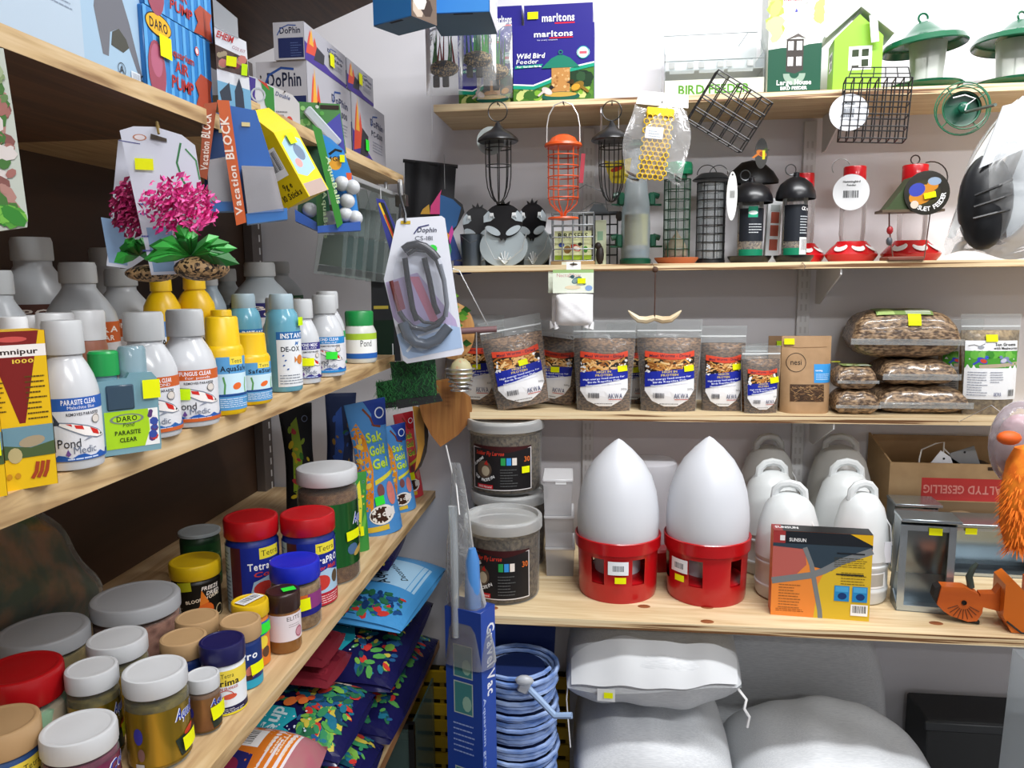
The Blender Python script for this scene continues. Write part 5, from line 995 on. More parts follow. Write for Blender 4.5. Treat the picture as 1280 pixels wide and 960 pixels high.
wire('tie_knot', [[(.152, -.16, .068), (.166, -.175, .055), (.162, -.18, .04), (.171, -.18, .025), (.168, -.18, .005)]], .003, mat('#e8e8e8', .6), t)
d = Dec(flat(-.203)); d.rect(-.10, .05, -.068, .074, '#d8dadc'); d.build('paper_tag', t); sticker(t, flat(-.2045), -.08, .064, .016, .011)
sx('wide white woven sack lying right of the pile', XB + .015, 1.47, .425, .39, .34, .215, 9, .0)
sx('grey-shaded white sack standing behind the wide right one', XB + .01, 1.735, .28, .42, .115, .49, 14, .0)
sx('white woven sack at the bottom right', XB + .02, 1.47, .22, .38, .34, .195, 10, 0)
sx('lowest white woven sack under the right pile', XB + .025, 1.47, .0, .37, .34, .21, 12, 0)
# dark box and clear bin at lower right
p = ony(1215, 900, 1.66); t = thing('dark_crate', 'dark grey crate in the shade at lower right', 'crate', V((p.x + .06, 1.66, 0))); zt = ony(1200, 903, 1.66).z
MB().box((0, .06, zt / 2), (.3, .12, zt), .004).build('crate_body', mat('#2a2c2e', .6), t); MB().box((0, .0, zt - .012), (.31, .008, .02), .002).build('crate_rim', mat('#34373a', .5), t)
p = ony(1262, 940, 1.25); t = thing('clear_bin', 'tall clear plastic bin at the lower right edge', 'plastic bin', V((p.x + .072, 1.25, 0))); zt = ony(1275, 830, 1.25).z
MB().lathe([(.0, 0), (.10, 0), (.075, zt)], 4, cap=False, a0=pi / 4, a1=2.25 * pi).build('bin_wall', film('#dfe6ea', .25, .15), t)
# ================================================================ left shelf of pond treatment bottles
def stand(px, py, z, rad_):                       # front foot of a round thing seen at (px, py) -> its centre
    f = onz(px, py, z); d = V((f.x - CAM.x, f.y - CAM.y, 0)).normalized(); return f + d * rad_, mpp(f)
def rear(px, ytop, X, z): p = onx(px, ytop, X); return V((p.x, p.y, z)), mpp(p), p.z - z
def koi(d, x, z, s, f=1, rot=-.35):
    X0 = d.X; c_, s_ = cos(rot), sin(rot); d.X = lambda a, b: (x + f * (a * c_ - b * s_) * s, z + (a * s_ + b * c_) * s)
    d.poly([(-1.04, .1), (-.6, .21), (0, .25), (.5, .2), (.97, .02), (.55, -.17), (0, -.22), (-.6, -.13), (-1.04, -.06)], '#7a8290')
    d.poly([(-1, .06), (-.6, .16), (0, .2), (.5, .16), (.9, .02), (.55, -.12), (0, -.17), (-.6, -.08), (-1, -.02)], '#f2ece8'); d.poly([(-1, .06), (-1.35, .34), (-1.2, .02), (-1.4, -.2), (-1, -.02)], '#3a3f4a')
    d.poly([(-.5, .14), (-.2, .19), (-.1, .05), (-.4, .02)], '#d03028'); d.poly([(.1, .19), (.5, .15), (.62, -.02), (.3, -.02)], '#cc2a22'); d.poly([(-.8, .1), (-.6, .15), (-.55, .06)], '#d03028'); d.ell(.72, .05, .05, .05, '#222222', 6); d.poly([(.2, -.14), (.0, -.4), (.35, -.16)], '#8a90a0'); d.X = X0
def bottle_prof(R, H, k=1): return [(0, .0008), (R * .9, .0008), (R * .97, H * .012), (R, H * .03), (R, H * .5), (R * .97, H * .55), (R * .86, H * .63), (R * .7, H * .7), (R * .6, H * .735), (R * .56, H * .75), (R * .56, H * .79), (0, H * .79)]
def cap(t, R, H, m, z0=.775, r=.66, rib=True): return MB().lathe([(R * r * .97, H * z0), (R * r, H * (z0 + .01)), (R * r * .98, H * .975), (R * r * .9, H), (0, H * 1.0)], 56, cap=False, rib=R * .012 if rib else 0, ribr=(1, 2)).build('cap', m, t)
CAPW = mat('#c2c5c7', .4)
def pond(label, pos, R, H, rz, band, title, sub, wave='#2a5aa8', foot=None, st=None, stc=LIME, lab2='Pond', group='white pond treatment bottles', capm=None):
    t = thing('treatment_bottle', label, 'bottle', pos, rz, group); MB().lathe(bottle_prof(R, H), 40, cap=False).build('bottle_body', mat('#c9ccd0', .22), t); cap(t, R, H, capm or CAPW)
    d = Dec(cyl(R), cst(R)); a = R * 2.1; z0, z1 = H * .075, H * .495
    d.rect(-a, z0, a, z1, '#dcdde2'); d.rect(-a, H * .41, a, z1, band); d.text(title, 0, H * .45, H * .034, '#f0f0f8', 1.15 * R); d.text(sub, .05 * R, H * .42, H * .022, '#e8e8f4', .9 * R, bold=0)
    d.lines(-a, -1.1 * R, z0 + .03 * H, H * .4, 12, '#9aa0a8', 3, .3); d.text('REMOVES PARASITES', .1 * R, H * .375, H * .02, '#303038', 1.1 * R)
    koi(d, .12 * R, H * .265, .85 * R); d.ell(.5 * R, H * .345, .16 * R, .03 * H, '#d8d0c8', 12); d.ring(.5 * R, H * .34, .16 * R, .02 * R, '#404040', 14)
    d.text(lab2, -.42 * R, H * .165, H * .062, '#22242c', .68 * R, bold=0); d.text('Medic', .05 * R, H * .122, H * .05, '#6a7488', .72 * R, bold=0); d.poly([(-.55 * R, H * .12), (-.47 * R, H * .155), (-.39 * R, H * .12), (-.47 * R, H * .106)], '#6a4a90')
    R_ = random.Random(3); P = [(-a, z0)] + [(-a + 2 * a * i / 22, z0 + H * (.028 + .014 * sin(i * 1.9) + R_.uniform(0, .008))) for i in range(23)] + [(a, z0)]; d.poly(P, wave); d.lines(-.5 * R, .9 * R, z0 + .008 * H, z0 + .03 * H, 1, '#c8d8f0', 5, .4)
    if foot: d.rect(-a, z0 - .002, a, z0 + H * .012, foot)
    d.build('label', t)
    if st: sticker(t, cyl(R), st[0] * R, st[1] * H, .016, .011, stc, -.05, cst(R))
    return t
def front(px, py, wpx, hpx, zb=None, tw=18, hk=1.0):
    pos, s = stand(px, py, ZB if zb is None else zb, wpx / 2 * 0.0008); R = wpx / 2 * 1.08 * mpp(pos); pos, s = stand(px, py, ZB if zb is None else zb, R)
    return pos, R, hpx * mpp(pos) * hk, facing(pos) + rad(tw)
OB = '#c8602c'
pos, R, H, rz = front(93, 590, 65, 182, tw=20); pond('white bottle with a blue band, nearest the yellow boxes', pos, R, H, rz, '#2a5cb0', 'PARASITE CLEAR', 'Malachite Blue', '#2458a8')
pos, R, H, rz = front(190, 551, 66, 154, tw=14); pond('white bottle with orange band, right of the green-capped bottle', pos, R, H, rz, OB, 'POND NITRA CLEAR', 'FOR POND', '#2a62a8', OB)
pos, R, H, rz = front(240, 536, 62, 143, tw=16); pond('white bottle with orange fungus label beside yellow bottles', pos, R, H, rz, OB, 'FUNGUS CLEAR', 'for ponds', '#2458a8', OB, (-.55, .3))
pos, R, H, rz = front(382, 481, 36, 104, tw=22); pond('small white bottle with dark blue band beside blue bottle', pos, R, H, rz, '#33307e', 'POND MEDIC', 'MELAFIX', '#33307e', None, (-.2, .27), YEL)
pos, R, H, rz = front(409, 472, 42, 100, tw=10); pond('small white bottle with sky blue band and koi picture', pos, R, H, rz, '#2a86c8', 'POND CLEAR', 'clear', '#2458a8', '#2a86c8', (.1, .27), GRN)
pos, R, H, rz = front(432, 464, 38, 97, tw=12); pond('small white bottle with green band near the green-lidded jar', pos + V((-.03, .01, 0)), R, H, rz, '#2c9a58', 'ALGAL CLEAR', 'clear', '#2c7a68', None, None)
pos, R, H, rz = front(376, 478, 36, 100, tw=12); pond('small white bottle peeking behind the dark blue banded one', pos + V((-.06, .06, 0)), R, H * 1.02, rz, '#2a86c8', 'POND', 'clear', '#2458a8')
# rear rows
def rearpond(label, px, yt, wpx, X, band, title, col='#b9bec2', sub=''):
    pos, s, H = rear(px, yt, X, ZB); R = wpx / 2 * s; rz = facing(pos) + .3; t = thing('treatment_bottle', label, 'bottle', pos, rz, 'large treatment bottles in the back row')
    MB().lathe([(0, .0008), (R * .95, .0008), (R, H * .02), (R, H * .6), (R * .94, H * .66), (R * .74, H * .74), (R * .54, H * .8), (R * .46, H * .83), (R * .46, H * .87), (0, H * .87)], 36, cap=False).build('bottle_body', mat(col, .3), t); cap(t, R, H, mat('#b9bdbe', .45), .86, .52)
    d = Dec(cyl(R), cst(R)); a = R * 1.8; d.rect(-a, H * .05, a, H * .6, '#d4d4d8'); d.rect(-a, H * .46, a, H * .6, band); d.text(title, .1 * R, H * .53, H * .04, '#f0e8e0', 1.5 * R); d.text('CLEAR', .2 * R, H * .475, H * .035, '#f0e8e0', .9 * R); koi(d, .1 * R, H * .22, .6 * R); d.build('label', t); return t
rearpond('large grey-shouldered bottle with dark label at the back left', 38, 297, 92, -.70, '#5a3a32', 'POND')
rearpond('large bottle with an orange label behind the pink tubs', 96, 328, 84, -.60, OB, 'NITRA')
rearpond('large bottle with an orange fungus label beside yellow jars', 150, 336, 74, -.645, OB, 'FUNGUS CLEAR')
rearpond('large grey bottle half out of view at the far left', -8, 338, 80, -.56, '#5a3a32', 'POND')
rearpond('large grey bottle in the back row behind the pink flowers', 130, 310, 70, -.76, '#5a4a42', 'POND')
rearpond('large bottle with a purple label behind the blue bottles', 324, 328, 74, -.62, '#32306e', 'BIO', '#aab4ba')
rearpond('slim grey bottle in the middle of the back row', 283, 336, 44, -.72, '#6a8088', 'POND', '#a4b0b6')
rearpond('small grey bottle between the yellow jar and purple-labelled bottle', 262, 340, 36, -.66, '#7a90a0', 'POND', '#9fb0bc')
t = rearpond('large bottle with dark green lid rim at the back', 345, 327, 62, -.74, '#3a6a4a', 'BIO', '#b8c0c4')
# tall purple blue bottle etc.: amber tubs with white caps
def tub(label, px, yt, wpx, X, liq, fl):
    pos, s, H = rear(px, yt, X, ZB); R = wpx / 2 * s; t = thing('medicine_tub', label, 'bottle', pos, facing(pos), 'small capped tubs in the second row')
    MB().lathe([(0, .001), (R * .95, .001), (R, .004), (R, H * .7), (R * .9, H * .76), (R * .85, H * .8), (0, H * .8)], 32, cap=False).build('tub_body', mat(liq, .3), t); MB().lathe([(R * .95, H * .76), (R * .97, H * .98), (R * .9, H), (0, H)], 40, cap=False, rib=R * .012, ribr=(0, 1)).build('cap', mat('#eceef0', .35), t)
    d = Dec(cyl(R), cst(R)); d.rect(-R * 1.4, H * .12, R * 1.4, H * .5, fl); d.lines(-R, R, H * .15, H * .45, 6, '#8a6a58', 4, .3); d.build('label', t)
tub('small amber tub with white cap behind the blue-banded bottle', 109, 388, 40, -.50, '#a8705c', '#d8d0cc')
tub('small pale tub with white cap next to the amber one', 68, 391, 44, -.50, '#c8a890', '#e0d8d0')
tub('small tub with white cap behind the yellow boxes', 15, 396, 34, -.47, '#b89a86', '#d8d0cc')
tub('small white-capped tub squeezed behind the pale one', 40, 394, 30, -.53, '#b0a09a', '#d8d0cc')
# yellow conditioner bottles
YB = mat('#e8bc0c', .35)
def yellowbottle(label, pos, R, H, rz, t1, t2=''):
    t = thing('conditioner_bottle', label, 'bottle', pos, rz, 'yellow water conditioner bottles')
    MB().lathe([(0, .001), (R * .92, .001), (R, .004), (R, H * .66), (R * .92, H * .7), (R * .84, H * .715), (0, H * .715)], 36, cap=False, sy=.85).build('bottle_body', YB, t)
    MB().lathe([(R * .86, H * .7), (R * .84, H * .72), (R * .78, H * .985), (R * .72, H), (0, H)], 40, cap=False, sy=.9).build('cap', mat('#f0c414', .35), t)
    M0 = cyl(R); M = lambda x, z, e: (M0(x, z, e)[0], M0(x, z, e)[1] * .85 - e * .2, z); d = Dec(M, cst(R)); a = R * 1.1
    d.rect(-.7 * a, H * .06, a, H * .6, '#5a9cd0'); d.rect(-.1 * a, H * .52, .6 * a, H * .6, '#f0d848'); d.text('Tetra', .25 * a, H * .535, H * .045, '#22303c', .55 * a, bold=0); d.text(t1, .15 * a, H * .455, H * .055, '#1c2430', 1.35 * a); d.rect(-.66 * a, H * .22, .96 * a, H * .43, '#c8e4f0')
    d.ell(.2 * a, H * .3, .22 * a, H * .035, '#e06a30', 12, .3); d.line([(-.4 * a, H * .22), (-.35 * a, H * .32), (-.42 * a, H * .4)], .002, '#5a9a58'); d.line([(.7 * a, H * .22), (.65 * a, H * .3), (.75 * a, H * .38)], .002, '#78b068'); d.rect(-.66 * a, H * .2, .96 * a, H * .225, '#1c4a8a'); d.lines(-.6 * a, .9 * a, H * .09, H * .19, 5, '#d8e8f4', 4, .35); d.build('label', t); return t
pos, R, H, rz = front(284, 521, 46, 121, tw=25); yellowbottle('tall yellow conditioner bottle picturing an orange fish', pos, R, H, rz, 'AquaSafe')
pos, R, H, rz = front(316, 508, 46, 88, tw=30); yellowbottle('short yellow starter bottle behind the tall yellow one', pos, R, H, rz, 'SafeStart')
pos, R, H, rz = front(262, 510, 30, 112, tw=10); yellowbottle('yellow bottle mostly hidden behind the tall yellow one', pos + V((-.045, .02, 0)), R, H, rz, 'AquaSafe')
pos, R, H, rz = front(300, 492, 30, 96, tw=20); yellowbottle('tall yellow bottle behind the short yellow starter bottle', pos + V((-.026, .012, 0)), R, H * 1.06, rz, 'AquaSafe')
def bigyellow(label, px, yt, wpx, X, t1):
    pos, s, H = rear(px, yt, X, ZB); R = wpx / 2 * s; t = thing('conditioner_jug', label, 'bottle', pos, facing(pos) + .35, 'large yellow conditioner jugs')
    MB().lathe([(0, .001), (R * .95, .001), (R, .004), (R, H * .66), (R * .92, H * .76), (R * .66, H * .84), (R * .5, H * .87), (R * .5, H * .9), (0, H * .9)], 36, cap=False).build('jug_body', YB, t); MB().lathe([(R * .56, H * .88), (R * .54, H * .985), (R * .48, H), (0, H)], 36, cap=False).build('cap', mat('#efc41a', .35), t)
    d = Dec(cyl(R), cst(R)); a = R * 1.2; d.rect(-.55 * a, H * .08, a, H * .63, '#5a8cc8'); d.rect(.0, H * .54, .6 * a, H * .64, '#f0d848'); d.text('Tetra', .3 * a, H * .56, H * .055, '#22303c', .5 * a, bold=0); d.rect(-.55 * a, H * .3, a, H * .5, '#e8f0f8'); d.text(t1, .2 * a, H * .42, H * .07, '#1a2026', 1.2 * a); d.build('label', t)
bigyellow('large yellow jug behind the orange fungus bottle, right one', 242, 344, 48, -.55, 'EasyBalance')
bigyellow('large yellow jug at left, below the plastic flowers', 200, 346, 46, -.57, 'AquaSafe')
# translucent blue bottles
BLQ = mat('#5f9db4', .2, col2='#6ba8bc', ns=6)
def bluebottle(label, pos, R, H, rz):
    t = thing('clarifier_bottle', label, 'bottle', pos, rz, 'blue clarifier bottles'); MB().lathe([(0, .001), (R * .94, .001), (R, .004), (R, H * .6), (R * .97, H * .7), (R * .85, H * .8), (R * .62, H * .86), (R * .6, H * .9), (0, H * .9)], 36, cap=False).build('bottle_body', BLQ, t)
    cap(t, R, H, mat('#9fb4be', .4), .84, .68, False); d = Dec(cyl(R), cst(R)); a = R * 1.15; d.rect(-.7 * a, H * .06, a, H * .62, '#e4e8ec'); d.rect(-.7 * a, H * .54, a, H * .62, '#2a6aa8'); d.text('INSTANT', .15 * a, H * .555, H * .05, '#f0f4f8', 1.3 * a); d.text('DE-OX', .0 * a, H * .42, H * .05, '#202a36', 1.0 * a); d.text('M', .3 * a, H * .48, H * .04, '#3a70b0', it=.3)
    for x, z in ((-.4, .38), (-.3, .33), (-.38, .28), (-.2, .24)): d.ell(x * a, z * H, .06 * a, .008 * H, '#2a5aa0', 8, .5)
    d.ell(.5 * a, H * .33, .22 * a, H * .05, '#d08038', 10); d.poly([(.3 * a, H * .33), (.15 * a, H * .37), (.15 * a, H * .3)], '#d08038'); d.lines(-.6 * a, .9 * a, H * .09, H * .2, 4, '#7a8490', 4, .3); d.build('label', t); return t
pos, R, H, rz = front(357, 491, 40, 120, tw=25); t = bluebottle('translucent blue bottle at the shelf front, nearer one', pos, R, H, rz); sticker(t, cyl(R), .75 * R, H * .72, .014, .011, LIME, 0, cst(R))
pos, R, H, rz = front(330, 487, 40, 116, tw=25); bluebottle('translucent blue bottle standing behind the nearer blue one', pos + V((-.035, .025, 0)), R, H, rz)
# green capped twin-neck dosing bottle
pos, R, H, rz = front(156, 573, 72, 128, tw=14); t = thing('dosing_bottle', 'blue dosing bottle with green cap and lime label', 'bottle', pos, rz); BL = mat('#6f97a4', .15, col2='#7da6b2', ns=5)
MB().prism([(-R * .95, .001), (R * .98, .001), (R * 1.0, H * .06), (R, H * .72), (R * .85, H * .78), (R * .2, H * .79), (R * .1, H * .74), (-R * .85, H * .72), (-R * 1.0, H * .64), (-R, H * .06)], -R * .5, R * .5).build('bottle_body', BL, t)
MB().lathe([(R * .36, H * .72), (R * .36, H * .8)], 24, (-R * .4, 0, 0)).build('neck', BL, t); MB().lathe([(R * .44, H * .77), (R * .45, H * .78), (R * .44, H * .98), (R * .38, H), (0, H)], 44, (-R * .4, 0, 0), cap=False, rib=R * .012, ribr=(1, 2)).build('green_cap', mat('#1e9a4c', .35), t)
MB().lathe([(R * .42, H * .72), (R * .42, H * 1.0), (R * .36, H * 1.03), (0, H * 1.03)], 28, (R * .45, R * .05, 0), cap=False).build('dosing_chamber', film('#a8c8d4', .5, .12, .6), t)
MB().box((-R * .12, -R * .5, H * .56), (R * .8, .003, H * .24), .001).build('finger_recess', mat('#33495a', .3), t)
d = Dec(flat(-R * .5)); d.rect(-.62 * R, H * .07, R * .95, H * .43, '#f0f0ee'); d.poly([(-.62 * R, H * .07), (.5 * R, H * .07), (.68 * R, H * .22), (.66 * R, H * .43), (-.62 * R, H * .43)], '#a8d424'); d.blobs(.62 * R, H * .1, .95 * R, H * .42, 14, ['#c83a30', '#3a50a0', '#e8e0e0', '#5a3a70'], .0012, .004, 3)
d.ell(.02 * R, H * .35, .5 * R, H * .05, '#7a8478'); d.ell(.02 * R, H * .35, .42 * R, H * .038, '#a8d424'); d.text('DARO', .02 * R, H * .33, H * .05, '#1c2c14', .6 * R); d.text('Pond', .05 * R, H * .275, H * .04, '#3a5a28', .32 * R, bold=0, it=.2); d.text('PARASITE', .02 * R, H * .2, H * .042, '#26341a', .75 * R); d.text('CLEAR', .02 * R, H * .13, H * .042, '#26341a', .5 * R); d.build('label', t); sticker(t, flat(-R * .5), .78 * R, H * .62, .014, .016, YEL)
# green-lidded jar
pos, R, H, rz = front(451, 455, 38, 64, tw=10); t = thing('treatment_jar', 'small clear jar with a green lid at the shelf end', 'jar', pos, rz)
MB().lathe([(0, .001), (R * .92, .001), (R, .005), (R, H * .6), (R * .8, H * .74), (0, H * .76)], 32, cap=False).build('jar_body', mat('#cfd2cc', .25), t); MB().lathe([(R * .84, H * .72), (R * .86, H * .97), (R * .8, H), (0, H)], 44, cap=False, rib=R * .015, ribr=(0, 1)).build('lid', mat('#1c8a44', .35), t)
d = Dec(cyl(R), cst(R)); a = R * 1.3; d.rect(-a, H * .1, a, H * .58, '#eef0ee'); d.rect(-a, H * .46, a, H * .58, '#a8c83a'); d.text('Pond', .2 * R, H * .33, H * .13, '#2a2c30', .7 * R, bold=0); d.rect(-a, H * .1, a, H * .2, '#2a62b0'); d.build('label', t)
# yellow aquarium-medicine boxes
def ombox(label, x0, py, w_, h, rz, full):
    p = onz(x0, py, ZB); t = thing('medicine_box', label, 'box', p, rz, 'yellow medicine boxes at the shelf end'); carton(t, w_, w_, h, mat('#e2b414', .4)); a = w_ / 2
    def face(M, nm):
        d = Dec(M); d.rect(-a, 0, a, h, '#e4b816'); d.poly([(-a, h), (a * .8, h), (.1 * a, .42 * h), (-.1 * a, .42 * h), (-.8 * a, .86 * h), (-a, .86 * h)], '#7a1f1c'); d.rect(-a, .84 * h, a, .915 * h, '#efe9e4'); d.text('omnipur', -.02 * a, .857 * h, .035 * h, '#2c1c1a', 1.5 * a); d.ell(-.1 * a, .95 * h, .5 * a, .018 * h, '#c8524c'); d.text('1000', .2 * a, .8 * h, .025 * h, '#e8c848', .7 * a)
        d.lines(.2 * a, .9 * a, .44 * h, .74 * h, 9, '#5a4410', 4, .3); d.lines(-.9 * a, -.5 * a, .5 * h, .74 * h, 8, '#5a4410', 6, .3); d.rect(-a, .2 * h, a, .4 * h, '#6c8f9c'); d.poly([(-a, .2 * h), (a, .2 * h), (a, .29 * h), (.2 * a, .26 * h), (-a, .3 * h)], '#4a5c38'); d.ell(.25 * a, .3 * h, .45 * a, .035 * h, '#a49478', 14, .15); d.ell(-.35 * a, .22 * h, .24 * a, .05 * h, '#b8a878', 12)
        for i in range(3): d.line([(.15 * a + i * .2 * a, .06 * h), (.3 * a + i * .18 * a, .1 * h), (.38 * a + i * .18 * a, .165 * h)], .0025, '#a04020'); 
        for i in range(2): d.ell((-.6 + .28 * i) * a, .09 * h, .1 * a, .02 * h, '#c08a20', 8)
        d.build(nm, t)
    face(flat(0), 'printed_front'); face(lambda x, z, e: (a + e, a + x, z), 'printed_side'); face(lambda x, z, e: (-a - e, a - x, z), 'printed_side'); return t
ombox('yellow and maroon medicine box beside blue-banded bottle', 36, 610, .037, .112, rad(52), 1)
t = ombox('yellow and maroon medicine box cut off by the left edge', -31, 626, .037, .112, rad(50), 0); sticker(t, flat(0), .012, .035, .01, .012)
# ================================================================ left shelf of fish food jars
def lidpos(px, py, wpx, H, z=None):
    p = onz(px, py, (ZJ if z is None else z) + H); return V((p.x, p.y, ZJ if z is None else z)), wpx / 2 * mpp(p)
def jarlid(t, R, H, lh, m, rib=0, r=1.0, dome=.0): return MB().lathe([(R * r * .97, H - lh), (R * r, H - lh * .92), (R * r, H - lh * .15), (R * r * .97, H - lh * .03), (R * r * .93, H), (R * r * .86, H), (R * r * .83, H - .0007 + dome), (R * r * .81, H - .0008 + dome), (R * r * .4, H - .0008 + dome), (0, H - .0008 + dome)], 64, cap=False, rib=R * rib, ribr=(1, 2)).build('lid', m, t)
def jar(name, label, px, py, wpx, H, body, lidm, lh=.2, rib=0, br=.95, neck=True, group='fish food jars on the left shelf', clear=None, fill=None, tw=15, dR=1.0):
    pos, R = lidpos(px, py, wpx, H); R *= dR; t = thing(name, label, 'jar', pos, facing(pos) + rad(tw), group); b = R * br
    pr = [(0, .001), (b * .93, .001), (b, .005), (b, H * (.98 - lh - .07)), (b * .96, H * (.98 - lh - .02)), (b * .88, H * (1 - lh)), (b * .88, H * .98)]
    if clear:
        MB().lathe(pr, 40, cap=False).build('clear_wall', clear, t); MB().lathe([(0, .003), (b * .9, .003), (b * .96, .007), (b * .96, H * fill), (0, H * fill + .001)], 36, cap=False).build('contents', body, t)
    else: MB().lathe(pr, 40, cap=False).build('jar_body', body, t)
    jarlid(t, R, H, H * lh, lidm, rib); return t, b, H
LW = mat('#cccfd2', .4); LTAN = mat('#b4936a', .5); LRED = mat('#b8141c', .3); LGREY = mat('#a9acb0', .5); CL = film('#f4f8f6', .02, .05, .5)
GOLD = mat('#b08a26', .22, .45, col2='#5c5418', ns=9, st=(4, 4, .2)); FLAKE = mat('#5a5430', .6, col2='#8a7a3c', ns=90)
def aqua(label, px, py, wpx, H, foil, st=None, tw=15, lh=.2, txt='AquaKing', cont=None):
    t, b, H = jar('flake_jar', label, px, py, wpx, H, cont or FLAKE, LW, lh, .02, .98, clear=CL, fill=.72, tw=tw); z0, z1 = H * .06, H * .66
    MB().lathe([(b * 1.003, z0), (b * 1.003, z1)], 44, cap=False, a0=-1.9, a1=1.5).build('foil_wrap', foil, t)
    M = cyl(b * 1.008); d = Dec(M, cst(b)); d.rect(-1.0 * b, H * .068, 1.4 * b, H * .078, '#6a5420'); d.rect(-.93 * b, H * .07, -.9 * b, H * .45, '#6a5420'); d.text(txt, .95 * b, H * .5, H * .13, '#e8ecf4', 1.25 * b, it=.2); d.text(txt, .97 * b, H * .505, H * .115, '#1c3aa8', 1.2 * b, it=.2); d.poly([(.3 * b, H * .3), (1.4 * b, H * .38), (1.4 * b, H * .12), (.5 * b, H * .1)], '#23302a'); d.ell(.95 * b, H * .34, .3 * b, H * .035, '#c8442c', 12, .2); d.ell(-.85 * b, H * .42, .16 * b, H * .09, '#3c3a9a'); d.ell(-.78 * b, H * .22, .12 * b, H * .07, '#7a5a58'); d.rect(-1.0 * b, H * .07, -.7 * b, H * .12, '#b8b8c0'); d.build('foil_print', t)
    if st: sticker(t, M, st[0] * b, st[1] * H, .02, .016, YEL, .12, cst(b))
    return t
aqua('gold flake jar with ribbed white lid, front of shelf', 193, 835, 76, .102, GOLD, (.85, .24), 10)
aqua('gold flake jar with white lid beside the red-lidded jar', 114, 833, 61, .102, GOLD, (1.0, .3), 20)
aqua('gold flake jar with white lid before the large grey lid', 146, 796, 70, .10, GOLD, None, 20)
aqua('purple flake jar with white lid cut off at the bottom', 98, 908, 88, .085, mat('#5a1c3c', .3, col2='#74284c', ns=40), None, 20, .24, 'Color', mat('#6a2444', .6, col2='#8a3a58', ns=90))
aqua('small bronze flake jar with white lid beside the prima jar', 253, 842, 40, .066, mat('#a87848', .3, .5, col2='#6a4830', ns=12), (.9, .4), 0, .24, 'Aqua', mat('#8a6850', .6))
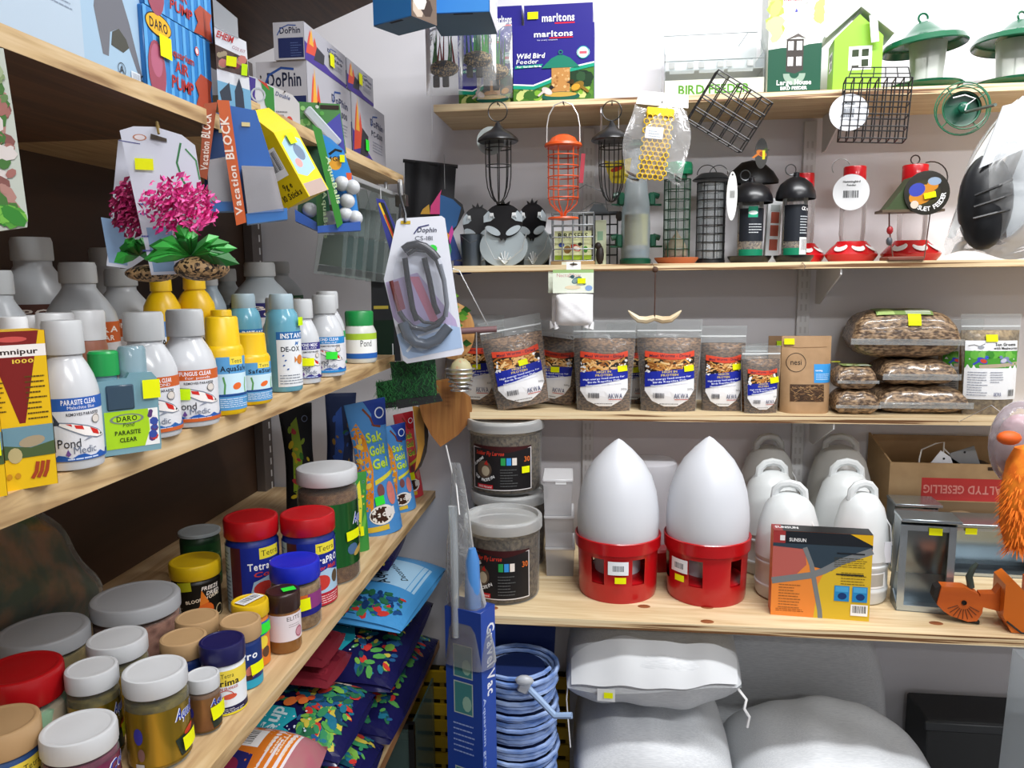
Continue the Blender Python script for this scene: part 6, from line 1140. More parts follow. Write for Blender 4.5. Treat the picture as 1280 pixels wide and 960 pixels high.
# tan-lid prime jars
def tetra(name, label, px, py, wpx, H, lidm, base, t1, sub, lh=.24, st=None, stc=YEL, tw=15, style=0, br=.94):
    t, b, H = jar(name, label, px, py, wpx, H, base, lidm, lh, 0, br, tw=tw); d = Dec(cyl(b), cst(b)); a = b * 1.5; zt = H * (.97 - lh - .04)
    if style == 0:    # prime: yellow top, white middle
        d.rect(-a, H * .03, a, zt, '#e4eaf0'); d.rect(-a, zt * .66, a, zt, '#ead24a'); d.text('Tetra', .15 * b, zt * .84, zt * .1, '#2c3420', .6 * b, bold=0); d.text(t1, .12 * b, zt * .67, zt * .14, '#161a20', 1.15 * b); d.text(sub, .15 * b, zt * .58, zt * .06, '#b03a28', .95 * b); d.ell(.2 * b, zt * .42, .35 * b, zt * .06, '#d05a40', 12); d.ell(-.2 * b, zt * .3, .3 * b, zt * .05, '#e8e0dc', 12); d.ring(0, zt * .38, .45 * b, .04 * b, '#c0483c', 14, .3, 2.8); d.rect(-a, H * .03, a, zt * .2, '#1c1c44'); d.lines(-.8 * b, .9 * b, zt * .07, zt * .18, 3, '#c8ccd8', 4, .35); d.rect(-a, H * .012, a, H * .04, '#e0d030')
    elif style == 1:  # navy pro
        d.rect(-a, H * .02, a, zt, '#1c3470'); d.text(t1, .1 * b, zt * .7, zt * .17, '#f0f2f6', .95 * b); d.ell(.2 * b, zt * .42, .34 * b, zt * .14, '#c87868', 14); d.rect(-a, H * .02, a, zt * .22, '#2a9ab8'); d.rect(-a, zt * .24, .2 * b, zt * .34, '#4a2c20')
    elif style == 2:  # large crisps tub
        d.rect(-a * 1.2, H * .02, a * 1.2, zt, '#1a2a8a'); d.rect(-a * 1.2, H * .02, -1.0 * b, zt, '#9fb4c4'); d.lines(-a * 1.15, -1.05 * b, H * .1, zt * .95, 14, '#5a6a7a', 5, .35); d.rect(-1.0 * b, H * .02, -.55 * b, zt, '#4a1c22')
        d.rect(.15 * b, zt * .82, 1.05 * b, zt * .98, '#e8d83c'); d.text('Tetra', .6 * b, zt * .86, zt * .085, '#2a2a1c', .75 * b, bold=0); d.text(t1, .45 * b, zt * .67, zt * .105, '#f4f4f6', 1.5 * b); d.text(sub, .5 * b, zt * .57, zt * .07, '#d04038', 1.2 * b, it=.2); d.poly([(-.45 * b, H * .02), (-.1 * b, zt * .5), (.6 * b, zt * .58), (1.3 * b, zt * .5), (1.3 * b, H * .02)], '#a8c8e0'); d.ell(.3 * b, zt * .38, .42 * b, zt * .12, '#c83c34', 16); d.ell(1.0 * b, zt * .42, .2 * b, zt * .1, '#5a4a38'); d.rect(-.5 * b, H * .02, a, zt * .22, '#b02436'); d.lines(-.3 * b, 1.2 * b, zt * .06, zt * .2, 4, '#e8c8cc', 3, .35)
    elif style == 3:  # bloodworms
        d.rect(-a, H * .02, a, zt, '#17140f'); d.text('FREEZE', .5 * b, zt * .83, zt * .1, '#f0e8e0', .8 * b, it=.2); d.text('DRIED', .62 * b, zt * .69, zt * .1, '#f0e8e0', .65 * b, it=.2); d.text('BLOODWORMS', .2 * b, zt * .57, zt * .085, '#e8d8c0', 1.5 * b, rot=.12); d.ell(.25 * b, zt * .3, .36 * b, zt * .2, '#d06020', 14); d.poly([(.0, zt * .45), (.1 * b, zt * .85), (.4 * b, zt * .5)], '#d87828'); d.ring(.95 * b, zt * .2, .24 * b, .05 * b, '#c8b890', 14); d.lines(-a, -.7 * b, H * .1, zt * .8, 8, '#5a5448', 3, .3)
    elif style == 4:  # yellow-lid flakes
        d.rect(-a, H * .02, a, zt, '#d87a2c'); d.poly([(-a, zt * .6), (a, zt * .75), (a, zt), (-a, zt)], '#3a78c0'); d.ell(.4 * b, zt * .55, .4 * b, zt * .14, '#e8d040', 14); d.ell(-.1 * b, zt * .4, .35 * b, zt * .12, '#2c5aa8', 14); d.ell(.6 * b, zt * .32, .3 * b, zt * .12, '#5a4030', 12)
    d.build('label', t)
    if st: sticker(t, cyl(b), st[0] * b, st[1] * H, .019, .014, stc, .08, cst(b))
    return t, b, H
NAVY = mat('#1c1c50', .3); WB = mat('#dfe3e6', .35)
tetra('pellet_tub', 'white and yellow granule tub with a navy lid', 277, 799, 55, .085, NAVY, WB, 'Prima', 'MINI GRANULES', .27, tw=0)
tetra('pellet_tub', 'navy pellet tub with tan lid behind the navy lid', 229, 795, 56, .082, LTAN, mat('#1c3470', .35), 'Pro', '', .26, style=1)
tetra('pellet_tub', 'tan-lidded pellet tub at the back of the small tubs', 246, 770, 52, .082, LTAN, mat('#2c5a4a', .35), 'Pro', '', .26, style=1)
tetra('pellet_tub', 'navy pellet tub with tan lid and lime price tag', 300, 774, 50, .085, LTAN, mat('#1c3470', .35), 'Pro', '', .26, (.5, .32), YEL, style=1)
tetra('pellet_tub', 'tan-lidded tub cut off at the lower left corner', 0, 901, 88, .098, LTAN, mat('#26477a', .35), 'Prima', 'Pro', .26, tw=35)
t, b, H = tetra('flake_tub', 'yellow-lidded flake tub with a barcode on its lid', 312, 750, 45, .088, mat('#dab414', .35), mat('#d87a2c', .35), '', '', .22, (.5, .62), GRN, style=4)
d = Dec(topf(H)); d.k = 20; d.X = lambda x, y: (x * cos(.5) - y * sin(.5), x * sin(.5) + y * cos(.5)); d.bars(-.018, -.009, .018, .009, 4, '#e4e6e8'); d.build('barcode_label', t)
tetra('bloodworm_tub', 'black bloodworm tub with a yellow lid', 243, 699, 61, .088, mat('#d8b414', .35), mat('#15130f', .4), '', '', .26, (-.55, .66), '#a8a818', style=3, tw=5)
tetra('crisps_tub', 'large red-lidded tub beside the green flake jar', 384, 640, 67, .145, LRED, mat('#1a2a7a', .35), 'TetraPRO', 'Color Multi', .2, style=2, tw=5, br=.97)
tetra('crisps_tub', 'large red-lidded tub standing further back to the left', 313, 644, 66, .148, LRED, mat('#1a2a7a', .35), 'TetraPRO', 'Color', .2, style=2, tw=5, br=.97)
# dark green tub at the back
t, b, H = jar('spirulina_jar', 'dark green jar with a pale grey lid at the back', 249, 662, 50, .098, mat('#1c3a22', .35), mat('#aab4b8', .35), .06, group='fish food jars on the left shelf'); d = Dec(cyl(b), cst(b)); d.rect(-b * 1.2, H * .1, b * 1.2, H * .82, '#24502c'); d.lines(-b, b, H * .2, H * .75, 7, '#4a7a50', 3, .4); d.build('label', t)
# tall green AquaKing jar
t, b, H = jar('flake_jar', 'tall clear pellet jar with white lid and green wrap', 408, 583, 75, .195, mat('#6a4a34', .6, col2='#8c6a4a', ns=140, bump=.4), LW, .13, .008, .99, clear=CL, fill=.8, tw=20); M = cyl(b * 1.008)
MB().lathe([(b * 1.003, H * .16), (b * 1.003, H * .72)], 44, cap=False, a0=-.75, a1=1.7).build('green_wrap', mat('#2c7a38', .2, .45, col2='#123a1c', ns=6, st=(5, 5, .2)), t)
d = Dec(M, cst(b)); d.text('AquaKing', 1.1 * b, H * .52, H * .1, '#e8ecf4', 1.15 * b, it=.2); d.text('AquaKing', 1.12 * b, H * .523, H * .09, '#1c3aa8', 1.1 * b, it=.2); d.ell(.5 * b, H * .3, .25 * b, H * .05, '#4a6a90', 12); d.ell(.8 * b, H * .27, .3 * b, H * .03, '#b89a50', 12, .4); d.build('wrap_print', t); sticker(t, M, .5 * b, H * .43, .03, .016, YEL, .08, cst(b))
# blue lid pellet jar, brown sauce style bottle
t, b, H = jar('pellet_jar', 'clear pellet jar with a bright blue lid', 368, 699, 62, .10, mat('#b09068', .6, col2='#8c6c48', ns=160, bump=.5), mat('#1c2cc0', .35), .27, .012, .98, clear=CL, fill=.66, tw=15); d = Dec(cyl(b), cst(b)); d.rect(-b * 1.5, H * .24, b * 1.5, H * .56, '#c8642c'); d.rect(-b * 1.5, H * .24, b * 1.5, H * .33, '#24247a'); d.rect(.2 * b, H * .33, 1.3 * b, H * .56, '#8a3a7a'); d.build('label', t); sticker(t, cyl(b), -.1 * b, H * .43, .026, .018, YEL, .05, cst(b))
t, b, H = jar('fish_food_bottle', 'brown bottle with white floral label and dark cap', 353, 737, 42, .085, mat('#8a5c2c', .25), mat('#33201c', .3), .3, 0, .98, tw=15); d = Dec(cyl(b), cst(b)); d.rect(-b * 1.4, H * .22, b * 1.4, H * .66, '#e2d8dc'); d.text('ELITE', .35 * b, H * .56, H * .07, '#3a3434', .9 * b, bold=0); d.lines(0, .8 * b, H * .45, H * .52, 2, '#a89a9c', 3, .35); d.ell(.7 * b, H * .34, .3 * b, H * .1, '#c8909c', 14); d.ring(.7 * b, H * .34, .3 * b, .04 * b, '#8a3a50', 14); d.build('label', t)
pos = t.location; d = Dec(topf(H)); d.k = 20; d.rect(-.002, -.012, .016, .002, GRN); d.build('price_sticker', t)
# red-lid pastel jar and large grey-lid jars
jar('treat_jar', 'round jar of pastel treats with a wide red lid', 25, 834, 96, .108, mat('#d8c4a8', .5, col2='#9cc4a0', ns=55, lo=.45, hi=.6, vor=1), mat('#b01018', .3), .3, .01, 1.04, clear=CL, fill=.62)
t, b, H = jar('pellet_tub', 'large clear tub of brown pellets with a grey lid', 169, 744, 104, .095, mat('#7a4c40', .55, col2='#a87866', ns=75, bump=1, vor=2, lo=.1, hi=.5), LGREY, .22, .0, .98, clear=CL, fill=.7, group='large grey-lidded tubs')
jar('pellet_tub', 'large grey-lidded tub half hidden behind the red lid', 54, 786, 104, .085, mat('#8a7a50', .55, col2='#a8905c', ns=75, bump=1), LGREY, .24, .0, .98, clear=CL, fill=.7, group='large grey-lidded tubs')
# big clear bag of green-brown flakes
p = onz(60, 770, ZJ); t = thing('flake_bag', 'large clear bag of mixed green and brown flakes at the back', 'bag', V((-.795, .76, ZJ)), rad(88))
def fb(u, v, sg):
    x = (u - .5) * .62 * (1 - .62 * max(0, v - .25)); z = v * .30 * (1 - .25 * abs(2 * u - 1) ** 2); e = max(0, 1 - (2 * u - 1) ** 4) * (1 - v ** 3); return V((x + .01 * sin(8 * v + 3 * u), sg * .045 * e ** .6 + .008 * sin(9 * u + 11 * v), z))
FLK = mat('#4a5a34', .6, col2='#a87440', ns=22, lo=.4, hi=.62, bump=.8, det=8)
MB().grid(lambda u, v: fb(u, v, -1) * .97, 26, 18).grid(lambda u, v: fb(u, v, 1) * .97, 26, 18).build('flakes', FLK, t)
MB().grid(lambda u, v: fb(u, v, -1), 26, 18).grid(lambda u, v: fb(u, v, 1), 26, 18).build('clear_bag', film('#e8ece4', .04, .1, 1.0, .008, 14), t)
# ---- stand-up pouches at the far end
def fishpouch(label, px, py, wpx, hpx, tw, kind, lean=0, group='fish food pouches at the far end', stc=None):
    f = onz(px, py, ZJ); s = mpp(f); w_ = wpx * s; h = hpx * s; t = thing('food_pouch', label, 'pouch', f, group=group, rot=(0, lean, facing(f) + rad(tw))); T = w_ * .45
    def fn(x, z): u = max(-1, min(1, 2 * x / w_)); v = z / h; return -T / 2 * max(0, 1 - abs(u) ** 2.2) ** .7 * max(0, 1 - v ** 1.6) ** .7 - .0012
    shp = lambda v: .9 + .1 * cos(v * 5.5)
    def sh(sg): return lambda u, v: V(((u - .5) * w_ * shp(v), sg * fn((u - .5) * w_, v * h), v * h))
    base = {'cichlid': '#3a78c0', 'red': '#c02c38', 'black': '#15171a', 'navy': '#1c2848', 'green': '#3a8a3c'}[kind]
    MB().grid(sh(1), 12, 18).grid(sh(-1), 12, 18).build('pouch_body', mat(base, .3), t); S = lambda x, z, e: (x * shp(z / h), fn(x, z) - e, z); d = Dec(S, w_ * .1); a = w_ / 2
    if kind in ('cichlid', 'red'):
        d.rect(-a, 0, a, h, '#4a8ac8' if kind == 'cichlid' else '#c8404a'); d.poly([(-a, .2 * h), (-.45 * a, .2 * h), (-.2 * a, .5 * h), (-.35 * a, .75 * h), (-.65 * a, .86 * h), (-a, .8 * h)], '#d88a20' if kind == 'cichlid' else '#e0b0b0'); d.blobs(-a, .22 * h, -.35 * a, .8 * h, 12, ['#e8a830', '#d0701c', '#e8c048'] if kind == 'cichlid' else ['#e8c0c0', '#d88080'], w_ * .03, w_ * .07, 3, 1.5)
        d.poly([(.1 * a, .82 * h), (a, .8 * h), (a, h), (-.1 * a, h), (.2 * a, .9 * h)], '#1c3a90' if kind == 'cichlid' else '#b01c28'); d.line([(-.2 * a, .95 * h), (.1 * a, .88 * h), (.2 * a, .82 * h), (.6 * a, .8 * h)], w_ * .05, '#7a3a18'); d.ring(.62 * a, .9 * h, .26 * a, .06 * a, '#dfe8f4', 14)
        for i, (tx, z) in enumerate((('Sak', .7), ('Gold', .6), ('Gel', .5))): d.text(tx, .15 * a + .06 * i * a, z * h, .075 * h, '#7ab028' if kind == 'cichlid' else '#e8c83c', .95 * a); d.text(tx, .15 * a + .06 * i * a, z * h + .002, .07 * h, '#c8e048' if kind == 'cichlid' else '#4a9a38', .9 * a)
        d.poly([(-.2 * a, .42 * h), (a, .47 * h), (a, .44 * h), (-.2 * a, .385 * h)], '#d8d040'); d.ell(.05 * a, .34 * h, .2 * a, .05 * h, '#7a4a4a'); d.ell(.6 * a, .3 * h, .24 * a, .09 * h, '#d07a70'); d.ell(-.05 * a, .16 * h, .62 * a, .075 * h, '#e8e4dc', 20); d.ell(-.1 * a, .16 * h, .52 * a, .06 * h, '#3c2418', 18); d.rect(.1 * a, .14 * h, .6 * a, .2 * h, '#e0dcd8'); d.rect(-a, .04 * h, .2 * a, .08 * h, '#d8b838')
    else:
        d.rect(-a, 0, a, h, base); c = {'black': ['#8aa830', '#c8b428', '#3a7a2c', '#b83a40'], 'navy': ['#2a4a90', '#8a6a28', '#24603a'], 'green': ['#e0d840', '#68b040', '#d87a30']}[kind]; d.poly([(-.6 * a, .3 * h), (-.2 * a, .25 * h), (.2 * a, .6 * h), (0, .9 * h), (-.4 * a, .85 * h)], c[0]); d.blobs(-.7 * a, .2 * h, .7 * a, .85 * h, 16, c, w_ * .03, w_ * .08, 5, 1.8); d.poly([(-.1 * a, .35 * h), (.6 * a, .5 * h), (.8 * a, .42 * h), (.1 * a, .2 * h)], c[1]); d.ring(.5 * a, .88 * h, .2 * a, .05 * a, '#6a7a98', 12)
    d.build('pouch_print', t)
    if stc: sticker(t, S, -.1 * a, .27 * h, w_ * .24, .018, stc, .05, .006)
fishpouch('large blue and orange cichlid pouch nearest the jars', 478, 665, 54, 168, 22, 'cichlid', rad(-6), stc=GRN)
fishpouch('smaller blue and orange cichlid pouch behind the large one', 503, 638, 38, 110, 25, 'cichlid', rad(-6))
fishpouch('narrow red fish food pouch furthest along the shelf', 517, 621, 27, 108, 25, 'red', rad(-6), stc=YEL)
fishpouch('black pouch with a green fish behind the tall jar', 381, 655, 42, 152, 10, 'black', rad(-2))
fishpouch('navy pouch with yellow swirl beside the large cichlid pouch', 424, 650, 40, 160, 15, 'navy', rad(3))
fishpouch('small green pouch squeezed beside the tall pellet jar', 452, 688, 20, 100, 20, 'green', 0, stc=YEL)
# ================================================================ lowest left shelf: gravel bags
def ptop(w_, l, t_, ex=3.0): return lambda x, y: t_ * (.38 + .62 * (max(0, 1 - min(1, abs(2 * x / w_)) ** ex) * max(0, 1 - min(1, abs(2 * y / l)) ** ex)) ** .55)
def gravelbag(label, px, py, z, w_, l, t_, m, style, tilt=(0, 0, 0), X=-.425, seed=1, name='gravel_bag', stc=None):
    t = thing(name, label, 'gravel bag', V((X - l * .45, px, z)), group='gravel bags on the lowest left shelf', rot=(tilt[0], tilt[1], rad(90) + tilt[2]))
    pillow(MB(), w_, l, t_, seed, 20, 16, 3.0, 0).build('bag', m, t); f = ptop(w_, l, t_); S = lambda x, y, e: (x, y, f(x, y) + e); d = Dec(S, .012); a, b = w_ / 2, l / 2; R = random.Random(seed)
    if style == 'navy':
        d.rect(-.97 * a, -.97 * b, .97 * a, .97 * b, '#1a1a4c'); d.blobs(-.92 * a, -.93 * b, .92 * a, -.2 * b, 170, ['#2c6a4a', '#3a8a5c', '#1c4a5a', '#58a050', '#c8b848', '#c83a34', '#24708a', '#2a5a8a', '#7ab04a'], .003, .008, seed + 9, 2.0); d.blobs(-.1 * a, -.9 * b, .92 * a, .4 * b, 90, ['#2c6a4a', '#3a8a5c', '#1c4a5a', '#58a050', '#c8b848', '#c83a34', '#24708a', '#2a5a8a', '#7ab04a'], .003, .009, seed, 2.0); d.blobs(.5 * a, -.7 * b, .9 * a, 0, 12, ['#d03a30', '#e05a40', '#e8d8c0'], .004, .010, seed + 1)
        d.poly([(-.9 * a, -.1 * b), (-.75 * a, -.22 * b), (-.7 * a, -.12 * b), (-.5 * a, -.25 * b), (-.3 * a, -.15 * b), (-.25 * a, .2 * b), (-.5 * a, .4 * b), (-.85 * a, .35 * b)], '#2aa8b8'); d.text('Sup', -.56 * a, -.02 * b, .026, '#d8f0f4', .055, it=.2)
        for x, y, r in ((-.12, -.02, .014), (-.08, -.2, .011), (.02, .3, .009), (-.1, .2, .008)): d.ell(x * a, y * b, r, r * .8, '#e87a3c', 12); d.ell(x * a + r * .9, y * b - r * .9, r * .7, r * .6, '#d85a34', 10)
        d.blobs(-.8 * a, -.5 * b, -.2 * a, .2 * b, 18, ['#c8d8e8', '#e8f0f8'], .001, .0022, seed + 2)
    elif style == 'aqua':
        d.rect(-.97 * a, -.97 * b, .97 * a, .97 * b, '#4a98d4'); d.poly([(-.92 * a, -.2 * b), (-.3 * a, .0), (-.3 * a, .9 * b), (-.92 * a, .9 * b)], '#24508c'); d.rect(-.25 * a, -.85 * b, .55 * a, .7 * b, '#a8d0ec'); d.text('Aquarium', .08 * a, -.1 * b, .026, '#22303c', .13, rot=.7); d.text('Decorative Gravel', .3 * a, -.3 * b, .016, '#33424e', .14, rot=.7); d.blobs(-.95 * a, -.9 * b, -.45 * a, .1 * b, 90, ['#2c6a4a', '#3a8a5c', '#c83a34', '#1c3a6a', '#24508c'], .003, .008, seed, 1.8)
    elif style == 'pink':
        d.rect(-.55 * a, -.72 * b, .75 * a, .1 * b, '#e8e0e4'); d.rect(-.53 * a, -.69 * b, .73 * a, .07 * b, '#d87828'); d.poly([(-.53 * a, .07 * b), (-.53 * a, -.4 * b), (.0, -.35 * b), (.1 * a, .07 * b)], '#2a2a6c'); d.ell(-.3 * a, -.15 * b, .2 * a, .12 * b, '#8a2a4a'); d.bars(.15 * a, -.35 * b, .6 * a, .02 * b, 4); d.lines(.1 * a, .65 * a, -.66 * b, -.4 * b, 4, '#f0d8b8', 4, .3)
    elif style == 'red': d.rect(-.8 * a, -.9 * b, .8 * a, .9 * b, '#7a2430'); d.blobs(-.8 * a, -.9 * b, .8 * a, .9 * b, 30, ['#8a2c38', '#6a1c2a', '#9a3c44'], .008, .016, seed)
    if style != 'plain': d.build('bag_print', t, .15)
    if stc: sticker(t, S, stc[0] * a, stc[1] * b, .024, .02, YEL, .5, .006)
    return t
NV = mat('#1a1a4a', .2); AQ = mat('#4a98d4', .2)
def gb(label, Y, z, w_, l, t_, m, style, rx=0, rz=0, X=-.425, seed=1, stc=None): return gravelbag(label, Y, None, z, w_, l, t_, m, style, (rad(rx), 0, rz), X, seed, stc=stc)
gb('navy gravel bag at the bottom, nearest the pink bag', 1.16, ZG + .002, .24, .27, .10, NV, 'navy', 0, .0, -.41, 3, (.1, -.5))
gb('long navy gravel bag at the bottom of the far pile', 1.51, ZG + .002, .42, .28, .085, NV, 'navy', 0, 0, -.405, 5, (-.3, .1))
gb('navy coral-printed gravel bag beneath the light blue one', 1.51, ZG + .094, .40, .27, .09, NV, 'navy', 0, .02, -.41, 8, (-.5, .3))
gb('light blue bag of decorative aquarium gravel on top', 1.56, ZG + .20, .34, .26, .065, AQ, 'aqua', 6, -.06, -.395, 4, (-.3, .45))
gb('navy gravel bag at the very top of the pile', 1.62, ZG + .285, .26, .22, .04, NV, 'navy', 5, .1, -.47, 7, (.2, -.5))
for i, lb in enumerate(('lower', 'upper')): gb('flat red gravel bag, %s of the two beside the blue bag' % lb, 1.25, ZG + .20 + .036 * i, .13, .22, .03, mat('#7a2430', .25), 'red', 4, .03 * i, -.475 - .01 * i, 11 + i)
gb('dark navy gravel bag below the red ones', 1.185, ZG + .106, .21, .24, .075, NV, 'navy', 0, 0, -.425, 2)
gb('clear bag of pink gravel with an orange label', .955, ZG + .15, .22, .25, .085, mat('#a8887c', .2, col2='#b86a78', ns=9), 'pink', 4, .05, -.43, 6)
gb('white bag below the pink gravel bag', .88, ZG + .002, .28, .26, .10, mat('#d4d2ce', .5), 'plain', 0, 0, -.42, 9)
# ---- gravel vacuum pack
p = ony(578, 762, 1.19); s = mpp(p); t = thing('gravel_vac_pack', 'tall blue gravel vacuum carton in a clear bag', 'packaged gravel vacuum', V((p.x, 1.19, .0)), rad(-22)); zt = p.z; BLU = mat('#1c3c8c', .35); wv, dv = .07, .045
MB().box((0, dv / 2, zt / 2), (wv, dv, zt), .001).build('carton', BLU, t)
d = Dec(flat(0)); d.rect(-wv / 2, 0, wv / 2, zt, '#1c3f94')
for z0 in (zt - .12, zt - .185, zt - .34): d.rect(-.02, z0, .018, z0 + .058, '#a8b8b0'); d.rect(-.018, z0 + .002, .016, z0 + .056, '#3a7a7c'); d.ell(.006, z0 + .02, .009, .014, '#8ab0a0', 10)
for z0 in (zt - .255, zt - .42): d.lines(-.022, .02, z0, z0 + .06, 6, '#8ea4d8', 3, .25)
d.build('printed_front', t)
d = Dec(lambda x, z, e: (wv / 2 + e, dv / 2 + x, z)); d.rect(-dv / 2, 0, dv / 2, zt, '#2448a4'); d.text('Gravel Vac', -.004, zt - .09, .024, '#f0f2f8', .125, rot=-pi / 2); d.text('Aquarium gravel cleaner', -.018, zt - .26, .008, '#a8b8e0', .22, rot=-pi / 2); d.bars(-.018, .42, .018, .5, 4); d.build('printed_side', t)
# the text runs down the side, so shift it to start below the top edge
MB().tube([(-.014, .0, zt - .05), (-.018, .006, zt + .10), (-.022, .01, zt + .17)], .007, 10).build('clear_tube', film('#e8f0f4', .25, .05), t)
MB().lathe([(.012, 0), (.014, .02), (.012, .1), (.006, .12)], 16, (.008, .02, zt - .02)).build('blue_bulb', mat('#4a86c8', .2), t)
def vb(u, v, sg):
    k = 1 - .8 * v; x = (u - .5) * (wv + .02) * k - .024 * v; return V((x + .003 * sin(9 * v), dv / 2 + sg * (dv / 2 + .006) * (1 - v * .9) * (1 - abs(2 * u - 1) ** 8), zt - .1 + v * .34))
MB().grid(lambda u, v: vb(u, v, -1), 12, 16).grid(lambda u, v: vb(u, v, 1), 12, 16).build('clear_bag', film('#eef2f4', .10, .1, 1.3, .004, 30), t)
wire('tie', [[(-.024, dv / 2, zt + .20), (-.034, dv / 2 - .01, zt + .27)], [(-.024, dv / 2, zt + .22), (-.004, dv / 2 - .02, zt + .16)]], .0013, mat('#e4e6e6', .4), t)
# ---- blue tubing roll
p = ony(652, 900, 1.30); t = thing('tubing_roll', 'roll of clear blue airline tubing beside the gravel vacuum', 'tubing roll', V((p.x - .012, 1.36, 0))); pts = []; R = random.Random(2); n = 40
zb0 = ony(650, 965, 1.30).z - .14; zt0 = ony(650, 832, 1.34).z
for i in range(n * 18):
    k = i / 18; rr = .067 + .005 * sin(k * 2.3) + .003 * sin(k * .7) + R.uniform(-.0006, .0006); pts.append((rr * cos(2 * pi * k), rr * sin(2 * pi * k), zb0 + (zt0 - zb0) * k / n))
MB().tube(pts, .0043, 6).build('coil', mat('#5f80c0', .08, col2='#a9c0ea', ns=22, st=(1, 1, 3)), t)
MB().tube([(.02, -.07, zt0 - .01), (.05, -.085, zt0 - .03), (.075, -.095, zt0 - .05), (.105, -.10, zt0 - .045)], .006, 8).build('loose_end', mat('#9ab4d8', .12), t)
MB().lathe([(.0, 0), (.05, 0), (.05, zt0 - .01), (0, zt0 - .01)], 28, cap=False).build('core_stand', mat('#1c2c5c', .4), t)
MB().box((.02, -.078, zt0 - .005), (.02, .012, .03), .003, Matrix.Rotation(.4, 3, 'Y')).ball((.02, -.08, zt0 + .004), .014, 12, (1.2, .6, .7)).build('clip', film('#eef2f6', .4, .08), t)
MB().prism([(-.07, zt0 - .02), (.06, zt0 - .06), (.065, zt0 + .03), (.04, zt0 + .075), (-.06, zt0 + .07)], .078, .082).build('torn_wrapper', mat('#1c2a5c', .25), t)
# ---- yellow slatted crate by the wall and a dark glass tank
x0, x1 = ony(500, 900, 1.74).x, ony(712, 900, 1.74).x; ztc = ony(600, 838, 1.74).z; t = thing('yellow_crate', 'yellow slotted plastic crate against the back wall', 'crate', V(((x0 + x1) / 2, 1.74, 0))); wc = x1 - x0; YC = mat('#b8960e', .5)
for i in range(13): MB().box((0, 0, ztc * (i + .5) / 13), (wc, .008, ztc / 13 - .012), .002).build('slat', YC, t)
for i in range(9): MB().box(((i / 8 - .5) * (wc - .01), .006, ztc / 2), (.01, .01, ztc)).build('post', mat('#a8880c', .5), t)
MB().box((0, .03, ztc / 2), (wc * .98, .002, ztc * .97)).build('back_sheet', mat('#3c340c', .6), t)
p = ony(512, 920, 1.52); t = thing('glass_tank', 'dark glass tank under the lowest left shelf', 'glass tank', V((-.52, 1.5, 0))); TG = film('#7a9a94', .3, .06)
MB().box((0, 0, .28), (.22, .004, .55)).box((.11, .1, .28), (.004, .2, .55)).build('glass_panel', TG, t); MB().box((.11, 0, .28), (.012, .012, .56)).box((0, 0, .555), (.23, .012, .012)).build('black_trim', BLACK(), t); MB().box((-.0, .12, .2), (.2, .14, .4), .004).build('dark_contents', mat('#1c2422', .7), t)
# ================================================================ top left shelf: cartons; packets hooked below it
def leftbox(name, label, cat, px0, px1, pyb, pyt, X, dep, m, z=None, group=None, rz=0):
    z = (ZT if z is None else z) + .0008; A = onx(px0, pyb, X); B_ = onx(px1, pyb, X); t_ = onx(px1, pyt, X); w_ = B_.y - A.y; h = t_.z - z
    t = thing(name, label, cat, V((X, (A.y + B_.y) / 2, z)), rad(90) + rz, group); carton(t, w_, dep, h, m); return t, w_, h
t, w_, h = leftbox('filter_carton', 'large pale blue carton picturing a grey filter stand', 'carton', -60, 183, 100, -30, -.43, .3, mat('#b4cfe4', .4)); a = w_ / 2; d = Dec(flat())
d.rect(-a, 0, a, h, '#a2bfd6'); d.rect(-a, 0, .22 * a, h, '#b4c6d6')
k0 = .45 * a; kk = a * .5
def gx(x, z): return (k0 + x * kk, z * h)
d.poly([gx(*q) for q in ((-.12, 1), (-.1, .62), (-.16, .5), (-.02, .16), (.12, .16), (.2, .36), (.42, .42), (.62, .34), (.88, .1), (.98, .1), (.72, .5), (.5, .75), (.5, 1))], '#6e7078'); d.poly([gx(*q) for q in ((-.3, 1), (-.12, 1), (-.1, .62), (-.18, .56), (-.28, .75))], '#20221f'); d.poly([gx(*q) for q in ((.2, .26), (.25, .37), (.42, .42), (.6, .36), (.66, .3), (.5, .24))], '#4a4a42')
for z in (.38, .55, .75, .92): d.rect(-.35 * a, z * h, -.28 * a, (z + .06) * h, '#3a5ab0'); d.lines(-.22 * a, .14 * a, z * h, (z + .07) * h, 2, '#8a98ac', 3, .3)
d.ring(*gx(.42, .1), .05 * a, .006 * a, '#3a4048', 16); d.text('A', *gx(.42, .07), .06 * h, '#3a4048'); d.bars(.78 * a, .02 * h, .9 * a, .12 * h, 4, '#dfe6ee', '#8a94a0'); d.text('CE', .95 * a, .06 * h, .06 * h, '#2a2e34'); d.build('printed_front', t)
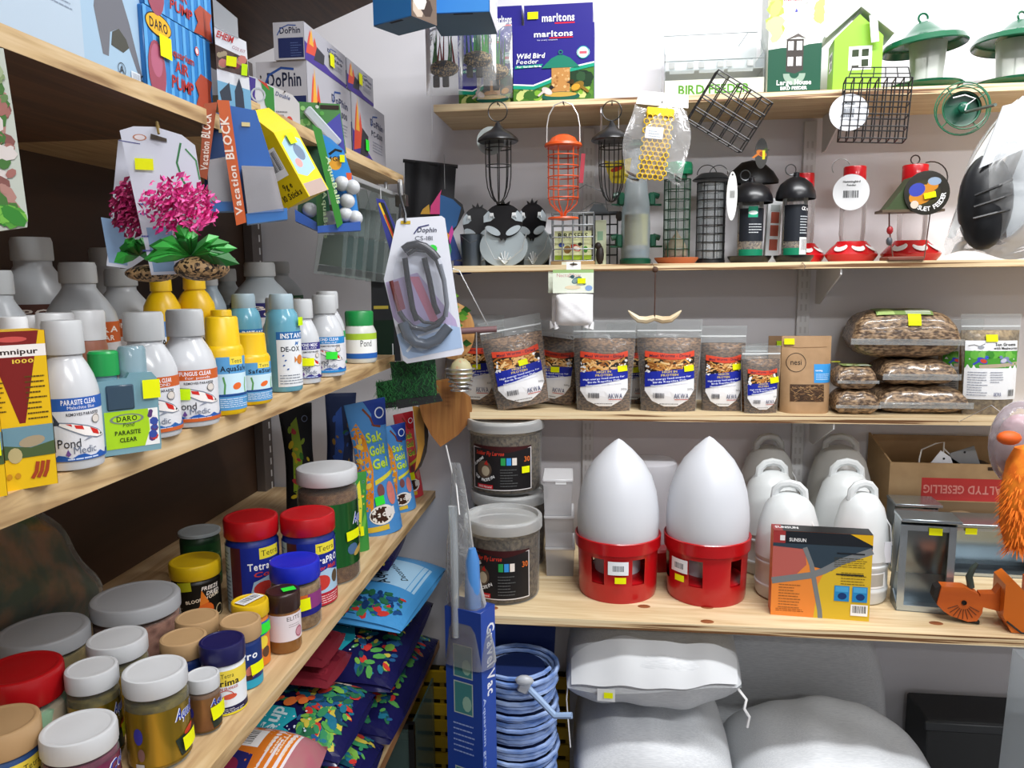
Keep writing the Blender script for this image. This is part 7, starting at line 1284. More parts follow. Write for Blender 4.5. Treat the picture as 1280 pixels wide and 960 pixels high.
def daro(label, z, px0, px1, pyb, pyt, st):
    t, w_, h = leftbox('air_pump_box', label, 'box', px0, px1, pyb, pyt, -.425, .16, mat('#2a70b4', .35), z, 'blue striped air pump boxes'); a = w_ / 2; d = Dec(flat()); d.rect(-a, 0, a, h, '#2f7cc0')
    for i in range(9): d.rect((-1 + i * .22) * a, 0, (-1 + i * .22 + .09) * a, h, '#5aa4dc')
    d.ell(-.6 * a, .84 * h, .36 * a, .14 * h, '#1c1c1c', 24); d.ell(-.6 * a, .84 * h, .34 * a, .125 * h, '#e8b020', 24); d.text('DARO', -.6 * a, .78 * h, .12 * h, '#161616', .5 * a)
    d.ell(-.72 * a, .28 * h, .24 * a, .36 * h, '#9a4a5c', 18); d.ell(-.72 * a, .4 * h, .16 * a, .2 * h, '#b0607a', 14)
    d.text('Aquarium', .0, .56 * h, .1 * h, '#a83a30', .8 * a, it=.1); d.text('AIR', .0, .38 * h, .14 * h, '#b03028', .4 * a, it=.1); d.text('PUMP', .0, .16 * h, .16 * h, '#b03028', .66 * a, it=.1)
    d.poly([(.35 * a, 0), (.6 * a, .02 * h), (.95 * a, 0), (.9 * a, .3 * h), (.98 * a, .46 * h), (.6 * a, .5 * h), (.4 * a, .34 * h), (.5 * a, .2 * h)], '#a84a34'); d.ell(.52 * a, .78 * h, .06 * a, .06 * h, '#e8d8d8'); d.ring(.52 * a, .78 * h, .07 * a, .02 * a, '#c03a3a', 12); d.build('printed_front', t); sticker(t, flat(), -.5 * a, .6 * h, .02, .02) if st else None; return t, w_, h
t, w_, h1 = daro('blue striped air pump box, lower of the two', ZT, 186, 266, 131, 56, True)
daro('blue striped air pump box stacked on the lower one', ZT + h1 + .001, 184, 266, 56, -18, False)
# EHEIM packet hooked in front
def panel(name, label, cat, px, py, X=None, Y=None, roll=0, tw=0, group=None):
    p = onx(px, py, X) if X is not None else ony(px, py, Y); return thing(name, label, cat, p, group=group, rot=(0, roll, facing(p) + rad(tw))), mpp(p)
def outline(t, name, pts, c, s, m, y0=-.0008, y1=.0008): return MB().prism([((x - c[0]) * s, (c[1] - y) * s) for x, y in pts], y0, y1).build(name, m, t)
def px2(c, s): return lambda x, y: ((x - c[0]) * s, (c[1] - y) * s)
c = (285, 20); t, s = panel('filter_packet', 'white packet with red lettering beside the blue boxes', 'packet', *c, X=-.40); q = px2(c, s)
outline(t, 'card', [(268, 33), (305, 49), (307, 135), (268, 130)], c, s, mat('#e4e6ea', .35), 0, .03); outline(t, 'hang_tab', [(268, 0), (296, 22), (296, 46), (268, 34)], c, s, film('#d0d4d8', .4, .15))
d = Dec(flat(0)); d.poly([q(268, 55), q(305, 70), q(306, 92), q(268, 84)], '#5a4640'); d.blobs(q(268, 84)[0], q(268, 84)[1], q(305, 60)[0], q(305, 62)[1], 14, ['#8a3a44', '#c87a70', '#3a3230', '#a8987c'], .002, .005, 3); d.poly([q(268, 98), q(307, 108), q(307, 135), q(268, 130)], '#7ab4d4'); d.poly([q(270, 112), q(282, 100), q(284, 122), q(272, 124)], '#3c4450'); d.poly([q(288, 110), q(294, 94), q(298, 110), q(299, 132), q(288, 132)], '#3a4250'); d.text('EHEIM', *q(279, 49), 8 * s, '#c03030', 20 * s, rot=-.33); d.text('CO2 KIT', *q(295, 61), 4 * s, '#b07080', 16 * s, rot=-.33, bold=0); d.build('print', t); sticker(t, flat(0), *q(286, 75), 12 * s, 12 * s, YEL, -.1); sticker(t, flat(0), *q(301, 84), 7 * s, 14 * s, LIME, -.1)
# ---- DoPhin pump boxes on the far left shelf
ZF = 1.708
def dophin(label, x0, xm, x1, yb, yt, z, zh, Yn, name='pump_box', txt='PC-1000', stc=None, big=True):
    # x0..xm: end face toward the camera, xm..x1: long side facing the aisle
    X1 = -.455 if big else -.46; f = onx(xm, yb, X1); e = onx(x1, yb, X1); r = ony(x0, yb, f.y); w_ = X1 - r.x; l = max(.06, e.y - f.y); h = zh
    t = thing(name, label, 'pump box', V(((r.x + X1) / 2, f.y, z)), 0, 'white water pump boxes'); carton(t, w_, l, h, mat('#a6a6ae', .4)); a = w_ / 2
    d = Dec(flat()); d.rect(-a, 0, a, h, '#b4b4bc'); d.text('DoPhin', .1 * a, .7 * h, .17 * h, '#20243a', 1.35 * a); d.line([(-.75 * a, .66 * h), (-.5 * a, .84 * h), (0, .92 * h), (.5 * a, .9 * h)], .03 * h, '#2c4a8c'); d.rect(-.7 * a, .05 * h, .95 * a, .58 * h, '#27305c'); d.lines(.1 * a, .8 * a, .1 * h, .5 * h, 6, '#5a6a98', 4, .25); d.build('printed_end', t)
    M = lambda x, zz, e_: (a + e_, l / 2 + x, zz); b = l / 2; d = Dec(M); d.rect(-b, 0, b, h, '#acacb4'); d.poly([(-b, 0), (b, 0), (b, .12 * h), (.2 * b, .16 * h), (-.4 * b, .34 * h), (-b, .5 * h)], '#4a3a8c'); d.poly([(-.95 * b, .2 * h), (-.4 * b, .3 * h), (-.45 * b, .55 * h), (-.55 * b, .8 * h), (-.62 * b, .6 * h), (-.75 * b, .9 * h), (-.85 * b, .6 * h)], '#d0503c'); d.poly([(-.8 * b, .5 * h), (-.6 * b, .5 * h), (-.68 * b, .98 * h)], '#e0a840'); d.poly([(-.62 * b, .15 * h), (-.15 * b, .2 * h), (-.1 * b, .5 * h), (-.45 * b, .58 * h)], '#3a3a40')
    d.text('DoPhin', .45 * b, .7 * h, .1 * h, '#2a3358', .8 * b); d.line([(.1 * b, .68 * h), (.2 * b, .84 * h), (.5 * b, .88 * h)], .025 * h, '#2c4a8c'); d.text(txt, .45 * b, .55 * h, .08 * h, '#33384c', .7 * b); d.lines(.15 * b, .8 * b, .32 * h, .5 * h, 4, '#7a7e90', 3, .3); d.build('printed_side', t)
    if stc: sticker(t, M, stc[0] * b, stc[1] * h, .02, .02, stc[2])
    return t, h
def zh(px, yt, yb, X=-.455): return onx(px, yt, X).z - onx(px, yb, X).z
t, h = dophin('white pump box with big lettering, lower front', 326, 388, 440, 200, 80, ZF, .122, 0, txt='PC-2000')
t, h2 = dophin('small white pump box on top, nearest the camera', 344, 382, 432, 92, 40, ZF + h + .0005, .054, 0, stc=(.2, .5, YEL), txt='P 350')
t, h = dophin('white pump box at the far end of the shelf', 430, 442, 482, 207, 118, ZF, .124, 0, txt='PC-1500', stc=(-.25, .35, GRN))
t, h3 = dophin('small white pump box on top, furthest from the camera', 424, 434, 466, 108, 58, ZF + .125, .052, 0, txt='P 250', stc=(-.1, .6, YEL))
p = ony(318, 92, 1.4); t = thing('pump_box', 'small dark-edged pump box behind the lettered one', 'pump box', V((-.66, 1.2, ZF)), 0, 'white water pump boxes'); carton(t, .08, .1, .125, mat('#8a8c94', .4)); d = Dec(flat()); d.rect(-.03, .02, .03, .08, '#4a4e5c'); d.build('printed_end', t)
# ---- near leaf-print packet at the left edge
c = (8, 62); t, s = panel('plant_packet', 'leafy printed packet hanging at the left edge', 'packet', *c, X=-.395); q = px2(c, s)
outline(t, 'packet', [(-30, 60), (5, 62), (9.5, 140), (12.2, 210), (14.3, 268), (12.6, 280), (-30, 288)], c, s, mat('#c8cfc4', .3), -.002, .002); d = Dec(flat(-.002)); A_, B_ = q(-28, 284), q(14, 100)
d.blobs(A_[0], A_[1], q(8, 0)[0], B_[1], 60, ['#8a5a54', '#b88a80', '#6a8a54', '#e0d8d4', '#a87068', '#4a7a3c'], .002, .005, 4, 1.5); d.blobs(A_[0], A_[1], q(10, 0)[0], q(0, 250)[1], 26, ['#58a03c', '#7ac04c', '#3a8a34'], .002, .005, 6, 1.8); d.blobs(A_[0], q(0, 110)[1], q(2, 0)[0], q(0, 66)[1], 14, ['#8aa070', '#a8b890'], .002, .005, 8, 1.5); d.build('print', t)
wire('hook', [[(q(-2, 0)[0], .02, q(0, 58)[1]), (q(-2, 0)[0], 0, q(0, 60)[1]), (q(-2, 0)[0], -.004, q(0, 66)[1])]], .001, HK(), t)
# ---- plastic plants on cards
def plant(label, c, X, card, lean, petc, pc, pr, lc, lr, bc, br, seed, front=True):
    t, s = panel('plastic_plant', label, 'plastic plant', *c, X=X, group='carded plastic aquarium plants'); q = px2(c, s); outline(t, 'backing_card', card, c, s, mat('#d2d6e4', .35), .008, .0095); R = random.Random(seed)
    d = Dec(flat(.008)); d.poly([q(*c_) for c_ in card], '#d2d6e4')
    d.poly([q(x, y) for x, y in ((card[-2][0] - 2, card[-2][1] - 4), (card[-1][0] + 3, card[-1][1] - 4), (card[-1][0] - 2, card[-1][1] - 60), (card[-2][0] - 2, card[-2][1] - 60))], '#8aa8cc')
    if front:
        d.line([q(223, 175), q(217, 200), q(222, 220), q(228, 232)], 2.5 * s, '#3a7a4c'); d.line([q(228, 182), q(240, 196), q(243, 220)], 2 * s, '#4a8a58'); d.ell(*q(176, 171), 8 * s, 4 * s, '#b8806a'); d.ell(*q(176, 171), 6 * s, 3 * s, '#e0d8dc'); d.line([q(152, 176), q(176, 179)], 1 * s, '#3a3a80')
        for y in (245, 250, 262, 290, 308): d.lines(q(170, 0)[0], q(182, 0)[0], q(0, y + 4)[1], q(0, y)[1], 1, '#4a4a98', int(y), .5)
    d.build('card_print', t)
    if front: sticker(t, flat(.008), *q(179, 204), 21 * s, 14 * s)
    b = MB(); C0 = V((*q(*pc),)); 
    for i in range(620):
        u, v = R.gauss(0, .45), R.gauss(0, .45)
        if u * u + v * v > 1: continue
        P0 = V((C0.x + u * pr[0] * s, -.012 - .025 * R.random() * (1 - u * u), C0.y + v * pr[1] * s)); n = V((R.uniform(-1, 1), R.uniform(-1, -.1), R.uniform(-.6, 1))).normalized(); e1 = n.orthogonal().normalized(); e2 = n.cross(e1); w2 = R.uniform(3.5, 7) * s
        b.add([P0 - e1 * w2, P0 + e2 * w2 * .5 + n * w2 * .3, P0 + e1 * w2, P0 - e2 * w2 * .5 + n * w2 * .3], [(0, 1, 2), (0, 2, 3)])
    tag(b.build('blossoms', petc, t, fix=False), kind='stuff'); L0 = V((*q(*lc),))
    for i in range(30):
        a_ = R.uniform(-.2, 3.3); l = R.uniform(.7, 1.1); P0 = V((L0.x, -.006, L0.y)); tip = V((L0.x + cos(a_) * lr[0] * l * s, -.02 - R.random() * .014, L0.y + (sin(a_) * lr[1] * l - 6) * s)); mid = (P0 + tip) / 2 + V((0, -.01, 4 * s)); side_ = (tip - P0).cross(V((0, 1, 0))).normalized() * R.uniform(6, 9) * s
        q1, q2 = P0.lerp(tip, .35), P0.lerp(tip, .75); up = V((0, -.006, 3 * s)); MB().add([P0, q1 + side_ * .9 + up, q2 + side_ + up, tip, q2 - side_ + up, q1 - side_ * .9 + up, mid + V((0, -.008, 0))], [(0, 1, 6), (1, 2, 6), (2, 3, 6), (3, 4, 6), (4, 5, 6), (5, 0, 6)]).build('leaf', mat(('#2c8a34', '#3fae48', '#226a2c')[i % 3], .4), t)
    B0 = q(*bc); MB().ball((B0[0], -.008, B0[1]), 1, 22, (br[0] * s, .02, br[1] * s)).build('gravel_base', mat('#2a1c12', .6, col2='#b89468', ns=420, lo=.4, hi=.62, vor=1, bump=.8), t)
    wire('hook', [[q(197, 150)[:1] + (.02,) + q(197, 148)[1:], q(197, 158)[:1] + (0,) + q(197, 158)[1:], q(198, 168)[:1] + (-.004,) + q(198, 168)[1:]]], .0012, mat('#8a7440', .4, .6), t)
    if front: MB().prism([q(189, 166), q(207, 171), q(207, 175), q(188, 172)], -.0012, .0).build('hang_slot', mat('#3a2c1c', .5), t).location = (0, .007, 0)
PINK = mat('#d4187c', .45, col2='#f05cae', ns=90, lo=.4, hi=.6)
plant('pink plastic plant with green leaves on a white card', (197, 165), -.392, [(154, 164), (170, 158), (195, 157), (225, 165), (240, 177), (248, 260), (208, 341), (178, 342)], 0, PINK, (217, 258), (48, 40), (226, 318), (52, 40), (238, 334), (34, 16), 5)
plant('pink plastic plant hanging behind the front one', (180, 165), -.43, [(150, 175), (158, 172), (190, 180), (200, 300), (152, 334), (126, 330)], 0, mat('#9c1450', .5, col2='#b83070', ns=120), (160, 262), (24, 34), (165, 318), (34, 26), (178, 340), (32, 11), 8, False)
# ---- vacation feeding blocks
def vblock(label, c, X, strip, blue, blk, base, dk):
    t, s = panel('feeding_block', label, 'blister pack', *c, X=X, group='orange and blue holiday feeding blocks'); q = px2(c, s)
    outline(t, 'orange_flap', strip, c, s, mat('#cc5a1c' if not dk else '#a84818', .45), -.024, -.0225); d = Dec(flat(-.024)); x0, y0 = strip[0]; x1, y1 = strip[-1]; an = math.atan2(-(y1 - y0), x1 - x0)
    mx, my = (strip[0][0] + strip[1][0] + strip[2][0] + strip[3][0]) / 4, (strip[0][1] + strip[1][1] + strip[2][1] + strip[3][1]) / 4
    L = sqrt((x1 - x0) ** 2 + (y1 - y0) ** 2); ux, uy = (x0 - x1) / L, (y0 - y1) / L; cxm, cym = mx - 4.0 * uy * -1 * 0, my
    d.text('Vacation', *q(mx - ux * L * .22 + 3, my - uy * L * .22 ), 8 * s, '#f0ddd0', L * .4 * s, rot=an + pi); d.text('BLOCK', *q(mx + ux * L * .2 + 3, my + uy * L * .2), 10 * s, '#f4e4d8', L * .34 * s, rot=an + pi); d.build('lettering', t)
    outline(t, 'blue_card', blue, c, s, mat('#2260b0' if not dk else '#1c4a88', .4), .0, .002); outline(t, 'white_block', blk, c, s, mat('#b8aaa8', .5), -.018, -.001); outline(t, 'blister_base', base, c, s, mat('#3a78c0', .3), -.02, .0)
    outline(t, 'clear_blister', [blk[0], blk[1], blk[2], blk[3]], c, s, film('#e8ecf0', .12, .08), -.022, -.0195)
    o = MB().box((*q(blue[0][0] + 18, blue[0][1] + 22)[:1], -.001, q(blue[0][0] + 18, blue[0][1] + 22)[1]), (10 * s, .001, 5 * s)).build('hang_slot', mat('#d8c890', .4), t)
vblock('orange and blue feeding block pack, front one', (288, 132), -.395, [(273, 132), (287, 132), (299, 277), (287, 281)], [(287, 132), (318, 136), (336, 205), (345, 262), (296, 262)], [(297, 208), (335, 208), (345, 262), (301, 266)], [(299, 266), (349, 258), (349, 272), (300, 279)], False)
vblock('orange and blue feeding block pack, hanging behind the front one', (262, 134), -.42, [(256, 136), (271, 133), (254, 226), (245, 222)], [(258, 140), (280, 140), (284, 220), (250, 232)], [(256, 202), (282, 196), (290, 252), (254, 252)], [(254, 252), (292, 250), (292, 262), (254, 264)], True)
# ---- yellow stick box
p = onx(322, 137, -.39); s = mpp(p); t = thing('stick_box', 'yellow tent-topped box of feeding sticks hanging tilted', 'box', p, rot=(Matrix.Rotation(facing(p), 3, 'Z') @ Matrix.Rotation(rad(-27), 3, 'Y') @ Matrix.Rotation(rad(52), 3, 'Z')).to_euler()); YX = mat('#dcc010', .4); wb, db, hb = 50 * s, 40 * s, 122 * s
MB().prism([(-db / 2, -hb), (db / 2, -hb), (db / 2, -.3 * hb), (0.0, 0), (-db / 2, -.3 * hb)], -wb / 2, wb / 2, Matrix(((0, 1, 0), (1, 0, 0), (0, 0, 1)))).build('carton', YX, t)
Mf = lambda x, z, e: (x, -db / 2 - e, z); d = Dec(Mf); a = wb / 2; d.rect(-a, -hb, a, -.3 * hb, '#e4cc14'); d.poly([(-.9 * a, -.86 * hb), (.9 * a, -.86 * hb), (.9 * a, -hb), (-.9 * a, -hb)], '#b09a90'); d.poly([(-.85 * a, -.75 * hb), (-.2 * a, -.8 * hb), (.8 * a, -.75 * hb), (.85 * a, -.42 * hb), (0, -.34 * hb), (-.8 * a, -.42 * hb)], '#9fc0dc'); d.ell(.2 * a, -.55 * hb, .4 * a, .09 * hb, '#6a7c94', 14, .6); d.ell(-.3 * a, -.65 * hb, .3 * a, .05 * hb, '#d89a94', 12); d.build('printed_front', t); sticker(t, Mf, 0, -.4 * hb, 16 * s, 14 * s, LIME)
Ms = lambda x, z, e: (-wb / 2 - e, -x, z); d = Dec(Ms); b_ = db / 2; d.rect(-b_, -hb, b_, -.3 * hb, '#d8bc10'); d.bars(-.6 * b_, -.72 * hb, .5 * b_, -.42 * hb, 5); d.text('9g e', 0, -.84 * hb, 8 * s, '#2a2410', 14 * s); d.text('10 Sticks', 0, -.94 * hb, 8 * s, '#2a2410', 30 * s); d.build('printed_side', t)
wire('hook', [[(0, .0, 0), (0, .02, 6 * s), (-.01, .05, 10 * s)]], .001, HK(), t)
# ---- golf-ball style blister packs
def balls(label, c, X, dk, pts, strip, card, base):
    t, s = panel('ball_pack', label, 'blister pack', *c, X=X, group='green and blue packs of white balls'); q = px2(c, s)
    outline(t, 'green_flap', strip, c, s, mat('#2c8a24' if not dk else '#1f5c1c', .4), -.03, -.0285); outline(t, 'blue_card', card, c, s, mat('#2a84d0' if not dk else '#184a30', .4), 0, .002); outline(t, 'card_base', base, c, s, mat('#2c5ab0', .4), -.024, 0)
    d = Dec(flat(-.03)); x0, y0 = strip[0]; x1, y1 = strip[-1]; d.text('AquaBalls', *q((x0 + x1) / 2 + 8, (y0 + y1) / 2 + 4), 5 * s, '#d0e8b8', 58 * s, rot=math.atan2(y0 - y1, x1 - x0)); d.build('lettering', t)
    if not dk: d = Dec(flat(0)); d.poly([q(403, 172), q(427, 188), q(439, 226), q(412, 220)], '#2f8ad6'); d.ell(*q(417, 203), 8 * s, 8 * s, '#e0a030'); d.text('4GR', *q(417, 200), 6 * s, '#3a2c10'); d.line([q(410, 192), q(418, 186), q(426, 188)], 3 * s, '#15181c'); d.poly([q(430, 214), q(437, 214), q(437, 226), q(431, 224)], '#d85a30'); d.build('card_print', t); sticker(t, flat(0), *q(426, 197), 6 * s, 9 * s)
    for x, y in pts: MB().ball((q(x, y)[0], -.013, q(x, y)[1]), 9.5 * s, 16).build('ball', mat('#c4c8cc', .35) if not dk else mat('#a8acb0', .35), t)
balls('blue and green blister pack of white balls, front one', (400, 166), -.40, False, [(424, 229), (437, 233), (430, 250), (427, 267), (439, 271)], [(391, 161), (402, 167), (423, 279), (416, 285)], [(400, 166), (412, 172), (428, 186), (440, 226), (446, 284), (416, 284)], [(392, 282), (445, 276), (445, 287), (392, 290)])
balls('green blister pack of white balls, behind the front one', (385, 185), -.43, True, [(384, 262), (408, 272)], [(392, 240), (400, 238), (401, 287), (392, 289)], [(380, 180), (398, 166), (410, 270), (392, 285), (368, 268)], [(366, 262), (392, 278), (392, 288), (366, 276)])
# ---- green thermometer card, purple and grey cards
c = (398, 130); t, s = panel('thermometer_card', 'green card holding a clear thermometer', 'card', *c, X=-.42); q = px2(c, s); outline(t, 'card', [(371, 128), (424, 129), (430, 189), (372, 192)], c, s, mat('#3a7a34', .4), 0, .001); d = Dec(flat(0)); d.poly([q(400, 160), q(424, 140), q(429, 188), q(408, 190)], '#4a4aa0'); d.blobs(*q(372, 190), *q(424, 131), 22, ['#58a048', '#2c6a2c', '#88c070', '#dfe8dc'], 2 * s, 5 * s, 4); d.rect(*q(400, 136), *q(423, 131), '#2a1c10'); d.build('card_print', t); sticker(t, flat(0), *q(383, 174), 14 * s, 8 * s, YEL)
o = MB().box((*q(402, 158)[:1], -.005, q(402, 158)[1]), (12 * s, .006, 56 * s), .002, Matrix.Rotation(rad(-42), 3, 'Y')).build('thermometer', film('#dfe6ee', .5, .08), t)
wire('hook', [[(0, .015, 4 * s), (0, -.002, 2 * s), (0, -.004, -2 * s)]], .001, HK(), t)
c = (326, 100); t, s = panel('tubing_card', 'purple and green card hanging beside the lettered pump box', 'card', *c, X=-.41); q = px2(c, s); outline(t, 'card', [(309, 95), (318, 97), (342, 108), (342, 166), (309, 150)], c, s, mat('#cfd2d8', .4), 0, .001); d = Dec(flat(0)); d.poly([q(310, 96), q(320, 99), q(318, 120), q(326, 148), q(310, 140)], '#4a3a90'); d.poly([q(326, 102), q(341, 109), q(341, 150), q(330, 130)], '#3a8a3c'); d.poly([q(322, 99), q(333, 104), q(336, 112)], '#c0402c'); d.ring(*q(322, 118), 9 * s, 2 * s, '#b8c0c8', 14); d.build('card_print', t); wire('hook', [[(0, .015, 6 * s), (0, -.002, 4 * s)]], .001, HK(), t)
c = (356, 115); t, s = panel('part_card', 'grey and white card with a small red dot', 'card', *c, X=-.43); q = px2(c, s); outline(t, 'card', [(340, 108), (365, 118), (373, 128), (373, 168), (340, 162)], c, s, mat('#c2c2c4', .4), 0, .001); d = Dec(flat(0)); d.text('Double', *q(353, 122), 5 * s, '#5a6488', 18 * s, rot=-.3); d.ell(*q(360, 150), 4 * s, 6 * s, '#c04030'); d.lines(*q(343, 0)[:1], *q(358, 0)[:1], q(0, 156)[1], q(0, 136)[1], 5, '#7a7c80', 4, .4); d.build('card_print', t); wire('hook', [[(0, .015, 4 * s), (0, -.002, 0)]], .001, HK(), t)
# ================================================================ things hanging between the left shelves and the wall shelves
HR = mat('#c9ccce', .35, .5)
t = thing('hook_rail', 'white hook rail under the far left shelf', 'hook rail', (-.43, 1.35, 1.668)); MB().box((0, 0, 0), (.02, .42, .008), .001).box((.026, .16, .01), (.008, .012, .03), .001).build('rail', HR, t); wire('rod', [[(.0, -.15, 0), (.0, -.15, .02)], [(.0, .15, 0), (.0, .15, .02)]], .003, HR, t)
MB().box((.02, .19, -.012), (.022, .02, .024), .001).build('bracket_block', mat('#4a4640', .4, .4), t); wire('hook', [[(.02, .18, -.02), (.022, .16, -.055), (.03, .12, -.075), (.04, .10, -.06)]], .0028, mat('#4a4c50', .35, .6), t)
for i in range(6):      # clear packs in a row
    c = (420 + 13 * i, 232 + 2 * i); X = -.51 + .012 * i; t, s = panel('clear_pack', ('clear pack of teal netting, %s of the row of six' % ('first', 'second', 'third', 'fourth', 'fifth', 'sixth')[i]), 'packet', *c, X=X, tw=8, group='clear packs of teal netting', roll=rad(3)); q = px2(c, s); x0, y0 = c
    outline(t, 'clear_sleeve', [(x0 - 8, y0), (x0 + 12, y0), (x0 + 18, y0 + 30), (x0 + 12, y0 + 112), (x0 - 26, y0 + 110), (x0 - 18, y0 + 30)], c, s, film('#e4eeec', .06, .08, .9), -.003, .003)
    outline(t, 'teal_net', [(x0 - 14, y0 + 62), (x0 + 10, y0 + 60), (x0 + 8, y0 + 100), (x0 - 20, y0 + 98)], c, s, mat(('#2c4a30', '#1f5a58', '#1d6460', '#1a5452', '#33504c', '#3c4440')[i], .6), -.002, .002)
    outline(t, 'grey_insert', [(x0 - 12, y0 + 24), (x0 + 11, y0 + 24), (x0 + 10, y0 + 58), (x0 - 14, y0 + 60)], c, s, mat(('#5c5a30', '#7c8c88', '#8a9a98', '#707c7a', '#5a605c', '#6a6a60')[i], .5), -.0018, .0018)
    outline(t, 'black_base', [(x0 - 20, y0 + 99), (x0 + 8, y0 + 101), (x0 + 8, y0 + 108), (x0 - 22, y0 + 107)], c, s, mat('#2a2c2c', .5), -.002, .002); wire('hook', [[(.0, 0, 2 * s), (.0, .0, 24 * s)]], .001, HR, t)
c = (476, 250); t, s = panel('bright_pack', 'thin brightly coloured packet beside the hose blister', 'packet', *c, X=-.405); q = px2(c, s); outline(t, 'packet', [(470, 248), (480, 250), (494, 284), (506, 322), (503, 340), (492, 346), (488, 322), (478, 284)], c, s, mat('#2c348c', .3), -.003, .003); d = Dec(flat(-.003)); d.poly([q(473, 252), q(480, 254), q(502, 318), q(496, 320)], '#26281c'); d.line([q(474, 254), q(488, 290), q(499, 322)], 2.5 * s, '#e8c02c'); d.line([q(480, 268), q(492, 300), q(500, 318)], 2 * s, '#c83a28'); d.poly([q(494, 300), q(503, 318), q(502, 330), q(496, 326)], '#58b03c'); d.ell(*q(493, 340), 5 * s, 5 * s, '#3a5ad0'); d.ell(*q(497, 332), 3 * s, 4 * s, '#d87838'); d.build('print', t); wire('hook', [[(0, .0, 0), (0, .0, 16 * s)]], .001, HR, t)
# ---- hose kit blister
c = (520, 275); t, s = panel('hose_blister', 'white blister card of curved grey aquarium pipes', 'blister pack', *c, Y=1.36); q = px2(c, s); outline(t, 'card', [(496, 276), (500, 273), (552, 270), (556, 273), (577, 440), (574, 445), (504, 455), (499, 451), (478, 348)], c, s, mat('#dfe2ec', .3), 0, .0015)
d = Dec(flat(0)); d.poly([q(480, 352), q(520, 340), q(545, 372), q(567, 400), q(572, 420), q(540, 425), q(500, 410), q(488, 396)], '#b8a8cc'); d.poly([q(492, 418), q(530, 400), q(572, 410), q(575, 436), q(506, 449), q(499, 444)], '#a8c0e0'); d.poly([q(510, 345), q(522, 345), q(545, 400), q(536, 405)], '#c87a90'); d.poly([q(488, 352), q(496, 350), q(504, 385), q(496, 388)], '#a05a6a'); d.line([q(504, 440), q(520, 420), q(560, 408)], 3 * s, '#dfe8f4'); d.text('Dophin', *q(533, 290), 6 * s, '#4a4e60', 24 * s, it=.2); d.line([q(517, 292), q(523, 284), q(536, 281)], 1.5 * s, '#3a3e70'); d.text('CS-181', *q(529, 300), 5.5 * s, '#6a6e78', 22 * s, bold=0); d.lines(q(515, 0)[0], q(548, 0)[0], q(0, 309)[1], q(0, 305)[1], 2, '#a0a4ac', 3, .3); d.rect(*q(501, 280), *q(513, 276), '#c8a830'); d.build('card_print', t)
MB().lathe([(0, 0), (5.5 * s, 0), (5.5 * s, .0006), (0, .0006)], 18, (*q(540, 311)[:1], -.0015, q(540, 311)[1]), M=Matrix.Rotation(pi / 2, 3, 'X'), cap=False).build('green_dot', mat('#2ad83c', .4), t)
PG = mat('#26282e', .2)
def pipe(nm, pts, r, m=PG): return MB().tube([(q(x, y)[0], -.012, q(x, y)[1]) for x, y in pts], r * s, 10).build(nm, m, t)
pipe('curved_pipe', [(503, 312), (510, 307), (520, 305), (530, 308), (540, 316), (546, 324)], 5); pipe('straight_pipe', [(505, 322), (508, 350), (513, 385), (518, 400)], 3.6); pipe('straight_pipe', [(529, 322), (535, 350), (540, 380), (545, 392)], 3.6); pipe('straight_pipe', [(548, 330), (553, 350), (556, 380), (554, 396)], 3, mat('#6c7078', .2)); pipe('curved_pipe', [(500, 402), (506, 418), (516, 428), (530, 430), (544, 424), (558, 408)], 7, mat('#4c5866', .2)); pipe('elbow_pipe', [(496, 388), (502, 398), (512, 408), (528, 412), (544, 406), (552, 396)], 3.2, mat('#3a3e46', .2)); pipe('hose_coil', [(508, 318), (518, 312), (532, 314), (544, 326), (552, 350), (556, 378), (552, 396), (540, 404), (526, 402), (516, 392), (510, 370), (506, 340)], 2.2, mat('#2a2c32', .2)); pipe('red_rod', [(487, 350), (492, 372), (496, 388)], 2.6, mat('#7a3a38', .3))
o = outline(t, 'clear_blister', [(498, 310), (515, 300), (538, 306), (552, 330), (560, 380), (562, 408), (545, 430), (522, 438), (502, 425), (492, 392), (490, 340)], c, s, film('#f4f6fa', .02, .05, .6), -.026, -.0245)
wire('hook', [[(q(507, 278)[0], -.004, q(0, 278)[1]), (q(507, 0)[0], .0, q(0, 268)[1]), (q(500, 0)[0], .02, q(0, 240)[1]), (q(499, 0)[0], .05, q(0, 226)[1])]], .0022, mat('#4a4c50', .35, .6), t)
# ---- black windsock and bright fabric kite
c = (540, 200); t, s = panel('black_banner', 'black fabric banner hanging in the corner by the wall', 'banner', *c, Y=1.72); q = px2(c, s)
def bn(sg): return lambda u, v: V((q(506 + 64 * u - 2 * v + 2 * v * u * -4, 0)[0], sg * .004 + .004 * sin(u * 14 + 2 * v), q(0, 202 + 6 * u + 118 * v)[1]))
MB().grid(bn(-1), 16, 10).grid(bn(1), 16, 10).build('cloth', mat('#17171b', .7), t); MB().tube([(q(504, 0)[0], 0, q(0, 201)[1]), (q(572, 0)[0], 0, q(0, 208)[1])], .004, 8).build('rod', mat('#1c1c20', .5), t); wire('string', [[(q(538, 0)[0], 0, q(0, 204)[1]), (q(541, 0)[0], .01, q(0, 160)[1]), (q(542, 0)[0], .02, q(0, -260)[1])]], .0007, mat('#d8d8dc', .4), t)
c = (556, 236); t, s = panel('fabric_kite', 'pink, blue and yellow fabric bird kite before the banner', 'kite', *c, Y=1.655); c = (548, 245); q = px2(c, s)
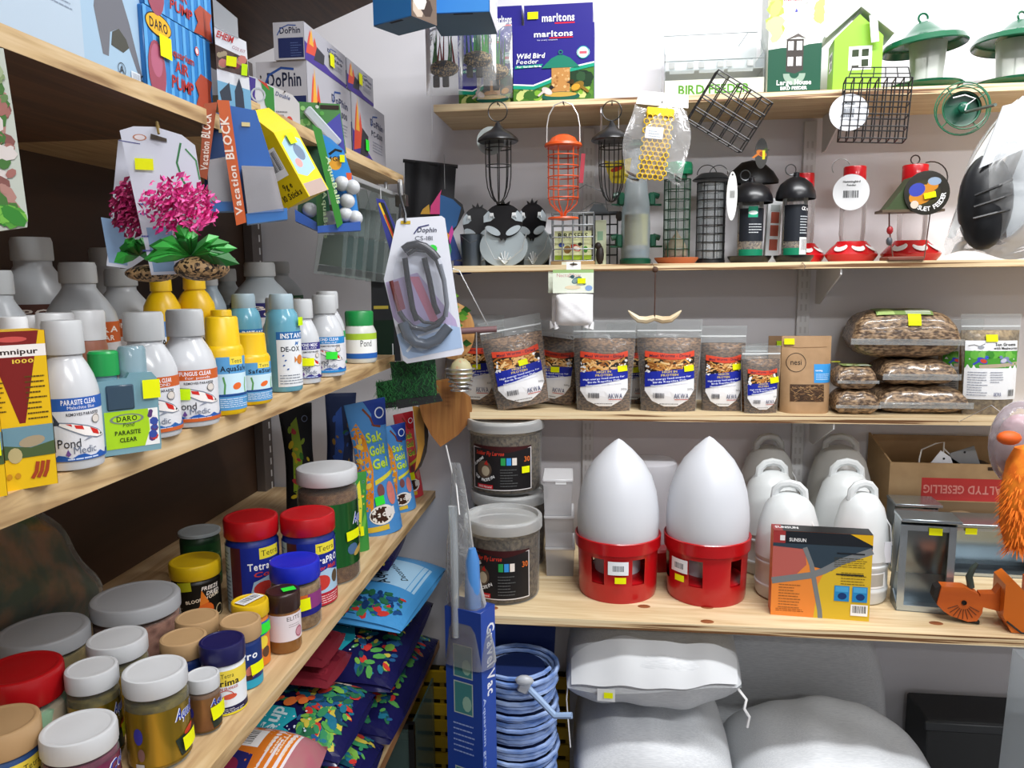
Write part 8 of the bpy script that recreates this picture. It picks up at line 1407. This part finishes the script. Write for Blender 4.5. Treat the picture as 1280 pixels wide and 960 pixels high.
for nm, pts, col, y0 in (('blue_panel', [(542, 252), (558, 258), (568, 268), (562, 290), (550, 300), (540, 290)], '#1c5c98', 0), ('black_edge', [(543, 250), (560, 256), (570, 264), (572, 274), (562, 292), (550, 308), (546, 306), (562, 286), (566, 270), (556, 260)], '#141418', .003), ('pink_panel', [(544, 246), (530, 266), (529, 276), (541, 276), (542, 254)], '#d83c80', -.002), ('yellow_panel', [(528, 264), (520, 270), (517, 276), (529, 276)], '#c8982c', -.003), ('tail_panel', [(551, 300), (557, 300), (568, 332), (554, 334)], '#1c3c80', .004), ('magenta_strip', [(556, 290), (551, 302), (553, 314), (558, 298)], '#c83c98', -.003), ('orange_spot', [(549, 298), (546, 304), (551, 308), (553, 302)], '#d08a20', -.004), ('green_strip', [(553, 312), (555, 320), (552, 332), (549, 318)], '#2c8a5c', -.003), ('blue_tip', [(558, 333), (572, 336), (580, 350), (564, 352), (556, 348)], '#1c2c6c', .003)): outline(t, nm, pts, c, s, mat(col, .5), y0, y0 + .003)
wire('string', [[(0, .002, 0), (.0, .03, 20 * s), (0, .05, 46 * s)]], .0006, mat('#888888', .5), t)
# ---- bird swing, spring feeder, wooden heart, grass mats
c = (566, 335); t, s = panel('bird_swing', 'wire bird swing with a mauve wooden perch', 'bird swing', *c, Y=1.545); q = px2(c, s)
wire('wire_frame', [[q(563, 345)[:1] + (.0,) + q(0, 345)[1:], q(566, 336)[:1] + (0,) + q(0, 336)[1:], q(574, 338)[:1] + (0,) + q(0, 338)[1:], q(609, 408)[:1] + (0,) + q(0, 408)[1:]], [q(594, 412)[:1] + (-.004,) + q(0, 412)[1:], q(594, 462)[:1] + (-.004,) + q(0, 462)[1:]], [q(566, 336)[:1] + (0,) + q(0, 336)[1:], q(566, 330)[:1] + (.03,) + q(0, 328)[1:], q(566, 330)[:1] + (.056,) + q(0, 327)[1:]]], .0013, mat('#b8babc', .3, .6), t); MB().tube([(q(556, 0)[0], 0, q(0, 415)[1]), (q(620, 0)[0], 0, q(0, 412)[1])], .0065, 10).build('perch', mat('#7a5a5c', .6), t)
b = MB(); 
for i in range(6): b.tube([(q(573, 0)[0] + 18.5 * s * (1 - .06 * i) * cos(a_), -.0 + 12 * s * sin(a_), q(0, 462 + 5.4 * i)[1]) for a_ in [2 * pi * k / 20 for k in range(20)]], .0016, 6, closed=True)
b.build('spring_cup', mat('#c0c4c6', .25, .8), t); MB().ball((q(574, 0)[0], 0, q(0, 466)[1]), 15 * s, 14, (1, .7, 1.2)).build('seed_bell', mat('#b8b088', .5, col2='#c84a38', ns=60, lo=.5, hi=.7), t)
c = (560, 372); t, s = panel('leafy_wood_slice', 'pale wooden slice trimmed with green artificial leaves', 'wooden toy', *c, Y=1.585); q = px2(c, s); WD = wood('toy_wood', '#a8743c', '#c08c50', '#d0a268', 2); outline(t, 'wood_slice', [(q_[0] * 1 + 566, q_[1] + 414) for q_ in disc_pts(27, 36, 24)], c, s, WD, 0, .012)
R = random.Random(4)
for i in range(16): x, y = 556 + R.uniform(-6, 22), 360 + i * 4.6; MB().add([(q(x, y)[0], -.004, q(x, y)[1]), (q(x + 6, y - 5)[0], -.010, q(x + 6, y - 5)[1]), (q(x + 13, y + 1)[0], -.006, q(x + 13, y + 1)[1]), (q(x + 6, y + 5)[0], -.003, q(x + 6, y + 5)[1])], [(0, 1, 2), (0, 2, 3)]).build('leaf', mat(('#2c6a2c', '#5aa83c', '#8ac848')[i % 3], .45), t)
wire('cord', [[(q(563, 0)[0], .003, q(0, 380)[1]), (q(563, 0)[0], .008, q(0, 338)[1]), (q(563, 0)[0], .016, q(0, 331)[1])]], .0018, mat('#33402c', .6), t)
c = (556, 490); t, s = panel('wooden_heart', 'brown heart-shaped wooden board hanging below the swing', 'wooden heart', *c, Y=1.588); q = px2(c, s); outline(t, 'heart_board', [(546, 476), (560, 474), (575, 488), (588, 498), (590, 512), (587, 528), (572, 545), (549, 560), (538, 545), (528, 525), (524, 508), (530, 492)], c, s, wood('heart_wood', '#7a4818', '#94602a', '#a87438', 2), 0, .018); wire('cord', [[(q(556, 0)[0], .005, q(0, 478)[1]), (q(560, 0)[0], .02, q(0, 440)[1])]], .0012, mat('#5a4a30', .6), t)
c = (524, 520); t, s = panel('bark_strip', 'narrow yellow bark strip hanging beside the wooden heart', 'wooden toy', *c, Y=1.60); q = px2(c, s); outline(t, 'bark_wood', [(516, 508), (530, 510), (532, 540), (530, 562), (524, 580), (517, 590), (521, 560)], c, s, mat('#b8842c', .5), 0, .01); outline(t, 'bark_edge', [(530, 508), (533, 512), (535, 545), (532, 566), (525, 584), (516, 594), (524, 578), (530, 556)], c, s, mat('#2a2018', .7), -.002, .012); wire('cord', [[(0, .004, 10 * s), (0, .01, 60 * s)]], .001, mat('#4a4030', .6), t)
def grass(label, c, Y, pts, basepts, seed):
    t, s = panel('grass_mat', label, 'grass mat', *c, Y=Y, group='hanging dark green grass mats'); q = px2(c, s); outline(t, 'mat', pts, c, s, mat('#0e2a1c', .8, col2='#1c4a2c', ns=120), -.006, .006); outline(t, 'black_backing', basepts, c, s, mat('#15171a', .6), -.012, .012); R = random.Random(seed); b = MB(); xs = [p[0] for p in pts]; ys = [p[1] for p in pts]
    for i in range(420):
        x, y = R.uniform(min(xs), max(xs)), R.uniform(min(ys), max(ys)); l = R.uniform(6, 12) * s; a_ = R.uniform(-1, 1); P0 = V((q(x, y)[0], -.006, q(x, y)[1])); b.add([P0 + V((.0007, 0, 0)), P0 - V((.0007, 0, 0)), P0 + V((sin(a_) * l, -l * .6, -l * .7 * cos(a_) * R.choice((1, 1, -.3))))], [(0, 1, 2)])
    tag(b.build('grass_blades', mat('#2c7a3c', .6), t, fix=False), kind='stuff'); wire('hook', [[(0, .0, 0), (0, .0, 12 * s), (0, .01, 40 * s)]], .0012, HR, t)
grass('dark green grass mat hanging behind the hose blister, nearer one', (515, 452), 1.42, [(488, 452), (544, 450), (545, 496), (492, 500)], [(494, 499), (548, 494), (552, 502), (496, 510)], 3)
grass('dark green grass mat hanging behind the nearer one', (492, 470), 1.52, [(470, 478), (496, 474), (500, 504), (472, 508)], [(472, 504), (498, 501), (498, 508), (474, 510)], 5)
c = (470, 350); t, s = panel('dark_packet', 'tall dark packet hanging behind the hose blister', 'packet', *c, Y=1.56); outline(t, 'packet', [(464, 345), (492, 345), (498, 452), (462, 452)], c, s, mat('#12161a', .5), -.006, .006); d = Dec(flat(-.006)); q = px2(c, s); d.rect(*q(466, 386), *q(484, 382), '#a8983c'); d.rect(*q(466, 450), *q(490, 400), '#0f2418'); d.build('print', t); wire('hook', [[(0, .0, 5 * s), (0, 0, 80 * s)]], .001, HR, t)
# ---- blue cartons and bagged plants hanging from the ceiling
def bluecarton(label, px0, px1, pyb, Y, dep, h, rz, face):
    A = ony(px0, pyb, Y); B_ = ony(px1, pyb, Y); w_ = B_.x - A.x; t = thing('blue_carton', label, 'carton', V(((A.x + B_.x) / 2, Y, A.z)), rz, 'blue cartons hung near the ceiling'); carton(t, w_, dep, h, mat('#3a86d0', .4)); d = Dec(lambda x, y, e: (x, y, -e)); d.rect(-w_ / 2, 0, w_ / 2, dep, '#5c7890'); d.rect(-.1 * w_, .002, .22 * w_, .008, '#1c2430'); d.build('carton_base', t, .6)
    M = (lambda x, z, e: (w_ / 2 + e, dep / 2 + x, z)); d = Dec(M); d.rect(-dep / 2, 0, dep / 2, h, '#d4d4d8' if face else '#6a5a4e'); d.blobs(-dep / 2, 0, dep / 2, h, 12, ['#e8e8ec', '#c8ccd0'] if face else ['#3a2c26', '#d8d0c8', '#8a7868', '#b8a898'], .006, .018, 3); d.build('printed_side', t)
    wire('hanging_wire', [[(-w_ * .3, dep / 2, h), (-w_ * .3, dep / 2, 2.70 - A.z)], [(w_ * .3, dep / 2, h), (w_ * .3, dep / 2, 2.70 - A.z)]], .0008, mat('#b0b0b0', .4, .5), t)
bluecarton('blue hanging carton with a pale side, right one', 536, 612, 18, 1.34, .12, .12, rad(2), True)
bluecarton('blue hanging carton turned at an angle, left one', 458, 522, 28, 1.25, .06, .13, rad(-28), False)
def bagplant(label, px, py, Y, seed, cols):
    p = ony(px, py, Y); s = mpp(p); t = thing('bagged_plant', label, 'plastic plant', p, .1 * (seed % 3 - 1), 'bagged aquarium plants'); R = random.Random(seed); MB().ball((0, 0, 0), 1, 18, (19 * s, .016, 10 * s)).build('gravel_base', mat('#17130f', .6, col2='#a88c5c', ns=420, lo=.5, hi=.66, vor=1, bump=.8), t)
    for i in range(12): x = R.uniform(-14, 14) * s; b = MB().add([(x - 1.6 * s, -.006 * R.random(), 4 * s), (x + 1.6 * s, -.006, 4 * s), (x + R.uniform(-6, 6) * s, -.004, R.uniform(40, 62) * s)], [(0, 1, 2)]); b.build('blade', mat(cols[i % len(cols)], .4), t)
    for k in (-.5, .1): MB().box((k * 20 * s, 0, -15 * s), (8 * s, .006, 14 * s), .001).build('foot', mat('#1a1512', .5), t)
    def g(sg): return lambda u, v: V(((u - .5) * 46 * s, sg * .02 * (1 - (2 * u - 1) ** 2) ** .5 * sin(pi * v) ** .5 + .001, (-32 + 90 * v) * s))
    MB().grid(g(-1), 10, 10).grid(g(1), 10, 10).build('clear_bag', film('#f4f6f6', .08, .08, 1.2, .003, 40), t); wire('hanging_wire', [[(0, 0, 56 * s), (0, 0, 2.70 - p.z)]], .0006, mat('#b0b0b0', .4, .5), t)
bagplant('bagged aquarium plant with red stems, leftmost', 555, 86, 1.49, 1, ['#2c7a2c', '#a8382c', '#3a9a34'])
bagplant('bagged green aquarium plant on a gravel base, second', 597, 74, 1.515, 2, ['#3a9a34', '#58b83c', '#2c7a2c'])
bagplant('bagged dark aquarium plant beside the purple boxes', 618, 90, 1.58, 3, ['#24382c', '#3a8a3c', '#1c2c28'])
# price stickers and tag prints sit on the part that carries them
BODY = ('bottle_body', 'jar_body', 'jug_body', 'carton', 'clear_wall', 'tub', 'tub_body', 'film_pouch', 'paper', 'pouch_body', 'bag', 'card', 'backing_card', 'header_card', 'blue_card', 'sack_body', 'worms', 'bottle')
for o in list(bpy.data.objects):
    if o.name.split('.')[0] in ('price_sticker', 'barcode_label', 'zip_strip') and o.parent and o.parent.type == 'EMPTY':
        for s_ in o.parent.children:
            if s_.name.split('.')[0] in BODY and s_.location.length < 1e-9 and s_.rotation_euler.to_quaternion().angle < 1e-6:
                o.parent = s_; break
